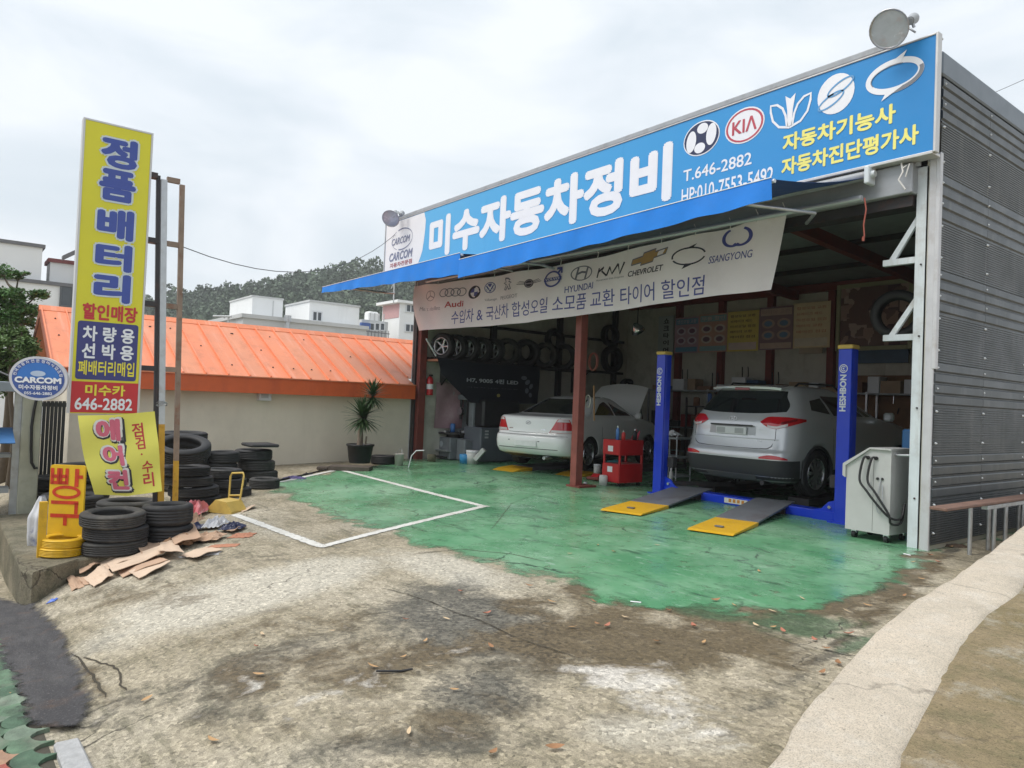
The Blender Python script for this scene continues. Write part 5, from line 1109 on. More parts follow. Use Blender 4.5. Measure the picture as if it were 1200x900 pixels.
def yleaf():
    def f(u, v): w_ = .070 * (1 - u ** 2.2) * (.6 + 2 * min(u, .2)) + .001; return (u, (v - .5) * 2 * w_, -.16 * u * u + .006 * abs(v - .5) * 2)
    return MB().grid(6, 2, f).mesh("leaf")
ylm = yleaf(); ylm.materials.append(YLM)
for ctr, R_, n in ((hA, .42, 150), (hB, .34, 120)):
    for i in range(n):
        az = i * 2.39996; el = R(82) - R(118) * (i / n) ** .85 + random.uniform(-.1, .1); o = link("leaf", ylm, None, yu); l_ = R_ * random.uniform(.85, 1.1); o.scale = (l_, l_ * .9, l_)
        o.location = ctr + Vector((0, 0, .06 - .12 * i / n)); o.rotation_euler = (0, -el, az)
bk = on_g(467, 546); b_ = thing("bucket", "small dirty white bucket at the foot of the cream wall", "bucket", bk + ay * .05); MB().lathe([(0, 0), (.085, 0), (.10, .24), (.105, .245), (.095, .25), (.08, .02), (0, .02)], 20).build("body", M("bucket_white", (.52, .50, .45), .5, var=.15, dirt=((.25, .2, .15), .6, 6)), b_)
m_ = MB(); m_.tube([(-.10, 0, .24), (-.07, .02, .33), (0, .03, .36), (.07, .02, .33), (.10, 0, .24)], .005, 5); m_.build("handle", STEEL, b_)
p0 = on_g(478, 549) ; m_ = MB(); m_.tube([(0, 0, .01), (.05, .0, .25), (.14, .02, .36), (.30, .05, .37)], .012, 6); o = m_.build("white_hose", WHITE); o.location = p0 + ay * .08; o.rotation_euler.z = math.atan2(ux.y, ux.x); tag(o, "thin white bent pipe by the left corner of the garage", "pipe")
m_ = MB(); P_ = [on_g(*p) for p in ((300, 574), (318, 566), (345, 560), (375, 553), (398, 548))]; m_.tube([p + Vector((0, 0, .018)) for p in P_], .014, 6); tag(m_.build("black_hose", BLACK), "thin black hose lying along the foot of the house wall", "hose")

# ================================================================ house with the orange roof
HX, HY0, HY1 = -14.80, 1.72, 12.0
hs = thing("orange_roofed_house", "low cream house with an orange standing-seam metal roof", "house", (HX - 2, 5, -.4))
HL = lambda p: (p[0] - hs.location[0], p[1] - hs.location[1], p[2] - hs.location[2])
CREAM = M("cream_wall_paint", (.74, .68, .565), .75, var=.05, scale=1.2, bump=.15, bscale=25, dirt=((.56, .51, .42), .45, 1.1), streak=((.47, .43, .36), .22, (1.5, 1.5, .35)))
m_ = MB().box(HX - 4.4, HX, HY0, HY1, -1.4, 1.62); m_.v = [HL(p) for p in m_.v]; m_.build("wall", CREAM, hs)
zE, zR, XE, XRG = 1.705, 2.90, -14.50, -17.0
ORS = [M("orange_roof_sheet", (.78 - .03 * k, .245 + .012 * k, .115 + .012 * k), .45, .0, var=.10, scale=1.1, streak=((.80, .40, .28), .7, (.5, 7, .5)), dirt=((.50, .17, .08), .55, 3.1)) for k in range(3)]; OR = ORS[0]; ORF = M("orange_fascia", (.68, .125, .035), .5, var=.08, streak=((.42, .07, .03), .5, (2, 2, .5)))
sl = (zR - zE) / (XE - XRG)
gp_ = .41559; yR0 = 1.40; k = 0; y = yR0
while y < 11.0:
    y2 = y + gp_; xe = XE if y2 < 8.47 else HX - .06
    for sgn in (1, -1):
        if sgn == -1 and k > 4: continue
        def rp_(a, b, dz): x = xe + (XRG - xe) * a; X = x if sgn == 1 else 2 * XRG - x; return HL((X, b, zE + (XE - x) * sl + dz))
        m_ = MB(); f = lambda u, v: rp_(v, y + .012 + (gp_ - .024) * u, .006 * math.sin(PI * u) ** .5 if 0 < u < 1 else 0); m_.grid(4, 1, f, smooth=False, thick=.02 * sgn); m_.build("roof_panel", ORS[k % 3 if k % 4 else (k // 4) % 3], hs)
        m_ = MB(); pr = [(-.014, -.01), (-.012, .042), (.012, .042), (.014, -.01)]
        m_.prism(pr, lambda a, z: rp_(0, y + a, z), lambda a, z: rp_(1, y + a, z)); m_.build("seam", OR, hs)
    y = y2; k += 1
fx_ = MB().cyl((0, 0, 0), (0, 0, .02), .018, .012, 7).mesh('roof_fixing'); fx_.materials.append(DARKSTEEL)
for q_ in range(26):
    a_ = random.choice((.18, .5, .8)); b_ = 1.6 + random.randint(0, 15) * gp_ + random.uniform(-.02, .02); o = link('roof_fixing', fx_, None, hs); x = XE + (XRG - XE) * a_; o.location = HL((x, b_, zE + (XE - x) * sl + .008))
m_ = MB(); m_.prism([(XRG - .14, zR - .05), (XRG, zR + .055), (XRG + .14, zR - .05), (XRG + .13, zR - .075), (XRG, zR + .03), (XRG - .13, zR - .075)], lambda x, z: HL((x, 1.36, z)), lambda x, z: HL((x, 11.0, z))); m_.build("ridge_cap", OR, hs)
m_ = MB().box(XE - .03, XE + .022, 1.38, 8.47, 1.385, zE - .012, bev=.004); m_.v = [HL(p) for p in m_.v]; m_.build("fascia", ORF, hs)
m_ = MB().box(XE + .0, XE + .05, 1.36, 8.47, zE - .010, zE + .012); m_.v = [HL(p) for p in m_.v]; m_.build("eave_trim", OR, hs)
m_ = MB().box(HX - .002, XE - .03, 1.45, 8.47, 1.39, 1.41); m_.v = [HL(p) for p in m_.v]; m_.build("soffit", ORF, hs)
m_ = MB(); m_.prism([(HX, 1.62), (XRG, zR - .12), (HX - 4.4, 1.62)], lambda x, z: HL((x, HY0, z)), lambda x, z: HL((x, HY0 + .1, z))); m_.build("gable", CREAM, hs)
m_ = MB()
for s in (1, -1):
    q = [(XE if s > 0 else 2 * XRG - XE, zE - .16), (XRG, zR - .16 + .0), (XRG, zR + .02), (XE if s > 0 else 2 * XRG - XE, zE + .02)]
    m_.prism(q if s < 0 else q[::-1], lambda x, z: HL((x, 1.375, z)), lambda x, z: HL((x, 1.40, z)))
m_.build("bargeboard", M("bargeboard_brown", (.30, .10, .06), .6), hs)
a, b = on_x(301, 457, HX), on_x(315, 469.5, HX); m_ = MB().box(HX + .001, HX + .16, a.y, b.y, b.z, a.z, bev=.008)
wb = thing("wall_box", "small white box fixed to the cream house wall below the fascia", "box", (HX, (a.y + b.y) / 2, b.z)); m_.v = [(p[0] - HX, p[1] - (a.y + b.y) / 2, p[2] - b.z) for p in m_.v]; m_.build("case", M("box_white", (.66, .67, .70), .45, var=.04), wb)
m_ = MB().box(.161, .165, -.09, .06, .05, .16); m_.build("label_plate", M("label_grey", (.5, .5, .52), .5), wb)

# ================================================================ left edge: louvred gate, pillar, shed, brick wall
XG = -12.9
ga = thing("louvre_gate", "dark gate of upright slats between the house and the pale pillar", "gate", (XG, on_x(60, 558, XG).y, gz(XG, 1.2) - .1))
for i in range(7):
    a = on_x(46 + i * 4.6, 470, XG); b = on_x(46 + i * 4.6 + 3.9, 470, XG); m_ = MB().box(XG - .03, XG, a.y, b.y, -.6, a.z); m_.v = [(p[0] - ga.location.x, p[1] - ga.location.y, p[2] - ga.location.z) for p in m_.v]; m_.build("slat", M("gate_slat", (.03, .032, .034), .45) if i == 0 else bpy.data.materials["gate_slat"], ga)
a, b = on_x(44, 470, XG), on_x(80, 470, XG); m_ = MB(); m_.box(XG - .06, XG - .031, a.y, b.y, a.z - .08, a.z - .02); m_.box(XG - .06, XG - .031, a.y, b.y, -.3, -.24); m_.v = [(p[0] - ga.location.x, p[1] - ga.location.y, p[2] - ga.location.z) for p in m_.v]; m_.build("rail", DARKSTEEL, ga)
a, b = on_x(21, 572, -11.6), on_x(44, 572, -11.6); pp = thing("gate_pillar", "pale stained concrete pillar at the far left", "pillar", (-11.6, (a.y + b.y) / 2, -.7))
zt_ = on_x(30, 462, -11.6).z; PW = M("pillar_plaster", (.42, .42, .34), .8, var=.15, dirt=((.25, .25, .18), .7, 3), streak=((.2, .2, .14), .5, (6, 6, .6)))
w_ = (b.y - a.y) / 2; MB().box(-.4, 0, -w_, w_, 0, zt_ + .7, bev=.01).build("shaft", PW, pp)
m_ = MB(); q = [on_x(*p, -11.57) for p in ((44, 462), (40, 480), (37, 500), (36.5, 525), (37, 542), (41, 549), (44, 548))]; m_.tube([(p.x - pp.location.x, p.y - pp.location.y, p.z - pp.location.z) for p in q], .018, 7); m_.build("cable", BLACK, pp)
sh = thing("roadside_shed", "grey metal shed with a blue canopy at the left edge", "shed", (-12.2, -.2, -.7))
SL = lambda p: (p[0] + 12.2, p[1] + .2, p[2] + .7)
yy = on_x(20, 500, -11.7).y
for (x0, x1, y0, y1, z0, z1, mt, nm) in ((-15.5, -12.0, -3.2, yy - .35, -1, 1.25, GREYPAINT, "wall"), (-15.6, -11.55, -3.3, on_x(29, 455, -11.55).y, 1.30, 1.42, M("shed_roof", (.28, .32, .37), .5, .3), "roof"), (-11.78, -11.70, yy - .04, yy + .04, -1, 1.29, STEEL, "post"), (-11.78, -11.70, yy - .42, yy - .34, -1, 1.29, STEEL, "post"), (-11.95, -11.72, yy - .33, yy - .05, -.05, .02, GREYPAINT, "shelf"), (-11.95, -11.72, yy - .33, yy - .05, .42, .47, GREYPAINT, "shelf")):
    m_ = MB().box(x0, x1, y0, y1, z0, z1); m_.v = [SL(p) for p in m_.v]; m_.build(nm, mt, sh)
a = on_x(18, 520, -11.2); m_ = MB(); m_.grid(6, 2, lambda u, v: SL((-11.9 + .7 * v, a.y - .8 + .8 * u, a.z + .16 - .16 * v)), thick=.01); m_.build("canopy", M("canopy_blue", (.05, .17, .40), .6, var=.15), sh)
BR = M("red_brick", (.20, .085, .06), .85, var=.3, scale=12, bump=.3); MOR = M("mortar", (.30, .28, .25), .9)
pa, pb2 = dep(-6, 606, 9.6), dep(29, 597, 9.6); bw_ = thing("brick_wall", "low red brick wall stub behind the concrete step", "wall", (pa.x, pa.y, pa.z - .42), math.atan2(pb2.y - pa.y, pb2.x - pa.x))
Lw = (Vector((pb2.x, pb2.y)) - Vector((pa.x, pa.y))).length; MB().box(0, Lw, .012, .13, -.6, .44).build("mortar_core", MOR, bw_); bme = MB().box(0, .19, 0, .14, 0, .06, bev=.006).mesh("brick"); bme.materials.append(BR)
for r_ in range(6):
    for k in range(int(Lw / .2) + 1):
        x = k * .2 + (.1 if r_ % 2 else 0) - .1
        if x < -.1 or x > Lw - .1: continue
        o = link("brick", bme, None, bw_); o.location = (x, random.uniform(-.004, .004), .02 + r_ * .071); o.rotation_euler.y = random.uniform(-.012, .012)
# ================================================================ cars
class Body:
    U = (.0, .25, .40, .70, .82, 1.0)
    def __init__(s, rows): s.rows = np.array(rows, float); s.z = s.rows[:, 0]
    def P(s, z): return [float(np.interp(z, s.z, s.rows[:, k])) for k in range(1, 7)]
    def pt(s, u, z):
        yr, yf, hw, rr_, rf, bow = s.P(z); sg = 1 if u >= 0 else -1; u = abs(u); U = s.U; ry, rg = rr_ * 1.15, rf * 1.3; xa = hw - rr_; xf = hw - rf
        if u <= U[1]: x = xa * u / U[1]; y = yr + bow * (x / hw) ** 2
        elif u <= U[2]: a = (u - U[1]) / (U[2] - U[1]) * PI / 2; b = yr + bow * (xa / hw) ** 2; x = xa + rr_ * math.sin(a); y = b + ry * (1 - math.cos(a))
        elif u <= U[3]:
            b = yr + bow * (xa / hw) ** 2 + ry; e = yf - bow * 1.2 - rg; f = (u - U[2]) / (U[3] - U[2]); x = hw * (1 + .012 * math.sin(PI * f)); y = b + (e - b) * f
        elif u <= U[4]: a = (u - U[3]) / (U[4] - U[3]) * PI / 2; e = yf - bow * 1.2 - rg; x = xf + rf * math.cos(a); y = e + rg * math.sin(a)
        else: f = 1 - (u - U[4]) / (1 - U[4]); x = xf * f; y = yf - bow * 1.2 * f * f
        return Vector((sg * x, y, z))
    def nrm(s, u, z):
        e = 1e-3; a = s.pt(u + e, z) - s.pt(u - e, z); b = s.pt(u, z + .004) - s.pt(u, z - .004); n = a.cross(b); n.normalize()
        c = s.pt(u, z) - Vector((0, (s.P(z)[0] + s.P(z)[1]) / 2, z - .2)); return n if n.dot(c) > 0 else -n
    def ux(s, x, z):
        yr, yf, hw, rr_, rf, bow = s.P(z); xa = hw - rr_; sg = 1 if x >= 0 else -1; x = abs(x)
        if x <= xa: return sg * .25 * x / xa
        return sg * (.25 + .15 * math.asin(min(1, (x - xa) / rr_)) / (PI / 2))
    def uy(s, y, z):
        yr, yf, hw, rr_, rf, bow = s.P(z); xa = hw - rr_; b = yr + bow * (xa / hw) ** 2 + rr_ * 1.15; e = yf - bow * 1.2 - rf * 1.3
        if y >= b: return .40 + .30 * min(1, (y - b) / (e - b))
        a = math.acos(max(-1, min(1, 1 - (y - (b - rr_ * 1.15)) / (rr_ * 1.15)))); return .25 + .15 * a / (PI / 2)
    def hull(s):
        us = [k / 10 * .25 for k in range(10)] + [.25 + k / 8 * .15 for k in range(8)] + [.40 + k / 26 * .30 for k in range(26)] + [.70 + k / 7 * .12 for k in range(7)] + [.82 + k / 7 * .18 for k in range(8)]
        full = us + [-u for u in us[-2:0:-1]]; n = len(full); vs = []; zs = list(s.z)
        for z in zs: vs += [s.pt(u, z) for u in full]
        fs = [(r * n + i, r * n + (i + 1) % n, (r + 1) * n + (i + 1) % n, (r + 1) * n + i) for r in range(len(zs) - 1) for i in range(n)]
        m = MB(); m.add(vs, fs, True); m.add([], []); m.f.append(tuple(range(n - 1, -1, -1))); m.sm.append(False); m.f.append(tuple(range((len(zs) - 1) * n, len(zs) * n))); m.sm.append(True); return m
    def patch(s, fn, nu, nv, off=.004, skirt=.02):
        "fn(a,b) -> (u,z); a thin closed patch lying on the hull"
        m = MB(); W = nu + 1; top = []; bot = []
        for j in range(nv + 1):
            for i in range(nu + 1):
                u, z = fn(i / nu, j / nv); p, n = s.pt(u, z), s.nrm(u, z); top.append(p + n * off); bot.append(p - n * skirt)
        m.add(top, [(j * W + i, j * W + i + 1, (j + 1) * W + i + 1, (j + 1) * W + i) for j in range(nv) for i in range(nu)], True)
        loop = [i for i in range(W)] + [j * W + nu for j in range(1, nv + 1)] + [nv * W + i for i in range(nu - 1, -1, -1)] + [j * W for j in range(nv - 1, 0, -1)]
        k = len(loop); m.add([top[i] for i in loop] + [bot[i] for i in loop], [(i, (i + 1) % k, k + (i + 1) % k, k + i) for i in range(k)]); return m
    def line(s, uz, r=.0035, off=.0):
        m = MB(); m.tube([s.pt(u, z) + s.nrm(u, z) * off for u, z in uz], r, 6); return m
def cut_arches(o, wheels, r):
    cut = MB()
    for y, z in wheels:
        for sg in (1, -1): cut.cyl((sg * .60, y, z), (sg * 1.2, y, z), r, n=36)
    me = cut.mesh("cutter"); me.materials.append(ARCHM); c = bpy.data.objects.new("cutter", me); COL.objects.link(c); c.parent = o.parent
    o.data.materials.append(ARCHM)
    md = o.modifiers.new("arch", 'BOOLEAN'); md.object = c; md.operation = 'DIFFERENCE'; md.solver = 'EXACT'
    try: md.material_mode = 'TRANSFER'
    except Exception: pass
    dg = bpy.context.evaluated_depsgraph_get(); new = bpy.data.meshes.new_from_object(o.evaluated_get(dg)); o.modifiers.clear(); old = o.data; o.data = new
    bpy.data.objects.remove(c); bpy.data.meshes.remove(me)
ARCHM = M("wheel_arch_black", (.012, .012, .013), .8)
CGLASS = M("dark_car_glass", (.012, .015, .018), .05, var=.05, spec=.9, coat=.5)
LRED = M("tail_lamp_red", (.52, .012, .018), .12, var=.1, coat=1.0); LDARK = M("tail_lamp_dark_red", (.20, .006, .01), .15, coat=1.0); LCLR = M("tail_lamp_clear", (.66, .60, .60), .12, var=.1, coat=1.0); PLATE = M("number_plate", (.66, .67, .68), .4, var=.05); PGREY = M("plate_grey", (.40, .41, .42), .5)
GAP = M("panel_gap_black", (.02, .02, .02), .7)
ALLOY = M("alloy_rim", (.55, .56, .58), .28, .9, var=.08)
tyw = tyre_mesh(1); tyw.materials.append(RUBBER)
def wheel(parent, x, y, r, wd, spokes=10):
    e = bpy.data.objects.new("wheel", None); COL.objects.link(e); e.parent = parent; e.location = (x, y, r); e.rotation_euler = (0, R(90) * (1 if x > 0 else -1), 0); e.empty_display_size = .1
    t = link("tyre", tyw, None, e); s = r / .32; t.scale = (s, s, wd / .22)
    m = MB(); rr_ = r * .66; m.lathe([(rr_ * 1.02, .08), (rr_ * 1.02, .105), (rr_ * .97, .108), (rr_ * .93, .095), (rr_ * .93, -.06)], 36); m.cyl((0, 0, .06), (0, 0, .098), rr_ * .2, rr_ * .16, 16)
    for i in range(spokes):
        a = 2 * PI * i / spokes + .2; c_, s_ = math.cos(a), math.sin(a); w0, w1 = .018, .028
        vs = []
        for q, w_, z in ((rr_ * .15, w0, .098), (rr_ * .96, w1, .09)):
            for dx, dz in ((-w_, 0), (w_, 0), (w_ * .7, -.035), (-w_ * .7, -.035)): vs.append((q * c_ - dx * s_, q * s_ + dx * c_, z + dz))
        m.add(vs, [(3, 2, 1, 0), (4, 5, 6, 7)] + [(k, (k + 1) % 4, 4 + (k + 1) % 4, 4 + k) for k in range(4)])
    m.build("rim", ALLOY, e); m = MB(); m.cyl((0, 0, -.07), (0, 0, -.05), rr_ * .92, n=24); m.build("brake_disc", DARKSTEEL, e); return e

# ---------------- silver sport utility car on the blue lift
SILV = M("silver_car_paint", (.64, .65, .67), .27, .35, var=.0, coat=.6, rvar=0); CLAD = M("black_cladding", (.042, .044, .047), .55, var=.15)
cx0, cyr = -6.85, 9.60
suv = thing("silver_suv", "silver sport utility car standing tail-out between the blue lift posts", "car", (cx0, cyr, .155), 0); suv.scale = (1.04, 1.04, 1.035)
B = Body([(.19, .34, 4.05, .72, .22, .3, .05), (.23, .18, 4.25, .83, .24, .35, .06), (.30, .08, 4.33, .885, .25, .4, .07), (.42, .03, 4.38, .905, .26, .4, .08), (.55, .0, 4.40, .912, .27, .4, .09), (.63, .01, 4.40, .915, .28, .4, .09), (.67, .045, 4.39, .915, .28, .4, .09), (.70, .07, 4.38, .914, .29, .4, .09), (.82, .085, 4.37, .916, .30, .4, .09), (.835, .095, 4.37, .914, .30, .4, .09), (.97, .105, 4.32, .912, .31, .4, .09), (1.06, .115, 4.2, .902, .32, .42, .09), (1.13, .145, 3.9, .888, .33, .45, .09), (1.18, .185, 3.5, .872, .33, .45, .09), (1.21, .21, 3.25, .858, .33, .4, .09), (1.40, .36, 2.75, .772, .31, .35, .09), (1.53, .465, 2.42, .702, .29, .35, .09), (1.60, .53, 2.22, .655, .27, .35, .08), (1.635, .62, 2.05, .60, .26, .3, .08), (1.655, .82, 1.85, .48, .22, .25, .06), (1.662, 1.1, 1.6, .25, .12, .12, .03)])
bo = B.hull().build("body", SILV, suv); cut_arches(bo, ((.93, .345), (3.57, .345)), .395)
def ulim(y, z): return B.uy(y, z)
B.patch(lambda a, b: ((2 * a - 1) * B.uy(.50, .3), .20 + .345 * b - .0 * a), 44, 6, .007).build("lower_bumper", CLAD, suv)
for sg in (1, -1): B.patch(lambda a, b: (sg * (B.uy(1.36, .3) + (B.uy(3.14, .3) - B.uy(1.36, .3)) * a), .20 + .20 * b), 14, 3, .006).build("sill_cladding", CLAD, suv)
for sg in (1, -1):
    for yw in (.93, 3.57):
        m_ = MB(); m_.tube([(sg * (.918 if abs(math.cos(t)) < 2 else .9), yw + .405 * math.cos(t), .345 + .405 * math.sin(t)) for t in [R(-18) + R(216) * k / 20 for k in range(21)]], .022, 6); m_.build("arch_trim", CLAD, suv)
def rw(a, b):
    z = 1.205 + .345 * b; s = 2 * a - 1; xw = (.72 + .04 * math.sin(PI * min(1, b * 1.3 + .1))) * (1 - .16 * b); z += .045 * (abs(s) ** 3) * (1 - b) * .9; return (B.ux(s * xw, z), z)
B.patch(rw, 30, 8, .004).build("rear_window", CGLASS, suv)
for sg in (1, -1):
    ui = B.ux(.465, 1.05); uo = B.uy(.60, 1.08)
    def zh(a): return 1.085 + .080 * math.sin(min(1, a / .35) * PI / 2) - .02 * max(0, a - .6) / .4 + .0
    def zl(a): return 1.08 - .085 * math.sin(min(1, a / .40) * PI / 2) + .115 * max(0, a - .42) / .58
    B.patch(lambda a, b: (sg * (ui + (uo - ui) * a), zl(a) + (zh(a) - zl(a)) * b), 26, 6, .012).build("tail_lamp", LRED, suv)
    B.patch(lambda a, b: (sg * (ui + (uo - ui) * (.22 + .40 * a)), zl(.22 + .4 * a) + .004 + .032 * b), 14, 2, .0145).build("reverse_lamp", LCLR, suv)
    B.patch(lambda a, b: (sg * (ui + (uo - ui) * (.50 + .30 * a)), zl(.5 + .3 * a) + .045 + .035 * b), 10, 2, .0140).build("brake_lamp", LDARK, suv)
    u0, u1 = B.ux(.52, .59), B.uy(.20, .59)
    B.patch(lambda a, b: (sg * (u0 + (u1 - u0) * a), .558 + .058 * math.sin(PI * (.12 + .80 * a)) * b), 12, 3, .010).build("reflector", LRED, suv)
    # side windows
    ua, ub = B.uy(.86, 1.25), B.uy(1.34, 1.25)
    B.patch(lambda a, b: (sg * (ua + (ub - ua) * a), 1.235 + .05 * (1 - a) + (.14 + .10 * a) * b), 8, 5, .004).build("quarter_window", CGLASS, suv)
    for y0_, y1_ in ((1.40, 2.20), (2.28, 3.05)):
        ua2, ub2 = B.uy(y0_, 1.3), B.uy(y1_, 1.3); B.patch(lambda a, b: (sg * (ua2 + (ub2 - ua2) * a), 1.215 + (.29 - (.16 * a if y0_ > 2 else 0)) * b), 8, 5, .004).build("side_window", CGLASS, suv)
    m_ = MB(); m_.tube([(sg * .56, .80, 1.60), (sg * .58, .92, 1.685), (sg * .58, 1.9, 1.70), (sg * .57, 2.1, 1.62)], .016, 7); m_.build("roof_rail", BLACK, suv)
    m_ = MB(); m_.box(sg * .93, sg * 1.09, 2.86, 2.96, 1.16, 1.30, bev=.03); m_.build("wing_mirror", SILV, suv)
    m_ = B.line([(sg * B.uy(1.36, z), z) for z in (.42, .6, .8, 1.0, 1.18)], .003); m_.build("door_gap", GAP, suv)
m_ = MB()
def spo(u, v): x = (2 * u - 1) * .60; return (x, .33 + .34 * v + .10 * (x / .6) ** 2, 1.615 + .035 * v + .008 * math.sin(PI * v) - .02 * (x / .6) ** 4)
m_.grid(16, 4, spo, thick=.035); m_.build("spoiler", SILV, suv)
m_ = MB().box(-.13, .13, .325, .36, 1.555, 1.596, bev=.01); m_.build("third_brake_light", LDARK, suv)
m_ = B.patch(lambda a, b: (B.ux((2 * a - 1) * .40, .94), .885 + .125 * b), 12, 2, .002, .03); m_.build("plate_recess", M("silver_recess", (.42, .43, .45), .35, .5), suv)
yp_ = B.pt(0, .93).y
m_ = MB().box(-.265, .265, yp_ - .022, yp_ - .006, .885, .995, bev=.004); m_.build("number_plate", PLATE, suv)
for a, b in ((-.25, -.10), (.07, .22)): MB().box(a, b, yp_ - .024, yp_ - .0225, .90, .98).build("plate_mark", PGREY, suv)
MB().box(-.37, .37, yp_ - .030, yp_ + .0, 1.012, 1.035, bev=.008).build("handle_trim", M("dark_trim", (.08, .08, .085), .3, .4), suv)
ye = B.pt(0, 1.12).y - .012
put_shape([ring(0, 1.118, .075, .040, .012, wy=.008), stroke([(-.028, 1.092), (-.012, 1.144)], .014), stroke([(.012, 1.092), (.028, 1.144)], .014), stroke([(-.02, 1.114), (.02, 1.122)], .012)], lambda u, v: (u, ye - .004, v), CHROME, suv)
m_ = B.line([(B.ux(x, z), z) for x, z in ((-.70, .84), (-.66, .74), (-.60, .705), (-.4, .695), (0, .69), (.4, .695), (.60, .705), (.66, .74), (.70, .84))], .005); m_.build("tailgate_gap", GAP, suv)
m_ = B.line([(B.ux(x, .835 + .005 * abs(x)), .835 + .005 * abs(x)) for x in np.linspace(-.74, .74, 17)], .007, .004); m_.build("tailgate_crease", SILV, suv)
for sg in (1, -1): B.line([(sg * B.ux(.70, .84 + (1.0 - .84) * k / 4), .84 + .16 * k / 4) for k in range(5)], .004).build("tailgate_gap", GAP, suv)
B.patch(lambda a, b: (B.ux((2 * a - 1) * .42, .27), .235 + .075 * b), 14, 2, .012).build("skid_plate", M("skid_grey", (.14, .14, .135), .5), suv)
put_text("ix", (.44, .80, .52, .825), lambda u, v: tuple(B.pt(B.ux(u, v), v) + Vector((0, -.006, 0))), CHROME, suv, .01)
m_ = MB(); m_.cyl((.50, .16, .20), (.50, .5, .21), .035, n=12); m_.build("exhaust", DARKSTEEL, suv)
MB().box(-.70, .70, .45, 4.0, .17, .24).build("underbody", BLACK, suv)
m_ = MB(); m_.cyl((-.70, .93, .33), (.70, .93, .33), .05, n=10); m_.build("rear_axle", DARKSTEEL, suv)
for x in (-.80, .80):
    for y in (.93, 3.57): wheel(suv, x, y, .345, .225)

# ---------------- white saloon with its bonnet up
WCAR = M("white_car_paint", (.84, .84, .83), .25, 0, var=.0, coat=.7, rvar=0)
pc_ = dep(615, 530, 14.4)
sed = thing("white_saloon", "white saloon car parked tail-out in the left bay with its bonnet raised", "car", (pc_.x, pc_.y, .10), R(16.5)); sed.scale = (1, 1, 1.045)
S = Body([(.21, .40, 4.5, .70, .2, .3, .06), (.26, .22, 4.7, .82, .24, .35, .08), (.31, .09, 4.78, .87, .25, .4, .1), (.40, .03, 4.82, .893, .26, .4, .11), (.52, .0, 4.84, .90, .27, .4, .12), (.60, .01, 4.84, .90, .27, .4, .12), (.645, .03, 4.83, .90, .27, .4, .12), (.66, .06, 4.82, .897, .28, .4, .12), (.80, .075, 4.75, .895, .29, .4, .12), (.92, .095, 4.5, .885, .30, .4, .12), (.985, .115, 4.1, .872, .30, .4, .11), (1.005, .145, 3.9, .862, .30, .4, .10), (1.015, .20, 3.75, .855, .30, .38, .09), (1.035, .50, 3.6, .842, .30, .35, .07), (1.05, .72, 3.5, .828, .30, .35, .06), (1.10, .86, 3.38, .80, .30, .35, .06), (1.25, 1.22, 3.05, .71, .28, .33, .06), (1.36, 1.50, 2.80, .64, .26, .3, .05), (1.41, 1.68, 2.66, .59, .24, .28, .05), (1.435, 1.90, 2.5, .50, .2, .25, .04), (1.445, 2.1, 2.35, .25, .1, .12, .02)])
so_ = S.hull().build("body", WCAR, sed); cut_arches(so_, ((1.02, .31), (3.78, .31)), .35)
def srw(a, b):
    z = 1.068 + .30 * b; s = 2 * a - 1; xw = .66 - .16 * b; return (S.ux(s * xw, z), z)
S.patch(srw, 28, 8, .004).build("rear_window", CGLASS, sed)
for sg in (1, -1):
    uo = S.uy(.42, .88)
    def lim(b): z = .715 + .255 * b; return z, S.ux(.49 + .15 * b, z), uo - (uo - S.ux(.80, .9)) * .75 * b
    def lamp(b0, b1, off, nm, mt, ins=0.0):
        def f(a, b):
            z, u0, u1 = lim(b0 + (b1 - b0) * b); u0 += ins; u1 -= ins; return (sg * (u0 + (u1 - u0) * a), z)
        S.patch(f, 14, 5, off).build(nm, mt, sed)
    lamp(0, 1, .010, "tail_lamp", LRED); lamp(.02, .20, .0125, "reverse_lamp", LCLR, .006); lamp(.80, .98, .0125, "turn_lamp", LCLR, .006)
    for y0_, y1_ in ((1.45, 2.12), (2.18, 3.0)):
        ua3, ub3 = S.uy(y0_, 1.15), S.uy(y1_, 1.15); S.patch(lambda a, b: (sg * (ua3 + (ub3 - ua3) * a), 1.065 + (.27 * (math.sin(PI * (.30 + .5 * a)) if y0_ < 2 else (1 - .75 * a))) * b), 8, 5, .004).build("side_window", CGLASS, sed)
    S.line([(sg * S.uy(y, .50), z) for y, z in ((.48, .64), (.62, .60))], .004).build("bumper_gap", GAP, sed)
    S.line([(sg * S.uy(1.5, z), z) for z in (.40, .6, .8, 1.0)], .004).build("door_gap", GAP, sed)
    S.line([(sg * S.ux(.68, z), z) for z in (.985, 1.01)] , .004).build("boot_gap", GAP, sed)
    m_ = MB(); m_.box(sg * .88, sg * 1.03, 3.0, 3.10, 1.0, 1.13, bev=.03); m_.build("wing_mirror", WCAR, sed)
S.line([(S.ux(x, .652), .652) for x in np.linspace(-.84, .84, 19)], .006).build("bumper_gap", GAP, sed)
S.line([(S.ux(x, .70 + .0 * x), .70) for x in np.linspace(-.47, .47, 9)], .004).build("boot_gap", GAP, sed)
S.line([(S.ux(x, .40), .40) for x in np.linspace(-.70, .70, 17)], .006).build("bumper_crease", GAP, sed)
ys_ = S.pt(0, .88).y
put_shape([ring(0, .885, .06, .034, .010, wy=.007), stroke([(-.03, .87), (.03, .90)], .012)], lambda u, v: (u, ys_ - .008, v), CHROME, sed)
for x, w_ in ((-.42, .10), (.36, .08)): S.patch(lambda a, b: (S.ux(x - w_ / 2 + w_ * a, .765), .757 + .016 * b), 3, 1, .003).build("badge", CHROME, sed)
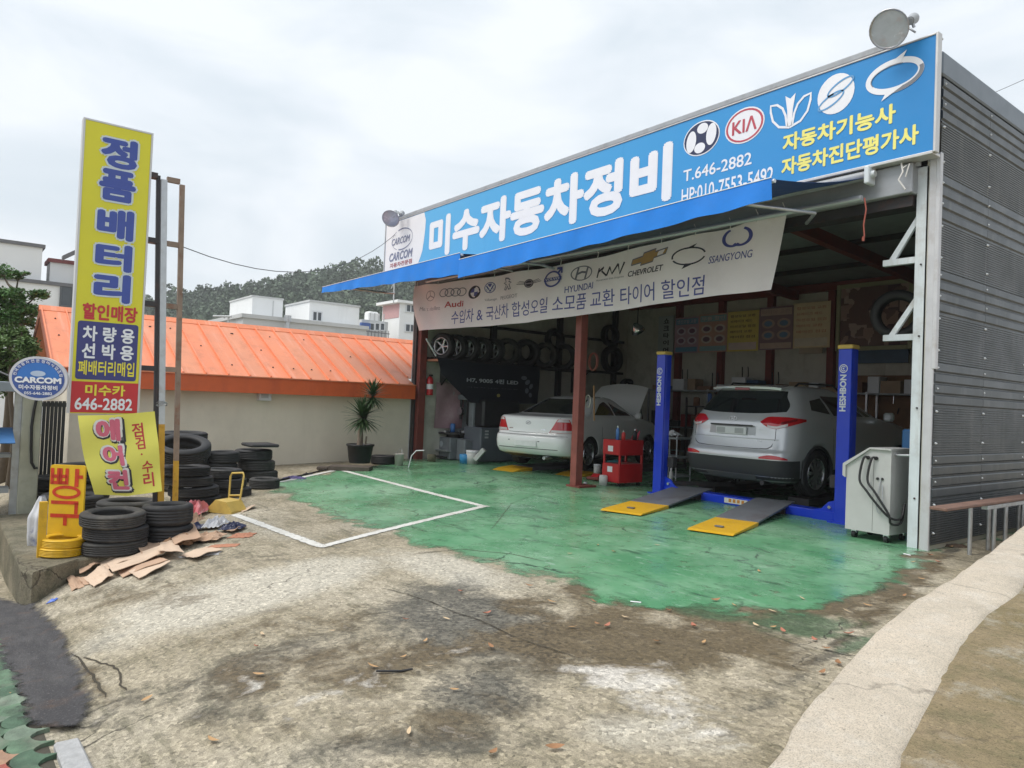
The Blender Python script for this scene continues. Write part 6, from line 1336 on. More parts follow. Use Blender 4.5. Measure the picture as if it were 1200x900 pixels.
for x in (-.42, .30): S.patch(lambda a, b: (S.ux(x - .02 + .04 * a, .54), .533 + .018 * b), 3, 1, .003).build("parking_sensor", M("sensor_grey", (.2, .2, .2), .5) if x < 0 else bpy.data.materials["sensor_grey"], sed)
m_ = MB().box(-.26, .26, S.pt(0, .5).y - .012, S.pt(0, .5).y + .01, .44, .55, bev=.004); m_.build("number_plate", M("plate_white", (.76, .77, .76), .4), sed)
S.patch(lambda a, b: ((2 * a - 1) * S.uy(.5, .25), .215 + .07 * b), 30, 2, .003).build("bumper_under_lip", BLACK, sed)  # black strip around the lower edge of the rear bumper
m_ = MB(); m_.cyl((.42, .05, .24), (.42, .5, .26), .032, n=12); m_.build("exhaust", STEEL, sed)
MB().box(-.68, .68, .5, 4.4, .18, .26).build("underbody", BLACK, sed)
m_ = MB()
hy, hz, ha = 3.52, 1.03, R(44)
def hood(u, v):
    x = (u - .5) * 2; w_ = .72 - .08 * v ** 2; l = .98 * v + .07 * (1 - x * x) * v; c = .05 * math.sin(PI * v) + .04 * (1 - x * x); return (x * w_, hy + l * math.cos(ha) - c * math.sin(ha), hz + l * math.sin(ha) + c * math.cos(ha))
m_.grid(14, 10, hood, thick=.02); m_.build("bonnet", WCAR, sed)
m_ = MB(); m_.tube([(.55, 4.2, .9), (.50, hy + .65 * math.cos(ha), hz + .65 * math.sin(ha))], .008, 5); m_.build("bonnet_prop", DARKSTEEL, sed)
for x in (-.77, .77):
    for y in (1.02, 3.78): wheel(sed, x, y, .31, .2, 7)

# ================================================================ blue two-post lift
LB = M("lift_blue_paint", (.008, .045, .56), .32, 0, var=.05, coat=.25, rvar=.3); LYC = M("lift_yellow_cap", (.62, .43, .10), .5, var=.15); LWH = M("lift_white_print", (.72, .74, .80), .4)
pl0, pr0 = on_z(764.5, 578, 0), on_z(976, 613, 0)
yl_ = (pl0.y + pr0.y) / 2; zt_l = on_y(982, 409, yl_).z
lift = thing("car_lift", "blue two-post car lift with yellow caps and white lettering", "lift", ((pl0.x + pr0.x) / 2, yl_, 0)); lx = lift.location.x
for k, (x0, wd, txy, lgy) in enumerate(((pl0.x - lx, .175, (441, 475), 435), (pr0.x - lx, .185, (439, 482), 432))):
    m_ = MB(); d_ = .17; t_ = .05
    m_.box(x0, x0 + wd, 0, t_, 0, zt_l, bev=.008); sidex = x0 + wd if k == 0 else x0
    for xx in ((x0, x0 + .05), (x0 + wd - .05, x0 + wd)): m_.box(xx[0], xx[1], t_ - .002, d_, 0, zt_l, bev=.006)
    m_.box(x0 + .05, x0 + wd - .05, d_ * .55, d_ * .6, 0, zt_l); col = m_.build("column", LB, lift)
    MB().box(x0 - .012, x0 + wd + .012, -.012, d_ + .01, zt_l + .001, zt_l + .055, bev=.01).build("cap", LYC, col)
    MB().box(x0 - .06, x0 + wd + .06, -.05, d_ + .05, .001, .022).build("base_plate", LB, col)
    cxp = x0 + wd * .42; px_ = 768 if k == 0 else 984
    f = lambda u, v: (u, -.004, v)
    z1, z0 = on_y(px_, txy[0], yl_).z, on_y(px_, txy[1], yl_).z
    put_text("HESHBON", (cxp - .045, z0, cxp + .045, z1), f, LWH, col, .04, rot90=True)
    zc_ = on_y(px_, lgy, yl_).z; put_shape([ring(cxp, zc_, .058, .058, .012), ring(cxp, zc_, .036, .036, .010, t0=.6, t1=5.6), disc(cxp, zc_, .012, .012)], f, LWH, col)
# low cross frame, gussets
xa_, xb_ = pl0.x - lx + .175, pr0.x - lx
MB().box(xa_ + .001, xb_ - .001, .10, .34, .003, .125, bev=.008).build("cross_frame", LB, lift)
for x, sg in ((xa_, 1), (xb_, -1)):
    m_ = MB(); m_.prism([(0, .126), (.34, .126), (.22, .16), (.12, .26), (.0, .30)] if sg > 0 else [(0, .30), (-.12, .26), (-.22, .16), (-.34, .126), (0, .126)], lambda a, z: (x + a + sg * .002, .09, z), lambda a, z: (x + a + sg * .002, .115, z)); m_.build("gusset", LB, lift)
    m_ = MB(); m_.box(x + sg * .002, x + sg * .34, .075, .098, .002, .126); m_.build("gusset", LB, lift)
    m_ = MB(); m_.cyl((x + sg * .10, .088, .19), (x + sg * .10, .06, .19), .022, n=8); m_.build("bolt", CHROME, lift)
a, b = on_y(849, 584, yl_ + .10), on_y(876, 591, yl_ + .10); xs0, xs1 = a.x - lx, b.x - lx
MB().box(xs0, xs1, .094, .0985, .028, .105).build("sticker", M("sticker_white", (.66, .64, .58), .5), lift)
for i in range(4): x = xs0 + .08 + i * .075; MB().box(x, x + .045, .0925, .0939, .045, .095).build("sticker_mark", M("sticker_orange", (.55, .22, .03), .5) if i == 0 else bpy.data.materials["sticker_orange"], lift)
for sg, x in ((1, xa_), (-1, xb_)):
    m_ = MB(); m_.box(x + sg * .02, x + sg * .14, -.0 + .12, .24, .45, .62, bev=.01); m_.build("carriage", DARKSTEEL, lift)
    m_ = MB(); m_.prism([(x + sg * .05, .16), (x + sg * .12, .26), (x + sg * .62, 1.15), (x + sg * .52, 1.18)], lambda a, y: (a, y, .50) if False else (a, y, .145 + .01), lambda a, y: (a, y, .145 + .08)); m_.build("lift_arm", DARKSTEEL, lift)
for x in (cx0 - .84, cx0 + .84): MB().box(x - lx - .17, x - lx + .17, 10.25 - yl_, 14.6 - yl_, .05, .153).build('runway', DARKSTEEL, lift)
# drive-on ramps (grey plate, yellow toe)
RG = M("ramp_grey", (.17, .18, .20), .5, .2, var=.12, dirt=((.10, .06, .05), .6, 3)); RY = M("ramp_yellow", (.62, .36, .015), .5, var=.12, dirt=((.30, .17, .03), .55, 5), bump=.1)
def ramp(lab, org, h, y1, y2, ext, zt_, grp):
    t = thing("ramp", lab, "ramp", (*org, 0), R(17), grp)
    m = MB(); pr = [(0, .006), (.06, .024), (y1 - .003, .05), (y1 - .003, .006)]
    m.prism(pr, lambda y, z: (-h, y, z), lambda y, z: (h, y, z)); m.build("toe_plate", RY, t)
    m = MB(); pr = [(y1, .034), (y1, .056), (y2, zt_), (y2 + ext, zt_), (y2 + ext, zt_ - .02), (y2, zt_ - .022)]
    m.prism(pr, lambda y, z: (-h * .985, y, z), lambda y, z: (h * .985, y, z)); m.build("ramp_plate", RG, t)
    for y in (y2 - .35, y2 + ext - .1): m = MB().box(-h * .9, h * .9, y, y + .06, .004, zt_ - .04); m.build("ramp_leg", DARKSTEEL, t)
    m = MB().box(-.05, .05, .30, .36, .038, .05); m.build("stop_lug", RG, t); return t
ramp("left grey drive-on ramp with a yellow toe at the blue lift", (-6.78, 7.19), .30, .93, 2.62, .10, .152, "drive-on ramps at the blue lift")
ramp("right grey drive-on ramp with a yellow toe at the blue lift", (-5.25, 7.08), .275, .98, 2.66, .10, .152, "drive-on ramps at the blue lift")
def toe(lab, px, py, wpx, dx):
    c = on_z(px, py, 0); t = thing("ramp", lab, "ramp", c, R(10), "yellow ramps under the white saloon"); w_ = wpx * (c - CAMP).dot(FWD) / F_PX / .72 / 2
    m = MB(); m.prism([(0, .003), (.25, .05), (.62, .075), (.62, .003)], lambda y, z: (-w_, y, z), lambda y, z: (w_, y, z)); m.build("toe_plate", RY, t)
    m = MB(); m.prism([(.625, .003), (.625, .076), (4.3, .088), (4.3, .003)], lambda y, z: (-w_ * .95, y, z), lambda y, z: (w_ * .95, y, z)); m.build("ramp_plate", RG, t)
toe("left yellow ramp toe behind the white saloon", 588, 552, 24, 0); toe("right yellow ramp toe behind the white saloon near the red post", 664, 558, 26, 0)

# ================================================================ white service machine by the right post
ml, mr = on_z(990, 624, .05), on_z(1036, 634, .05); mt_z = on_y(992, 545, ml.y).z; mz2 = on_y(1034, 528, mr.y).z
mw = mr.x - ml.x; mc = thing("service_machine", "off-white wheeled air-con service machine with black hoses beside the right post", "machine", (ml.x, ml.y, 0))
MWH = M("machine_white", (.50, .50, .49), .45, var=.05, dirt=((.36, .35, .33), .4, 3)); h1, h2 = mt_z, mz2; dp = .52
m_ = MB(); m_.prism([(.0, .10), (mw, .10), (mw, h2), (mw * .55, h2), (0, h1)], lambda a, z: (a, 0, z), lambda a, z: (a, dp, z)); m_.build("cabinet", MWH, mc)
m_ = MB(); m_.prism([(-.035, h1 - .12), (-.035, h1 + .02), (mw * .54, h2 + .022), (mw + .01, h2 + .022), (mw + .01, h2 + .002), (mw * .55, h2 + .002), (-.002, h1), (-.002, h1 - .14)], lambda a, z: (a, -.03, z), lambda a, z: (a, dp + .02, z)); m_.build("top_panel", MWH, mc)
m_ = MB().box(mw * .62, mw * .625, -.002, 0, .12, h2 - .1); m_.build("panel_seam", GAP, mc)
for x in (.08, mw - .06):
    for y in (.07, dp - .07):
        m_ = MB(); m_.cyl((x - .02, y, .045), (x + .02, y, .045), .042, n=14); m_.build("castor", BLACK, mc); m_ = MB(); m_.box(x - .03, x + .03, y - .02, y + .03, .06, .10); m_.build("castor_fork", CHROME, mc)
for k, (x, off) in enumerate(((mw * .50, 0), (mw * .68, .02))):
    m_ = MB(); pts_ = [Vector((x, -.01, h2 - .10)), Vector((x - .03, -.06, h2 - .11)), Vector((x - .06, -.08, h2 - .35)), Vector((x + .03, -.09, .58)), Vector((x + .18, -.07, .40 - .05 * k)), Vector((mw + .03, -.03, .30 - .06 * k)), Vector((mw + .08, .10, .30 - .05 * k)), Vector((mw + .06, .22, .45))]
    m_.tube(smooth_path(pts_, 6), .013, 8); m_.build("hose", BLACK, mc); m_ = MB(); m_.cyl((x, -.02, h2 - .10), (x, .0, h2 - .10), .022, n=10); m_.build("hose_port", BLACK, mc)
m_ = MB(); pts_ = [Vector((mw * .80, -.01, h2 - .32)), Vector((mw * .76, -.03, h2 - .5)), Vector((mw * .74, -.04, .42)), Vector((mw * .80, -.04, .34)), Vector((mw * .87, -.04, .42)), Vector((mw * .84, -.02, h2 - .40))]; m_.tube(smooth_path(pts_, 5), .006, 6); m_.build("hose", GREYPAINT, mc)
for x in (mw * .72, mw * .82): m_ = MB(); m_.cyl((x, -.015, h2 - .33), (x, 0, h2 - .33), .016, n=8); m_.build("hose_port", BLACK, mc)
m_ = MB(); m_.box(mw * .0 + .16, mw * .16 + .10, -.004, 0, h1 - .03, h1); m_.build("switch", BLACK, mc)
m_ = MB(); m_.box(mw * .48, mw * .58, -.003, 0, .58, .68); m_.build("label_plate", M("label_pale", (.42, .42, .43), .5), mc)
m_ = MB(); m_.tube([(mw - .02, .1, h2 - .03), (mw + .03, .08, h2 - .05), (mw + .30, .12, h2 - .03)], .014, 7); m_.build("side_handle", STEEL, mc)
m_ = MB(); m_.grid(8, 6, lambda u, v: (.10 + .14 * u, .1 + .16 * v, h1 + .035 + (h2 - h1) * (.10 + .14 * u) / (mw * .55) + .03 * math.sin(PI * u) * math.sin(PI * v) + .015 * mnoise.noise(Vector((u * 5, v * 5, 1)))), thick=.006); m_.v = [(p[0] + mc.location.x, p[1] + mc.location.y, p[2]) for p in m_.v]; tag(m_.build("rag", M("red_rag", (.42, .04, .07), .85)), "red rag lying on the white service machine", "rag")
bl = thing("blue_cabinet", "tall blue cabinet squeezed between the white machine and the right post", "cabinet", (-4.12, 9.32, 0)); MB().box(0, .40, 0, .45, .02, on_y(1060, 503, 9.32).z, bev=.02).build("body", M("cabinet_blue", (.03, .14, .34), .45, var=.1), bl); MB().box(.22, .38, -.003, 0, .85, 1.05).build("label_plate", WHITE, bl)
# white wall brackets on the right post
for py, lab in ((308, "upper white steel bracket on the right post"), (398, "lower white steel bracket on the right post")):
    a, b = on_y(1036, py, YF + .02), on_y(1071, py - 3, YF + .02); c = on_y(1070, py - 50 if py < 350 else py - 45, YF + .02)
    t = thing("wall_bracket", lab, "bracket", (-3.675, YF + .02, b.z), 0, "white brackets on the right post"); l = a.x + 3.675; m_ = MB(); m_.box(l, -.002, -.03, .03, -.035, .035); m_.build("arm", WPAINT, t)
    m_ = MB(); hh_ = c.z - b.z; m_.prism([(l * .82, .036), (l * .62, .036), (-.002, hh_ - .05), (-.002, hh_ + .05)], lambda x, z: (x, -.02, z), lambda x, z: (x, .02, z)); m_.build("brace", WPAINT, t)
tp = dep(1052, 369, 9.75); one_tyre((tp.x, tp.y, tp.z), .66, .24, "black tyre on the white brackets high beside the right post", "tyres kept inside the garage", (R(90), 0, .3))
o = bpy.data.objects[-1] if False else None
# ================================================================ things inside the garage
SCARL = M("trolley_red", (.52, .014, .02), .35, var=.08, coat=.3, dirt=((.2, .02, .02), .4, 5))
tl_, tr_ = on_z(705, 564, .06), on_z(727, 567, .06); tw = tr_.x - tl_.x; th_ = on_y(705, 514, tl_.y).z; tr = thing("tool_trolley", "bright red tool trolley with open middle shelf between the bays", "trolley", (tl_.x, tl_.y, 0)); dp = .62
for (x0, x1, y0, y1, z0, z1, nm) in ((0, tw, .004, dp, .07, .40, "lower_cabinet"), (0, tw, .004, dp, th_ - .27, th_, "upper_drawers"), (0, .035, 0.01, .05, .401, th_ - .271, "corner_post"), (tw - .035, tw, .01, .05, .401, th_ - .271, "corner_post"), (0, .035, dp - .05, dp, .401, th_ - .271, "corner_post"), (tw - .035, tw, dp - .05, dp, .401, th_ - .271, "corner_post")): MB().box(x0, x1, y0, y1, z0, z1, bev=.008).build(nm, SCARL, tr)
MB().box(.01, tw - .01, -.004, .003, .09, .385).build("door_panel", SCARL, tr); MB().box(.01, tw - .01, -.004, .003, th_ - .255, th_ - .02).build("drawer_front", SCARL, tr)
for z in (.30, th_ - .16): MB().box(tw * .33, tw * .62, -.008, -.0045, z - .05, z + .05).build("label_plate", WHITE, tr)
for x in (.05, tw - .05):
    for y in (.06, dp - .06): m_ = MB(); m_.cyl((x - .015, y, .035), (x + .015, y, .035), .034, n=12); m_.build("castor", BLACK, tr)
def small(name, lab, cat, base, parts, rz=0.0, grp=None):
    t = thing(name, lab, cat, base, rz, grp)
    for nm, prof, mt in parts: MB().lathe(prof, 16).build(nm, mt, t)
    return t
def bottle_parts(r, h, mt, cap): return [("body", [(0, 0), (r, 0), (r, h * .7), (r * .45, h * .82), (r * .4, h * .88), (0, h * .88)], mt), ("cap", [(r * .45, h * .86), (r * .45, h), (0, h)], cap)]
MBL = M("bottle_blue", (.08, .22, .55), .3); MRD = M("can_red", (.5, .03, .03), .35); MWT = M("can_white", (.60, .60, .58), .4, var=.1, dirt=((.3, .28, .25), .4, 8)); MBK = BLACK
bx = Vector((tl_.x, tl_.y, th_))
small("bottle", "tall blue spray bottle standing on the red trolley", "bottle", bx + Vector((tw * .62, .1, 0)), bottle_parts(.033, .25, MBL, MWT)); small("spray_can", "red and white spray can on the red trolley", "can", bx + Vector((tw * .92, .12, 0)), bottle_parts(.035, .17, MRD, MWT)); small("bottle", "black oil bottle at the back of the red trolley", "bottle", bx + Vector((tw * .9, .42, 0)), bottle_parts(.04, .20, MBK, MWT))
m_ = MB(); 
for i in range(5): a = random.uniform(-.5, .5); m_.tube([(i * .035, 0, .01), (i * .035 + .07 * a, .05, .13 + .03 * (i % 3))], .013, 6)
o = m_.build("pliers", M("tool_grip_red", (.5, .04, .07), .5)); o.location = bx + Vector((tw * .55, .50, 0)); tag(o, "bundle of red-handled tools sticking up from the trolley", "tools")
m_ = MB()
for i in range(7): m_.tube([(i * .03, .0, .02), (i * .03 + .05, .12 + .02 * (i % 3), .03 + .02 * (i % 2))], .012, 6)
o = m_.build("hand_tools", M("tool_teal", (.05, .2, .22), .4, .3)); o.location = Vector((tl_.x + .06, tl_.y + .06, .405)); tag(o, "heap of hand tools on the red trolley's middle shelf", "tools")
# grey cart behind it
c2 = on_z(744, 566, 0) + Vector((0, .9, 0)); ct2 = thing("grey_cart", "grey steel shelf cart behind the red trolley", "cart", (c2.x - .12, c2.y - .25, 0))
for z in (.12, .48, .84): MB().box(0, .55, 0, .45, z, z + .035, bev=.005).build("shelf", GREYPAINT, ct2)
for x in (.015, .535):
    for y in (.015, .435): m_ = MB(); m_.cyl((x, y, .0), (x, y, .90), .014, n=8); m_.build("leg", STEEL, ct2)
small("spray_can", "white aerosol can on the grey cart's lower shelf", "can", ct2.location + Vector((.12, .1, .155)), bottle_parts(.05, .27, MWT, BLACK)); small("spray_bottle", "white spray bottle by the foot of the left lift post", "bottle", on_z(786, 566, .14) + Vector((0, 0, .0)), bottle_parts(.035, .26, MWT, WHITE))
crumple_ = MB().grid(8, 8, lambda u, v: (.3 * u, .3 * v, .04 + .08 * math.sin(PI * u) * math.sin(PI * v) + .05 * mnoise.noise(Vector((u * 5, v * 5, 9)))), smooth=False, thick=.005); o = crumple_.build("rag", WHITE); o.location = ct2.location + Vector((.1, .05, .875)); tag(o, "white rag heaped on top of the grey cart", "rag")
small("paint_can", "white can standing on the floor before the red trolley", "can", on_z(704, 569, 0) + Vector((0, .06, 0)), [("body", [(0, 0), (.075, 0), (.075, .17), (.06, .185), (0, .185)], MWT)]); small("paint_can", "white can on the red jack beside the red post", "can", on_z(697, 556, .07) + Vector((0, .06, 0)), [("body", [(0, 0), (.07, 0), (.07, .18), (0, .18)], MWT), ("lid", [(.072, .18), (.072, .2), (0, .2)], WHITE)])
jk = on_z(690, 563, 0); t = thing("floor_jack", "low red trolley jack at the foot of the red post", "jack", jk, R(10)); MB().box(-.06, .22, .0, .62, .02, .07, bev=.01).build("frame", REDSTEEL, t); m_ = MB(); m_.prism([(.05, .071), (.60, .071), (.15, .13)], lambda y, z: (.0, y, z), lambda y, z: (.16, y, z)); m_.build("lift_arm", SCARL, t)
for x in (-.08, .24):
    m_ = MB(); m_.cyl((x - .018, .06, .03), (x + .018, .06, .03), .03, n=12); m_.build("wheel", BLACK, t)
small("roller", "small round weight on the floor at the red post's foot", "weight", on_z(686, 568, 0), [("body", [(0, 0), (.035, 0), (.035, .05), (0, .05)], GREYPAINT)])
# air hose and broom by the red post
m_ = MB(); c = on_y(697, 424, YF + .35)
for k in range(2): m_.tube([c + Vector((.10 * math.cos(a), .03 * k - .05, .15 * math.sin(a))) for a in [2 * PI * i / 20 for i in range(21)]], .012, 6)
tag(m_.build("air_hose", M("hose_orange", (.20, .05, .035), .6)), "coiled orange air hose hanging behind the red post", "hose")
m_ = MB(); a, b = on_y(696, 452, 10.0), on_y(697, 555, 10.0); m_.cyl(a, a.lerp(b, .4), .014, n=8); tag(m_.build("wooden_pole", M("pole_wood", (.40, .22, .10), .7)), "thin wooden pole upright between the white saloon and the trolley", "pole")
m_ = MB(); c = on_y(689, 470, YF + .3); m_.tube([c + Vector((.06 * math.cos(a) , 0, .11 * math.sin(a))) for a in [2 * PI * i / 16 for i in range(17)]], .010, 6); tag(m_.build("cable_loop", M("cable_pale", (.5, .48, .42), .6)), "pale cable loop hung on the red post", "cable")

# left wall: fire extinguisher, pink sheet, black lamp banner, shelf with tyres
def wallx(px, py, X=XL + .05): return on_x(px, py, X)
c = wallx(500.5, 463); fe = thing("fire_extinguisher", "red fire extinguisher hung just inside the left post", "extinguisher", (c.x + .10, max(c.y, YF + .32), c.z)); MB().lathe([(0, 0), (.075, 0), (.08, .02), (.08, .36), (.05, .42), (.025, .44), (0, .44)], 16).build("cylinder", SCARL, fe); m_ = MB(); m_.box(-.02, .09, -.02, .02, .441, .48); m_.build("valve", BLACK, fe); MB().lathe([(.0815, .14), (.0815, .26)], 16).build("label_plate", WHITE, fe)
a, b = wallx(511, 448), wallx(541, 502); PKS = M("pink_sheet", (.40, .25, .28), .6, var=.12, scale=3, dirt=((.48, .38, .40), .7, 3), streak=((.25, .12, .16), .4, (1, 3, 3)))
o = MB().grid(10, 10, lambda u, v: (XL + .06 + .03 * math.sin(6 * u + 4 * v), a.y + (b.y - a.y) * u, a.z + (b.z - a.z) * v), thick=.003).build("pink_sheet", PKS); tag(o, "faded pink plastic sheet hanging on the left wall", "sheet")
XN = -13.75; q = [on_x(*p, XN) for p in ((512, 418.5), (545, 424), (590, 428), (632, 429))]; ql = [on_x(*p, XN) for p in ((516, 437), (552, 472), (592, 473.5), (630, 473))]
NAVYB = M("lamp_banner_black", (.013, .015, .024), .45, var=.2); hb = MB().grid(30, 10, lambda u, v: tuple(lerp_poly(q, u).lerp(lerp_poly(ql, u), v) + Vector((.03 * math.sin(7 * u + 3 * v), 0, 0))), thick=.003).build("lamp_banner", NAVYB); tag(hb, "black banner for LED headlamp bulbs hung over the left wall machines", "banner")
def hx(px, py): p = on_x(px, py, XN + .04); return p.y, p.z
GRYP = M("lamp_banner_print", (.40, .42, .46), .5); GRYD = M("lamp_banner_dim", (.14, .15, .18), .5); hf = lambda u, v: (XN + .045, u, v)
def htext(s, tl, br, mt, b=.02): A, B_ = hx(*tl), hx(*br); put_text(s, (A[0], B_[1], B_[0], A[1]), hf, mt, hb, b)
htext("H7, 9005 4핀 LED", (547, 442), (607, 451.5), GRYP, .03); htext("자동차 LED 전조등", (547, 453), (607, 457), GRYD, 0); htext("LED 전구 전문점", (550, 431), (605, 435), GRYD, 0)
A = hx(584, 463.5); put_shape([disc(A[0], A[1], .05, .04)], hf, M("lamp_banner_yellow", (.30, .26, .08), .5), hb)
for k in range(5): A = hx(614 + 3 * (k % 3) + k, 443 + 5 * k); put_shape([disc(A[0], A[1], .09 - .008 * k, .05 + .008 * (k % 2), rot=.5 * k)], (lambda u, v, k=k: (XN + .046 + .002 * k, u, v)), GRYD, hb)
sh0, sh1 = on_x(512, 419, -14.0), on_x(640, 428, -14.0)
ts = thing("tyre_shelf", "steel shelf of tyres high on the left wall above the black banner", "shelf", (-14.3, 9.2, 0)); zs_ = sh0.z - .02
for x in (-.30, .28): MB().box(x - .025, x + .025, -.1, 4.3, zs_ - .05, zs_, bev=.004).build("rail", DARKSTEEL, ts)
for y in (.0, 2.0, 4.2):
    m_ = MB(); m_.prism([(-.33, zs_ - .051), (.28, zs_ - .051), (.28, zs_ - .08), (-.29, zs_ - .6), (-.33, zs_ - .6)], lambda x, z: (x, y, z), lambda x, z: (x, y + .04, z)); m_.build("bracket", DARKSTEEL, ts)
m_ = MB(); aa, bb = on_x(499.5, 397, -14.0), on_x(511, 417, -14.0); m_.cyl((aa.x + 14.3, aa.y - 9.2, aa.z), (bb.x + 14.3, bb.y - 9.2, bb.z), .022, n=8); m_.build("brace", WPAINT, ts); m_ = MB(); m_.box(-.35, .40, -.42, -.12, zs_ - .05, zs_ - .0, bev=.005); m_.build("end_board", M("orange_board", (.45, .20, .12), .7), ts)
def rimtyre(c, r, wd, lab, rot): 
    t = thing("wheel", lab, "wheel", c, 0, "tyres kept inside the garage"); t.rotation_euler = rot
    k = link("tyre", tyw, None, t); s = r / .32; k.scale = (s, s, wd / .22); m = MB(); m.lathe([(r * .655, -.09), (r * .64, -.10), (r * .60, -.085), (r * .56, .0), (r * .58, .085), (r * .64, .10), (r * .655, .09)], 28); m.cyl((0, 0, -.05), (0, 0, .03), r * .16, n=14)
    for i in range(5): a = i * 2 * PI / 5; m.tube([(0, 0, .01), (r * .6 * math.cos(a), r * .6 * math.sin(a), .02)], .03, 6)
    m.build("rim", ALLOY, t); return t
nth = ["first", "second", "third", "fourth", "fifth", "sixth", "seventh"]
for i in range(5): rimtyre((-14.3, 9.05 + .36 * i, zs_ + .31), .31, .2, "wheel with bright rim, %s from the left on the high shelf" % nth[i], (R(90), 0, R(22)))
for i in range(4): one_tyre((-14.32, 10.95 + .62 * i, zs_ + .33), .66 + .04 * (i % 2), .22, "dark bare tyre, %s after the rimmed wheels on the high shelf" % nth[i], "tyres kept inside the garage", (R(90), 0, R(30)))
for (px, py, r, lab) in ((715, 393, .30, "dark tyre hung on the left wall, upper one near the chrome lamp"), (717, 421, .38, "dark tyre hung on the left wall, lower bigger one"), (616, 412, .32, "dark tyre hung high on the left wall at the shelf's far end")):
    c = on_x(px, py, XL + .20); one_tyre((c.x, c.y, c.z), 2 * r, .22, lab, "tyres kept inside the garage", (0, R(90), .001))
c = on_x(722, 393, XL + .33); 
lp = on_y(747, 386, 12.2); hl = thing("hanging_lamp", "round chrome work lamp hanging from the ceiling in the middle", "lamp", (lp.x, lp.y, lp.z)); MB().lathe([(.03, .16), (.06, .14), (.13, .03), (.16, -.06), (.15, -.06), (.0, .0)], 20, Matrix.Rotation(R(40), 4, 'X')).build("lamp_shade", CHROME, hl); m_ = MB(); m_.cyl((0, .0, .10), (0, 0, cz(12.2) - lp.z - .02), .012, n=6); m_.build("rod", DARKSTEEL, hl)
# tyre changer
cl = on_z(511, 537, 0); tcg = thing("tyre_changer", "grey tyre changing machine with turntable and upright column", "machine", (cl.x, cl.y, 0)); MCH = M("machine_grey", (.23, .25, .27), .45, .1, var=.12, dirt=((.12, .12, .12), .5, 4)); wv = 14 * 15.9 / F_PX / .62
MB().box(0, .58, 0, .60, .02, .52, bev=.02).build("cabinet", MCH, tcg); MB().box(-.06, .62, -.12, .02, .20, .235, bev=.005).build("pedal_shelf", STEEL, tcg); m_ = MB(); m_.cyl((.28, .28, .521), (.28, .28, .60), .16, n=20); m_.cyl((.28, .28, .60), (.28, .28, .64), .36, n=28); m_.build("turntable", DARKSTEEL, tcg)
for i in range(4): a = i * PI / 2 + .4; m_ = MB(); m_.box(-.03, .03, .24, .36, .641, .69, mat=Matrix.Translation((.28, .28, 0)) @ Matrix.Rotation(a, 4, 'Z')); m_.build("clamp", STEEL, tcg)
MB().box(.62, .96, .15, .55, .02, .50, bev=.02).build("side_cabinet", MCH, tcg); m_ = MB(); m_.box(.70, .88, .40, .58, .50, 1.55, bev=.015); m_.build("column", MCH, tcg); m_ = MB(); m_.box(.20, .88, .42, .54, 1.42, 1.54, bev=.01); m_.build("swing_arm", MCH, tcg); m_ = MB(); m_.cyl((.26, .48, .95), (.26, .48, 1.62), .03, n=10); m_.build("mount_shaft", DARKSTEEL, tcg); m_ = MB(); m_.cyl((.33, .39, 1.15), (.33, .45, 1.15), .10, n=18); m_.build("gauge", CHROME, tcg)
for x in (.06, .22, .38): m_ = MB(); m_.box(x, x + .10, -.10, -.0, .05, .08, bev=.005); m_.build("pedal", DARKSTEEL, tcg)
m_ = MB(); m_.cyl((.20, -.004, .36), (.20, .0, .36), .07, n=16); m_.build("maker_badge", M("badge_pale", (.42, .46, .5), .4), tcg)
small("can", "blue can standing on the tyre changer's turntable", "can", Vector((cl.x + .30, cl.y + .24, .645)), [("body", [(0, 0), (.06, 0), (.06, .20), (0, .20)], MBL)])
small("bucket", "small blue bucket on the floor beside the white tub", "bucket", on_z(540, 543, 0) + Vector((0, .1, 0)), [("body", [(0, 0), (.11, 0), (.125, .20), (.115, .205), (.10, .02), (0, .02)], M("bucket_blue", (.05, .28, .58), .4))]); small("paint_tub", "white plastic tub on the floor beside the blue bucket", "tub", on_z(549, 543.5, 0) + Vector((0, .1, 0)), [("body", [(0, 0), (.13, 0), (.15, .26), (0, .26)], MWT), ("lid", [(.155, .261), (.155, .30), (0, .30)], WHITE)])
p = on_z(562, 537, .15); m_ = MB().box(-.16, .16, -.05, .05, -.05, .05, mat=Matrix.Rotation(R(-50), 4, 'Y'), bev=.01); o = m_.build("battery_pack", WHITE) if False else m_.build("white_carton", MWT); o.location = (p.x, p.y, p.z + .08); o.rotation_euler.z = R(35); tag(o, "white carton leaning against the dark tyres", "carton")
small("stone", "small stone block on the floor inside the left post", "block", on_z(501, 541, 0) + Vector((0, .1, 0)), [("body", [(0, 0), (.10, 0), (.10, .16), (.0, .17)], OLDC)])
for k, (px, py, r, lab) in enumerate(((566, 541, .32, "dark tyre leaning nearest the white carton by the saloon"), (576, 541, .34, "dark tyre leaning behind the white carton tyre"), (584, 539, .33, "dark tyre leaning furthest behind the saloon's tail"))):
    c = on_z(px, py, 0) + Vector((-.1, .25 + .22 * k, 0)); one_tyre((c.x, c.y, r * .95), 2 * r, .21, lab, "tyres kept inside the garage", (R(78), 0, R(20 + 6 * k)))
bk1 = on_x(572, 505, -13.9); bc = thing("wheel_balancer", "dark machine with a black hood standing behind the tyres", "machine", (-14.2, bk1.y - .5, 0)); MB().box(.0, .7, 0, 1.1, .02, .80, bev=.03).build("cabinet", M("balancer_grey", (.13, .145, .17), .5, var=.1), bc); MB().box(-.1, .62, .1, 1.2, .801, 1.45, bev=.05).build("hood", BLACK, bc)
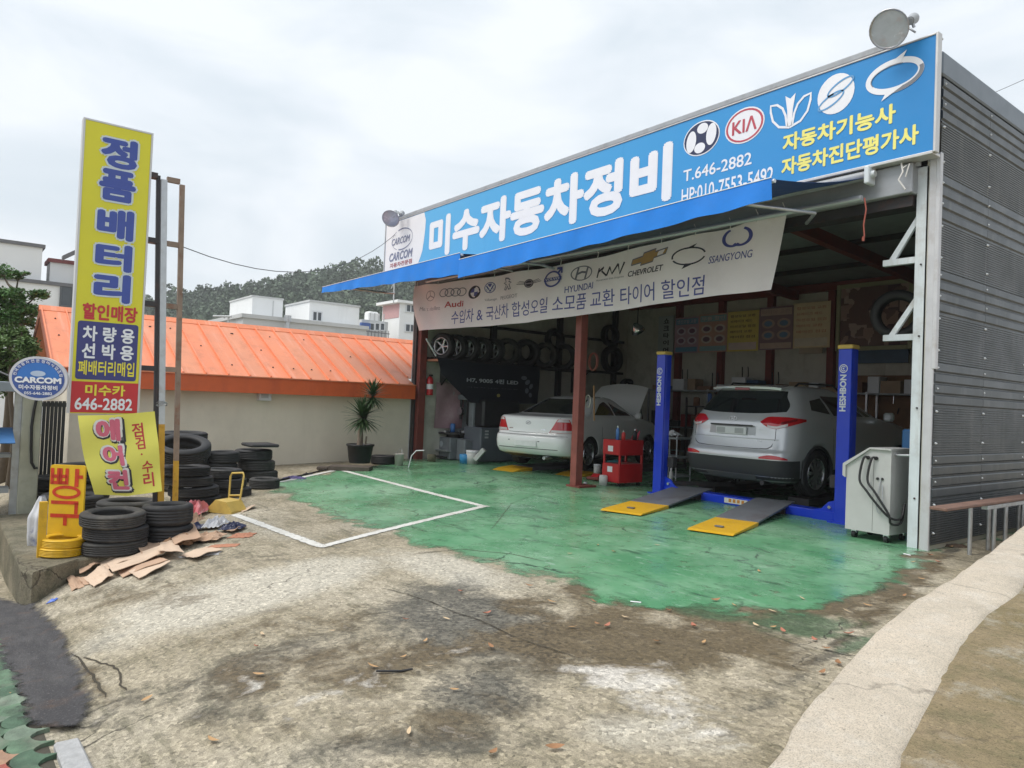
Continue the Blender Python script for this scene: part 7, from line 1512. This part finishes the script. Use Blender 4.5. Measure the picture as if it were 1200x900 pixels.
for k in range(3): MB().box(.701, .706, .12, .22, .56 + .07 * k, .60 + .07 * k).build("panel_mark", M("mark_pale", (.5, .52, .54), .5) if k == 0 else bpy.data.materials["mark_pale"], bc)
pn = on_x(553, 487, XL + .06); MB_ = MB().box(0, .02, -.55, .25, -.45, .55); o = MB_.build("white_board", M("board_pale", (.40, .42, .44), .5, var=.1)); o.location = (XL + .015, pn.y, pn.z); tag(o, "pale board on the left wall behind the machine column", "board")

# back wall: posters, framed picture, vertical sign, shelf with boxes, tool board
YP = YB - .17
def poster_mat(nm, base, cols, sc):
    m = bpy.data.materials.new(nm); m.use_nodes = True; t = m.node_tree; N = t.nodes; K = t.links; b = N['Principled BSDF']; tc = N.new("ShaderNodeTexCoord"); v = N.new("ShaderNodeTexVoronoi"); v.inputs['Scale'].default_value = sc; v.distance = 'CHEBYCHEV'; K.new(tc.outputs['Object'], v.inputs['Vector']); r = N.new("ShaderNodeValToRGB"); r.color_ramp.interpolation = 'CONSTANT'
    r.color_ramp.elements[0].color = (*base, 1); r.color_ramp.elements[1].position = .45; r.color_ramp.elements[1].color = (*cols[0], 1)
    for i, c in enumerate(cols[1:]): e = r.color_ramp.elements.new(.62 + .16 * i); e.color = (*c, 1)
    s = N.new("ShaderNodeSeparateColor"); K.new(v.outputs['Color'], s.inputs[0]); K.new(s.outputs[0], r.inputs['Fac']); K.new(r.outputs[0], b.inputs['Base Color']); b.inputs['Roughness'].default_value = .4; return m
_b = lambda c: tuple(min(.8, v * 1.5) for v in c)
POS = [((791.5, 373), (818, 413), "pink and blue parts poster, leftmost of the five on the back wall", (.34, .22, .28), [(.42, .36, .42), (.16, .08, .14), (.10, .22, .34)]), ((819.5, 369), (852, 412), "food-coloured parts poster, second from the left on the back wall", (.40, .24, .20), [(.46, .38, .36), (.15, .08, .12), (.20, .30, .34)]), ((853, 366), (888, 411), "yellow price poster, middle one of the five on the back wall", (.52, .42, .12), [(.50, .42, .16), (.18, .10, .05), (.50, .40, .38)]), ((890, 361), (929, 409), "blue-topped parts poster, second from the right on the back wall", (.20, .13, .15), [(.34, .24, .22), (.10, .17, .28), (.40, .30, .26)]), ((930, 356), (972, 407), "cream poster with brown lettering, rightmost of the five", (.52, .42, .28), [(.54, .45, .32), (.40, .20, .10), (.50, .44, .36)])]
ci = 0
for (tl, br, lab, base, cols) in POS:
    a, b = on_y(*tl, YP), on_y(*br, YP); t = thing("poster", lab, "poster", (a.x, YP, b.z)); w_, h_ = b.x - a.x, a.z - b.z
    MB().box(0, w_, 0, .012, 0, h_).build("sheet", M("poster_paper_%s" % nth[ci], _b(base), .45, var=.1), t); f = lambda u, v: (u, -.003, v); f2 = lambda u, v: (u, -.005, v)
    mats = [M("poster_ink_%s_%s" % (nth[ci], nth[k]), _b(c), .45, var=.1) for k, c in enumerate(cols)]
    if ci in (0, 1, 3):
        put_shape([[(w_ * .05, h_ * .80), (w_ * .95, h_ * .80), (w_ * .95, h_ * .96), (w_ * .05, h_ * .96)], [(w_ * .05, h_ * .03), (w_ * .95, h_ * .03), (w_ * .95, h_ * .16), (w_ * .05, h_ * .16)]], f, mats[2], t, 'print_block')
        for r_ in range(2):
            for c_ in range(2 if ci != 1 else 2): x, z = w_ * (.28 + .45 * c_), h_ * (.34 + .27 * r_); put_shape([disc(x, z, w_ * .19, h_ * .11)], f, mats[0], t, 'print_picture'); put_shape([disc(x, z, w_ * .12, h_ * .065)], f2, mats[1], t, 'print_picture')
        put_text("엔진오일 교환" if ci == 0 else ("부품 할인" if ci == 1 else "타이어 교환"), (w_ * .1, h_ * .83, w_ * .9, h_ * .93), f2, mats[0], t, .02)
    else:
        for k in range(5): z = h_ * (.88 - .13 * k); put_text(("합성오일 교환", "브레이크 패드", "미션오일 점검", "배터리 교환", "에어컨 점검")[k], (w_ * .1, z - h_ * .03, w_ * (.9 - .1 * (k % 2)), z + h_ * .035), f, mats[1], t, .015)
        put_shape([[(w_ * .06, h_ * .04), (w_ * .94, h_ * .04), (w_ * .94, h_ * .22), (w_ * .06, h_ * .22)]], f, mats[2], t, 'print_block')
    ci += 1
a, b = on_y(986, 339, YP), on_y(1064, 404, YP); fp = thing("framed_poster", "large framed brown picture poster behind the big tyre on the right", "poster", (a.x, YP, b.z)); w_, h_ = b.x - a.x, a.z - b.z; FRG = M("poster_frame", (.34, .33, .20), .5)
MB().box(0, w_, 0, .03, 0, h_).build("sheet", poster_mat("picture_print", (.16, .09, .08), [(.34, .22, .18), (.10, .05, .06), (.42, .32, .28)], 5), fp)
for (x0, x1, z0, z1) in ((-.09, -.002, -.09, h_ + .09), (w_ + .002, w_ + .09, -.09, h_ + .09), (-.0, w_, h_ + .002, h_ + .09), (0, w_, -.09, -.002)): MB().box(x0, x1, -.03, .04, z0, z1, bev=.008).build("frame", FRG, fp)
a, b = on_y(984, 406, YP), on_y(1064, 425, YP); o = MB().box(a.x, b.x, YP, YP + .03, b.z, a.z).build("dark_notice_board", M("panel_blue_grey", (.05, .10, .17), .5, var=.2)); tag(o, "dark blue panel under the framed poster", "panel")
a, b = on_y(772, 371, YP), on_y(788, 420, YP); vsn = thing("vertical_sign", "narrow white vertical sign with dark Korean letters left of the posters", "sign", (a.x, YP, b.z)); w_, h_ = b.x - a.x, a.z - b.z; MB().box(0, w_, 0, .03, 0, h_, bev=.005).build("sign_panel", M("vsign_white", (.42, .45, .46), .5), vsn)
for k, ch in enumerate("쇼크타이어"): put_text(ch, (w_ * .35, h_ * (.82 - .17 * k), w_ * .72, h_ * (.82 - .17 * k) + h_ * .12), lambda u, v: (u, -.003, v), BBLK, vsn, .03)
a, b = on_y(937, 408, YP), on_y(964, 414, YP); o = MB().box(a.x, b.x, YP - .02, YP, b.z, a.z).build("notice_strip", M("notice_tan", (.40, .32, .24), .5)); tag(o, "small tan notice strip under the rightmost poster", "notice")
# shelves along the back wall
bs_ = thing("back_shelf", "long grey shelving along the back wall behind the silver car", "shelf", (-13.2, YB - .72, 0)); zsh = on_y(800, 457, YB - .6).z
for z in (.35, .95, zsh): MB().box(0, 8.0, 0, .5, z - .03, z, bev=.004).build("shelf", GREYPAINT, bs_)
for x in (.03, 1.95, 3.9, 5.9, 7.95):
    for y in (.03, .47): MB().box(x - .02, x + .02, y - .02, y + .02, 0, zsh + .02).build("leg", STEEL, bs_)
CB = [M("box_tan", (.34, .24, .16), .8, var=.1), M("box_white", (.52, .52, .50), .6, var=.06) if False else bpy.data.materials["box_white"], M("box_blue", (.05, .10, .20), .6, var=.1), M("box_brown", (.20, .11, .07), .8), M("box_dark", (.05, .05, .055), .6), M("box_red", (.30, .04, .04), .5)]
names = ["tan", "white", "dark blue", "brown", "black", "red"]; rnd = random.Random(4); cnt = {}
where = {0: "on the lowest back shelf", 1: "on the middle back shelf", 2: "on top of the back shelf"}
for lv, z in ((2, zsh), (1, .95), (0, .35)):
    x = .1; k = 0
    while x < 7.7:
        w_ = rnd.uniform(.14, .42); h_ = rnd.uniform(.10, .34) if lv == 2 else rnd.uniform(.15, .42); c_ = rnd.choice([0, 1, 1, 0, 2, 3]) if lv == 2 else rnd.choice([2, 4, 4, 3, 5, 1]); 
        o = MB().box(x, x + w_, .08, .42, z + .002, z + h_, bev=.006).build("storage_box", CB[c_]); o.location = bs_.location; k += 1
        side = "far left" if x < 1.6 else ("left part" if x < 3.2 else ("middle" if x < 4.8 else ("right part" if x < 6.4 else "far right")))
        sz = "tall" if h_ > .28 else ("low" if h_ < .17 else "square"); key = (lv, c_, side, sz); cnt[key] = cnt.get(key, 0) + 1
        tag(o, "%s %s box %s, %s%s" % (sz, names[c_], where[lv], side, "" if cnt[key] == 1 else ", %s such" % nth[min(cnt[key] - 1, 6)]), "box", "boxes on the back shelving"); x += w_ + rnd.uniform(.01, .22)
tb = thing("tool_board", "brown wooden board hung with hand tools at the right of the back wall", "tool board", (on_y(1000, 500, YP).x, YP, .9)); hb_ = on_y(1010, 440, YP).z - .9; wb_ = -3.62 - tb.location.x
MB().box(0, wb_, 0, .03, 0, hb_).build("board", M("board_brown", (.20, .105, .05), .7, var=.25), tb)
for i in range(26): 
    x, z = random.uniform(.1, wb_ - .1), random.uniform(.15, hb_ - .2); m_ = MB(); m_.tube([(x, -.02, z), (x + random.uniform(-.03, .03), -.02, z + random.uniform(.12, .3))], .014, 6); m_.build("hand_tool", CHROME if i % 3 else DARKSTEEL, tb)
# equipment left of the silver car
e0 = on_z(783, 570, 0) + Vector((0, 1.3, 0)); eq = thing("coolant_machine", "dark grey trolley machine with hoses left of the silver car", "machine", (e0.x - .15, e0.y, 0)); MB().box(0, .55, 0, .5, .06, .75, bev=.02).build("cabinet", GREYPAINT, eq); MB().box(-.02, .57, -.03, .52, .752, 1.10, bev=.04).build("top_panel", DARKSTEEL, eq)
for k in range(3): m_ = MB(); m_.tube(smooth_path([Vector((.3 + .08 * k, -.01, .8)), Vector((.36 + .08 * k, -.10, .6)), Vector((.42 + .09 * k, -.14, .25)), Vector((.62 + .08 * k, -.05, .12)), Vector((.72, .05, .5 + .1 * k))], 5), .016, 6); m_.build("hose", BLACK, eq)
for k, (mt, lab) in enumerate(((MRD, "small red bottle on the dark grey machine"), (MWT, "small white bottle on the dark grey machine"))): small("bottle", lab, "bottle", eq.location + Vector((.1 + .28 * k, .2, 1.105)), bottle_parts(.03, .16, mt, WHITE))

rack = thing("parts_rack", "dark rack crowded with small parts behind the white saloon's bonnet", "rack", (-11.2, 14.0, 0))
for z in (.5, 1.0, 1.5): MB().box(0, 2.0, 0, .4, z - .03, z).build("shelf", DARKSTEEL, rack)
for x in (.0, 1.96):
    for y in (.0, .36): MB().box(x, x + .04, y, y + .04, 0, 1.7).build("upright", DARKSTEEL, rack)
PM_ = [M("parts_mix_%s" % n, c, .5, var=.2) for n, c in (("silver", (.45, .46, .47)), ("teal", (.04, .16, .17)), ("rust", (.18, .08, .04)), ("cream", (.45, .40, .30)), ("blue", (.03, .09, .28)))]
pn_ = ["silver", "teal", "rusty", "cream", "blue"]; pos_ = ["at the left end", "left of centre", "in the middle", "right of centre", "at the right end"]; rl_ = ["lowest", "middle", "top"]
for j, z in enumerate((.5, 1.0, 1.5)):
    for i in range(5):
        c_ = (i * 2 + j) % 5; r_ = .05 + .015 * ((i + j) % 3); h_ = .18 + .05 * ((i * j) % 3); small("canister", "%s canister %s of the rack's %s shelf" % (pn_[c_], pos_[i], rl_[j]), "canister", rack.location + Vector((.2 + .38 * i, .16, z + .002)), [("body", [(0, 0), (r_, 0), (r_, h_), (r_ * .6, h_ + .03), (0, h_ + .03)], PM_[c_])])
for k, (px, py, r, nm) in enumerate(((650, 398, .30, "first"), (735, 455, .28, "second"))):
    c = on_x(px, py, XL + .2); one_tyre((c.x, c.y, c.z), 2 * r, .2, "dark tyre on the left wall, %s" % ("just left of the red post" if k == 0 else "low behind the raised bonnet"), "tyres kept inside the garage", (0, R(90), .001))
for k, (px, py) in enumerate(((800, 433), (835, 437), (870, 430), (905, 436))):
    a = on_y(px, py, YB - .16); m_ = MB(); m_.tube([a, a + Vector((.03, -.03, -.35)), a + Vector((.12, -.02, -.55)), a + Vector((.2, -.03, -.2)), a + Vector((.16, 0, .0))], .014, 6); tag(m_.build("hanging_belt", BLACK), "black rubber belt hanging under the %s poster from the left" % nth[k], "belt")
# plank bench on steel legs beyond the side wall
XBn = XR + .32; a, b = on_x(1094, 594, XBn), on_x(1200, 584, XBn); bnc = thing("plank_bench", "brown plank on pale steel legs outside the grey side wall", "bench", (XBn, a.y, 0)); l_ = b.y - a.y + 1.2
MB().box(-.04, .12, 0, l_, a.z - .03, a.z, bev=.006).build("plank", M("plank_brown", (.20, .115, .085), .75, var=.25, bump=.2), bnc); ys = [on_x(px, 610, XBn).y - a.y for px in (1139.5, 1154, 1161, 1167.5, 1181, 1188, 1196, 1206, 1216)]
yq = on_x(1155, 598, XBn + .1).y - a.y; m_ = MB(); m_.box(.06, .12, yq, l_, a.z - .075, a.z - .035); m_.build("rail", STEEL, bnc)
for k, y in enumerate(ys): m_ = MB(); m_.cyl((.09 if k % 2 else -.02, y, gz(XBn, a.y + y) - .05), (.09 if k % 2 else -.02, y, a.z - .031), .022, n=10); m_.build("leg", STEEL, bnc)
crumple("leaf_litter", "strip of dark dead leaves and rubbish along the side wall's foot", "litter", 1110, 640, 60, 7, M("leaf_litter_brown", (.09, .06, .04), .95, var=.5, scale=14, dirt=((.30, .26, .2), .8, 16)), .06, 61, up=-.01, n=26)

# ================================================================ houses beyond
WW = M("white_wall", (.80, .81, .81), .75, var=.04, scale=.5, streak=((.60, .61, .60), .4, (.9, .9, .12))); GW = M("grey_render", (.55, .56, .56), .8, var=.08, scale=.5, streak=((.36, .37, .37), .5, (.7, .7, .2))); CAPM = M("dark_coping", (.16, .16, .17), .6); FRW = M("window_frame_white", (.66, .68, .7), .4); FRD = M("window_frame_dark", (.10, .11, .12), .4)
def house(name, lab, pc_, pl_, pr_, ytop, t, mt, zb=-4.0, cap=None, cat="building"):
    c = dep(pc_, ytop, t); 
    if pl_ is None: w_ = 9.0
    else: dl = ray(pl_, ytop); w_ = c.x - c.y * dl.x / dl.y
    d2 = ray(pr_, ytop); y2 = c.x * d2.y / d2.x; d_ = max(1.0, y2 - c.y)
    h = thing(name, lab, cat, (c.x, c.y, zb)); MB().box(-w_, 0, 0, d_, 0, c.z - zb).build("wall", mt, h)
    if cap: MB().box(-w_ - .12, .12, -.12, d_ + .12, c.z - zb + .002, c.z - zb + .22).build("roof_edge", cap, h)
    return h, w_, d_, c
def win_y(h, c, d_, y0, y1, z0, z1, fr, nm="window", n=2):
    "window on the face that looks to +X"
    f = MB(); t_ = .07
    f.box(.0, .09, y0, y1, z1 - t_, z1); f.box(.0, .09, y0, y1, z0, z0 + t_); f.box(.0, .09, y0, y0 + t_, z0 + t_, z1 - t_); f.box(.0, .09, y1 - t_, y1, z0 + t_, z1 - t_)
    for k in range(1, n): y = y0 + (y1 - y0) * k / n; f.box(.0, .08, y - .04, y + .04, z0 + t_, z1 - t_)
    fo = f.build(nm, fr, h); MB().box(.012, .03, y0 + t_, y1 - t_, z0 + t_, z1 - t_).build("pane", GLASS, fo)
def fpx(h, c, px, py): p = on_x(px, py, c.x); return p.y - c.y, p.z - h.location.z
# big white house at far left
h, w_, d_, c = house("white_house", "big white flat-roofed house at the upper left behind the tree", -70, None, 112, 320, 30, WW); y0, z1 = fpx(h, c, 70.5, 333); y1, z0 = fpx(h, c, 100, 362)
MB().box(-w_, .10, -.1, d_ + .1, c.z + 4.002, c.z + 4.16).build("roof_edge", CAPM, h); win_y(h, c, d_, y0, y1, z0, z1, FRD)
ya_p, zp = fpx(h, c, 32, 293); MB().box(-w_ * .8, -.5, -.02, ya_p + .6, c.z + 4.161, zp + .25).build("upper_storey", WW, h); MB().box(-w_ * .8, -.4, -.12, ya_p + .7, zp + .251, zp + .40).build("roof_edge", CAPM, h)
ys1, zs1 = fpx(h, c, 93, 287); MB().box(-3.0, -.6, ys1 + .3, d_ + 1.5, c.z + 4.161, zs1 + .3).build("stair_tower", WW, h); m_ = MB(); m_.prism([(ys1 - .6, zs1 - .75), (ys1 + 2.0, zs1 + 1.1), (ys1 + 2.0, zs1 + 1.3), (ys1 - .6, zs1 - .55)], lambda y, z: (-.55, y, z), lambda y, z: (-.2, y, z)); m_.build("roof_slab", CAPM, h)
yr1, zr1 = fpx(h, c, 62, 305); MB().box(-2.5, -1.0, yr1, yr1 + 1.0, c.z + 4.161, zr1 + .05).build("roof_hut", WW, h); MB().box(-2.6, -.9, yr1 - .1, yr1 + 1.1, zr1 + .051, zr1 + .22).build("hut_roof", M("hut_roof_red", (.22, .07, .07), .6), h)
yq1, zq1 = fpx(h, c, 34, 310); MB().box(-1.5, -.6, yq1 - .1, yq1 + .5, c.z + 4.161, zq1 + .1, bev=.1).build("roof_tank", GREYPAINT, h)
ya1, za1 = fpx(h, c, 37, 281); m_ = MB(); m_.cyl((-1, ya1, c.z + 4.2), (-1, ya1, za1), .03, n=6); m_.tube([(-1, ya1 - .25, za1 - .15), (-1, ya1 + .25, za1 - .15)], .02, 5); m_.build("antenna", CAPM, h)
# long low grey building, white container, white block, small terrace, pink house
h, w_, d_, c = house("grey_building", "long low grey building just above the orange roof", 285, 215, 430, 372, 40, GW, cap=GW); 
h, w_, d_, c = house("white_container", "plain white box-shaped container above the orange roof", 296, 270, 332, 347.5, 43, WW); yk, zk = fpx(h, c, 320, 360); m_ = MB().box(.001, .03, yk - .03, yk + .03, 0, c.z + 3.9); m_.build("seam", GW, h); MB().box(-w_ - .05, .05, -.05, d_ + .05, c.z + 4.002, c.z + 4.09).build("roof_edge", GW, h)
h, w_, d_, c = house("white_block", "white block building with one sliding window above the orange roof", 363, 335, 421.5, 353.5, 44, WW); y0, z1 = fpx(h, c, 365.5, 364); y1, z0 = fpx(h, c, 377, 377.5); win_y(h, c, d_, y0, y1, z0, z1, FRW); MB().box(-w_ - .05, .06, -.05, d_ + .05, c.z + 4.002, c.z + 4.12).build("roof_edge", GW, h)
yk, zk = fpx(h, c, 366, 384); m_ = MB(); m_.tube([(.06, yk, zk), (.08, yk + d_ * .5, zk - .5), (.06, yk + d_ * .95, zk - .6)], .03, 5); m_.build("cable", CAPM, h)
h, w_, d_, c = house("terrace_building", "small building with blue sign and glazed terrace between white houses", 424, 415, 455, 374, 56, GW); a, b = fpx(h, c, 421.5, 378), fpx(h, c, 432, 385.5); MB().box(.02, .3, a[0], b[0], b[1], a[1]).build("sign_panel", M("far_sign_blue", (.06, .12, .35), .5), h)
for k in range(3): y0, z1 = fpx(h, c, 433 + 6 * k, 378); y1, z0 = fpx(h, c, 438.4 + 6 * k, 388); win_y(h, c, d_, y0, y1, z0, z1, FRW, n=1)
for k in range(8): y0, z1 = fpx(h, c, 424 + 4 * k, 388); m_ = MB(); m_.cyl((.5, y0, z1), (.5, y0, z1 - 1.0), .03, n=5); m_.build("baluster", CAPM, h)
y0, z1 = fpx(h, c, 423, 388); y1, _ = fpx(h, c, 453, 388); m_ = MB(); m_.cyl((.5, y0, z1), (.5, y1, z1 - .05), .04, n=5); m_.build("railing", CAPM, h)
tk = dep(435, 373, 57); wt = thing("water_tank", "pale ribbed water tank on the roof left of the pink house", "tank", (tk.x, tk.y, tk.z - .3)); r_ = 8 / F_PX * 57; MB().box(-r_, r_ * .6, -r_ * .7, r_ * 1.0, 0, 12 / F_PX * 57, bev=.12).build("tank_body", WW, wt)
for k in range(4): MB().box(r_ * .6 + .001, r_ * .6 + .05, -r_ * .6 + k * .4, -r_ * .6 + k * .4 + .08, .05, 12 / F_PX * 57 - .1).build("rib", GW, wt)
h, w_, d_, c = house("pink_house", "tall white house with a pink wall panel and two windows by the garage", 469, 448.5, 500, 355, 58, WW); MB().box(-w_ - .4, .3, -.4, d_ + .3, c.z + 4.002, c.z + 4.22).build("roof_edge", WW, h)
zz1, zz0 = on_y(460, 357, c.y).z + 4, on_y(460, 373, c.y).z + 4; MB().box(-w_ + .15, -.1, -.03, -.001, zz0, zz1).build("pink_panel", M("pink_wall", (.55, .33, .33), .7), h)
for (p0_, p1_) in (((475.5, 356), (486.5, 367)), ((474.5, 379), (486, 390))): y0, z1 = fpx(h, c, *p0_); y1, z0 = fpx(h, c, *p1_); win_y(h, c, d_, y0, y1, z0, z1, FRW)
a = dep(461, 355, 58); m_ = MB(); m_.cyl(a, a + Vector((0, 0, 1.9)), .05, n=6); m_.tube([a + Vector((-.5, 0, 1.2)), a + Vector((.1, 0, 1.7))], .04, 5); tag(m_.build("antenna_mast", GW), "thin aerial on the roof of the pink-panelled house", "antenna")
a = dep(263, 371, 41); m_ = MB(); m_.cyl(a, a + Vector((0, 0, -.1)), .05, n=6); m_.cyl(a + Vector((.1, .2, -1.2)), a + Vector((.1, .2, 0)), .06, n=6); m_.tube([a + Vector((-.4, -.5, .0)), a + Vector((.3, .3, .02))], .06, 6); tag(m_.build("roof_pipe", GW), "small pale pipe post on the roof left of the white container", "pipe")
a = dep(337, 377, 41); m_ = MB(); m_.cyl(a + Vector((0, 0, -1.8)), a, .12, n=10); m_.cyl(a, a + Vector((0, 0, .35)), .2, n=10); tag(m_.build("chimney_pipe", STEEL), "grey metal flue pipe between the two white blocks", "pipe")

# ================================================================ wooded hill
ridge = [(-60, 362), (60, 360), (160, 356), (217, 347), (260, 341.5), (300, 338.5), (340, 331.5), (380, 322), (420, 317.5), (450, 311), (500, 301), (560, 292), (640, 288), (760, 300), (900, 340)]
rx_ = np.array([p[0] for p in ridge]); ry_ = np.array([p[1] for p in ridge])
def hillp(u, v):
    px = -60 + 960 * u; yt = float(np.interp(px, rx_, ry_)) + 9; yb = 430; D = 150 + 120 * v; py = yb + (yt - yb) * v ** .9; p = dep(px, py, D); return p
struct(MB().grid(60, 14, lambda u, v: tuple(hillp(u, v))).build("hill", M("hill_undergrowth", (.075, .10, .065), .95, var=.4, scale=.05)))
FO = M("hill_foliage", (.105, .145, .095), .85, var=.4, scale=.10, dirt=((.15, .185, .12), .8, .05))
rf = np.random.default_rng(3); fv, ff = [], []
def crown(c, r, h, n, fv, ff, rg, conif):
    d = rg.normal(size=(n, 3)); d /= np.linalg.norm(d, axis=1)[:, None]; rad = rg.uniform(.55, 1.0, n) ** .6
    for k in range(n):
        x, y, z = d[k] * rad[k]
        if conif: f = (1 - (z + 1) / 2) ** .7; x *= .35 + f; y *= .35 + f
        p = np.array([c[0] + x * r, c[1] + y * r, c[2] + h * (.5 + .5 * z)]); s = r * rg.uniform(.09, .19); a = rg.normal(size=3); a /= np.linalg.norm(a); b = np.cross(a, rg.normal(size=3)); b /= np.linalg.norm(b)
        i = len(fv); fv += [tuple(p - a * s), tuple(p + b * s * .9), tuple(p + a * s), tuple(p - b * s * .9)]; ff.append((i, i + 1, i + 2, i + 3))
for k in range(620):
    v = rf.uniform(.05, 1) ** .7 if k > 150 else rf.uniform(.93, 1.0); u = rf.uniform(.02, .66); p = hillp(u, v); r = rf.uniform(2.0, 4.2); crown((p.x, p.y, p.z - 1.0), r, r * rf.uniform(1.5, 2.6), 170, fv, ff, rf, k % 3 == 0)
fm = MB(); fm.add(fv, ff); o = fm.build("forest", FO); o['kind'] = 'stuff'; o['label'] = "dark green wooded hillside behind the houses"

# ================================================================ trees at the left edge
def tree(lab, base, t, pads, seed, leafm, n_per, trunk_r):
    rg = np.random.default_rng(seed); tr_ = thing("broadleaf_tree", lab, "tree", base); b0 = Vector(base); lv, lf = [], []
    m = MB(); top = max((dep(px, py, t).z for px, py, _, _ in pads)); cx_ = sum(dep(px, py, t).x for px, py, _, _ in pads) / len(pads); cy_ = sum(dep(px, py, t).y for px, py, _, _ in pads) / len(pads)
    tp = [Vector((0, 0, 0)), Vector((.12, .05, (top - b0.z) * .35)), Vector(((cx_ - b0.x) * .6, (cy_ - b0.y) * .6, (top - b0.z) * .65)), Vector((cx_ - b0.x, cy_ - b0.y, (top - b0.z) * .92))]
    tp = smooth_path(tp, 5); m.tube(tp, [trunk_r * (1 - .8 * i / (len(tp) - 1)) for i in range(len(tp))], 9)
    for px, py, rx, rz in pads:
        c = dep(px, py, t + rg.uniform(-.7, .7)) - b0; k = t / F_PX; j = min(range(len(tp)), key=lambda i: abs(tp[i].z - (c.z - .35))); a = tp[j]
        m.tube(smooth_path([a, a.lerp(c, .5) + Vector((0, 0, -.08)), c], 4), [trunk_r * .35, trunk_r * .3, trunk_r * .27, trunk_r * .24, trunk_r * .2, trunk_r * .16, trunk_r * .12, trunk_r * .08, trunk_r * .05], 6)
        for s in range(7): e = c + Vector((rg.normal() * rx * k * .55, rg.normal() * rx * k * .55, rg.normal() * rz * k * .4)); m.tube([c.lerp(a, .25), e], [.018, .006], 5)
        n = int(n_per * rx * rz / 150)
        cl = rg.normal(size=(max(4, n // 45), 3)); cl /= np.linalg.norm(cl, axis=1)[:, None]; cl *= rg.uniform(.3, .95, (len(cl), 1))
        for q in range(n):
            ctr = cl[q % len(cl)]; d = ctr + rg.normal(size=3) * .16; p = np.array([c.x + d[0] * rx * k, c.y + d[1] * rx * k, c.z + d[2] * rz * k]); sz = rg.uniform(.022, .05); a_ = rg.normal(size=3); a_[2] *= .5; a_ /= np.linalg.norm(a_); b_ = np.cross(a_, rg.normal(size=3) + np.array([0, 0, 1.2])); b_ /= np.linalg.norm(b_) + 1e-9
            i = len(lv); lv += [tuple(p - a_ * sz), tuple(p + b_ * sz * .5), tuple(p + a_ * sz), tuple(p - b_ * sz * .5)]; lf.append((i, i + 1, i + 2, i + 3))
    m.build("trunk", M("tree_bark", (.12, .095, .07), .9, var=.3, bump=.6, bscale=18) if "tree_bark" not in bpy.data.materials else bpy.data.materials["tree_bark"], tr_); l = MB(); l.add(lv, lf); l.build("crown", leafm, tr_); return tr_
LF1 = M("tree_leaf_dark", (.085, .185, .05), .5, var=.4, scale=2.2, dirt=((.10, .18, .055), .7, 1.3)); LF2 = M("tree_leaf_light", (.115, .20, .055), .5, var=.4, scale=2.2, dirt=((.14, .20, .06), .7, 1.3))
tb_ = dep(4, 520, 15.5); tree("layered green tree in front of the white house at the left edge", (tb_.x, tb_.y, -.9), 15.5, [(2, 318, 26, 9), (22, 322, 12, 5), (12, 345, 24, 10), (46, 344, 15, 6), (34, 362, 22, 8), (55, 362, 10, 4), (8, 372, 26, 10), (30, 378, 14, 7), (-20, 350, 26, 14), (18, 356, 16, 8), (-25, 375, 30, 14)], 5, LF1, 900, .11)
tb_ = dep(12, 520, 14.2); tree("lower denser tree under the layered tree at the left edge", (tb_.x, tb_.y, -.9), 14.2, [(10, 395, 28, 14), (30, 408, 14, 16), (8, 420, 26, 16), (26, 432, 16, 14), (-8, 440, 24, 16), (28, 392, 12, 8), (14, 448, 20, 14), (-15, 405, 24, 18)], 9, LF2, 1100, .08)

# ================================================================ wires
def wire(name, lab, a, b, sag, r=.008, n=14):
    m = MB(); m.tube([a.lerp(b, i / n) + Vector((0, 0, -sag * 4 * (i / n) * (1 - i / n))) for i in range(n + 1)], r, 5); o = m.build(name, M("cable_dark", (.06, .06, .065), .6) if "cable_dark" not in bpy.data.materials else bpy.data.materials["cable_dark"]); tag(o, lab, "wire")
P2t = at_z(P2, YZ(216, 289, -9.5)[1]); wire("overhead_wire", "thin wire sagging from the rusty sign pole to the garage roof", P2t, on_y(468, 270, 8.5), .62, .006)
wire("overhead_wire", "thin wire in the sky above the right end of the garage", on_x(1168, 107, -9) if False else dep(1150, 115, 22), dep(1320, 35, 18), .05, .008)
a = dep(-20, 423, 9.0); wire("overhead_wire", "pale wire from the left edge to the round sign", a, dep(16, 442, 7.9), .02, .010)

# ================================================================ damp air: far things fade
hz_ = MB().box(-640, 640, -640, 640, -14, 90).build("haze", None); hz_['kind'] = 'stuff'; hz_['label'] = "thin damp air"
hm = bpy.data.materials.new("haze_air"); hm.use_nodes = True; hm.node_tree.nodes.clear(); ho = hm.node_tree.nodes.new("ShaderNodeOutputMaterial"); hv = hm.node_tree.nodes.new("ShaderNodeVolumePrincipled")
hv.inputs['Color'].default_value = (.93, .95, .97, 1); hv.inputs['Density'].default_value = .0007; hm.node_tree.links.new(hv.outputs[0], ho.inputs['Volume']); hz_.data.materials.append(hm)
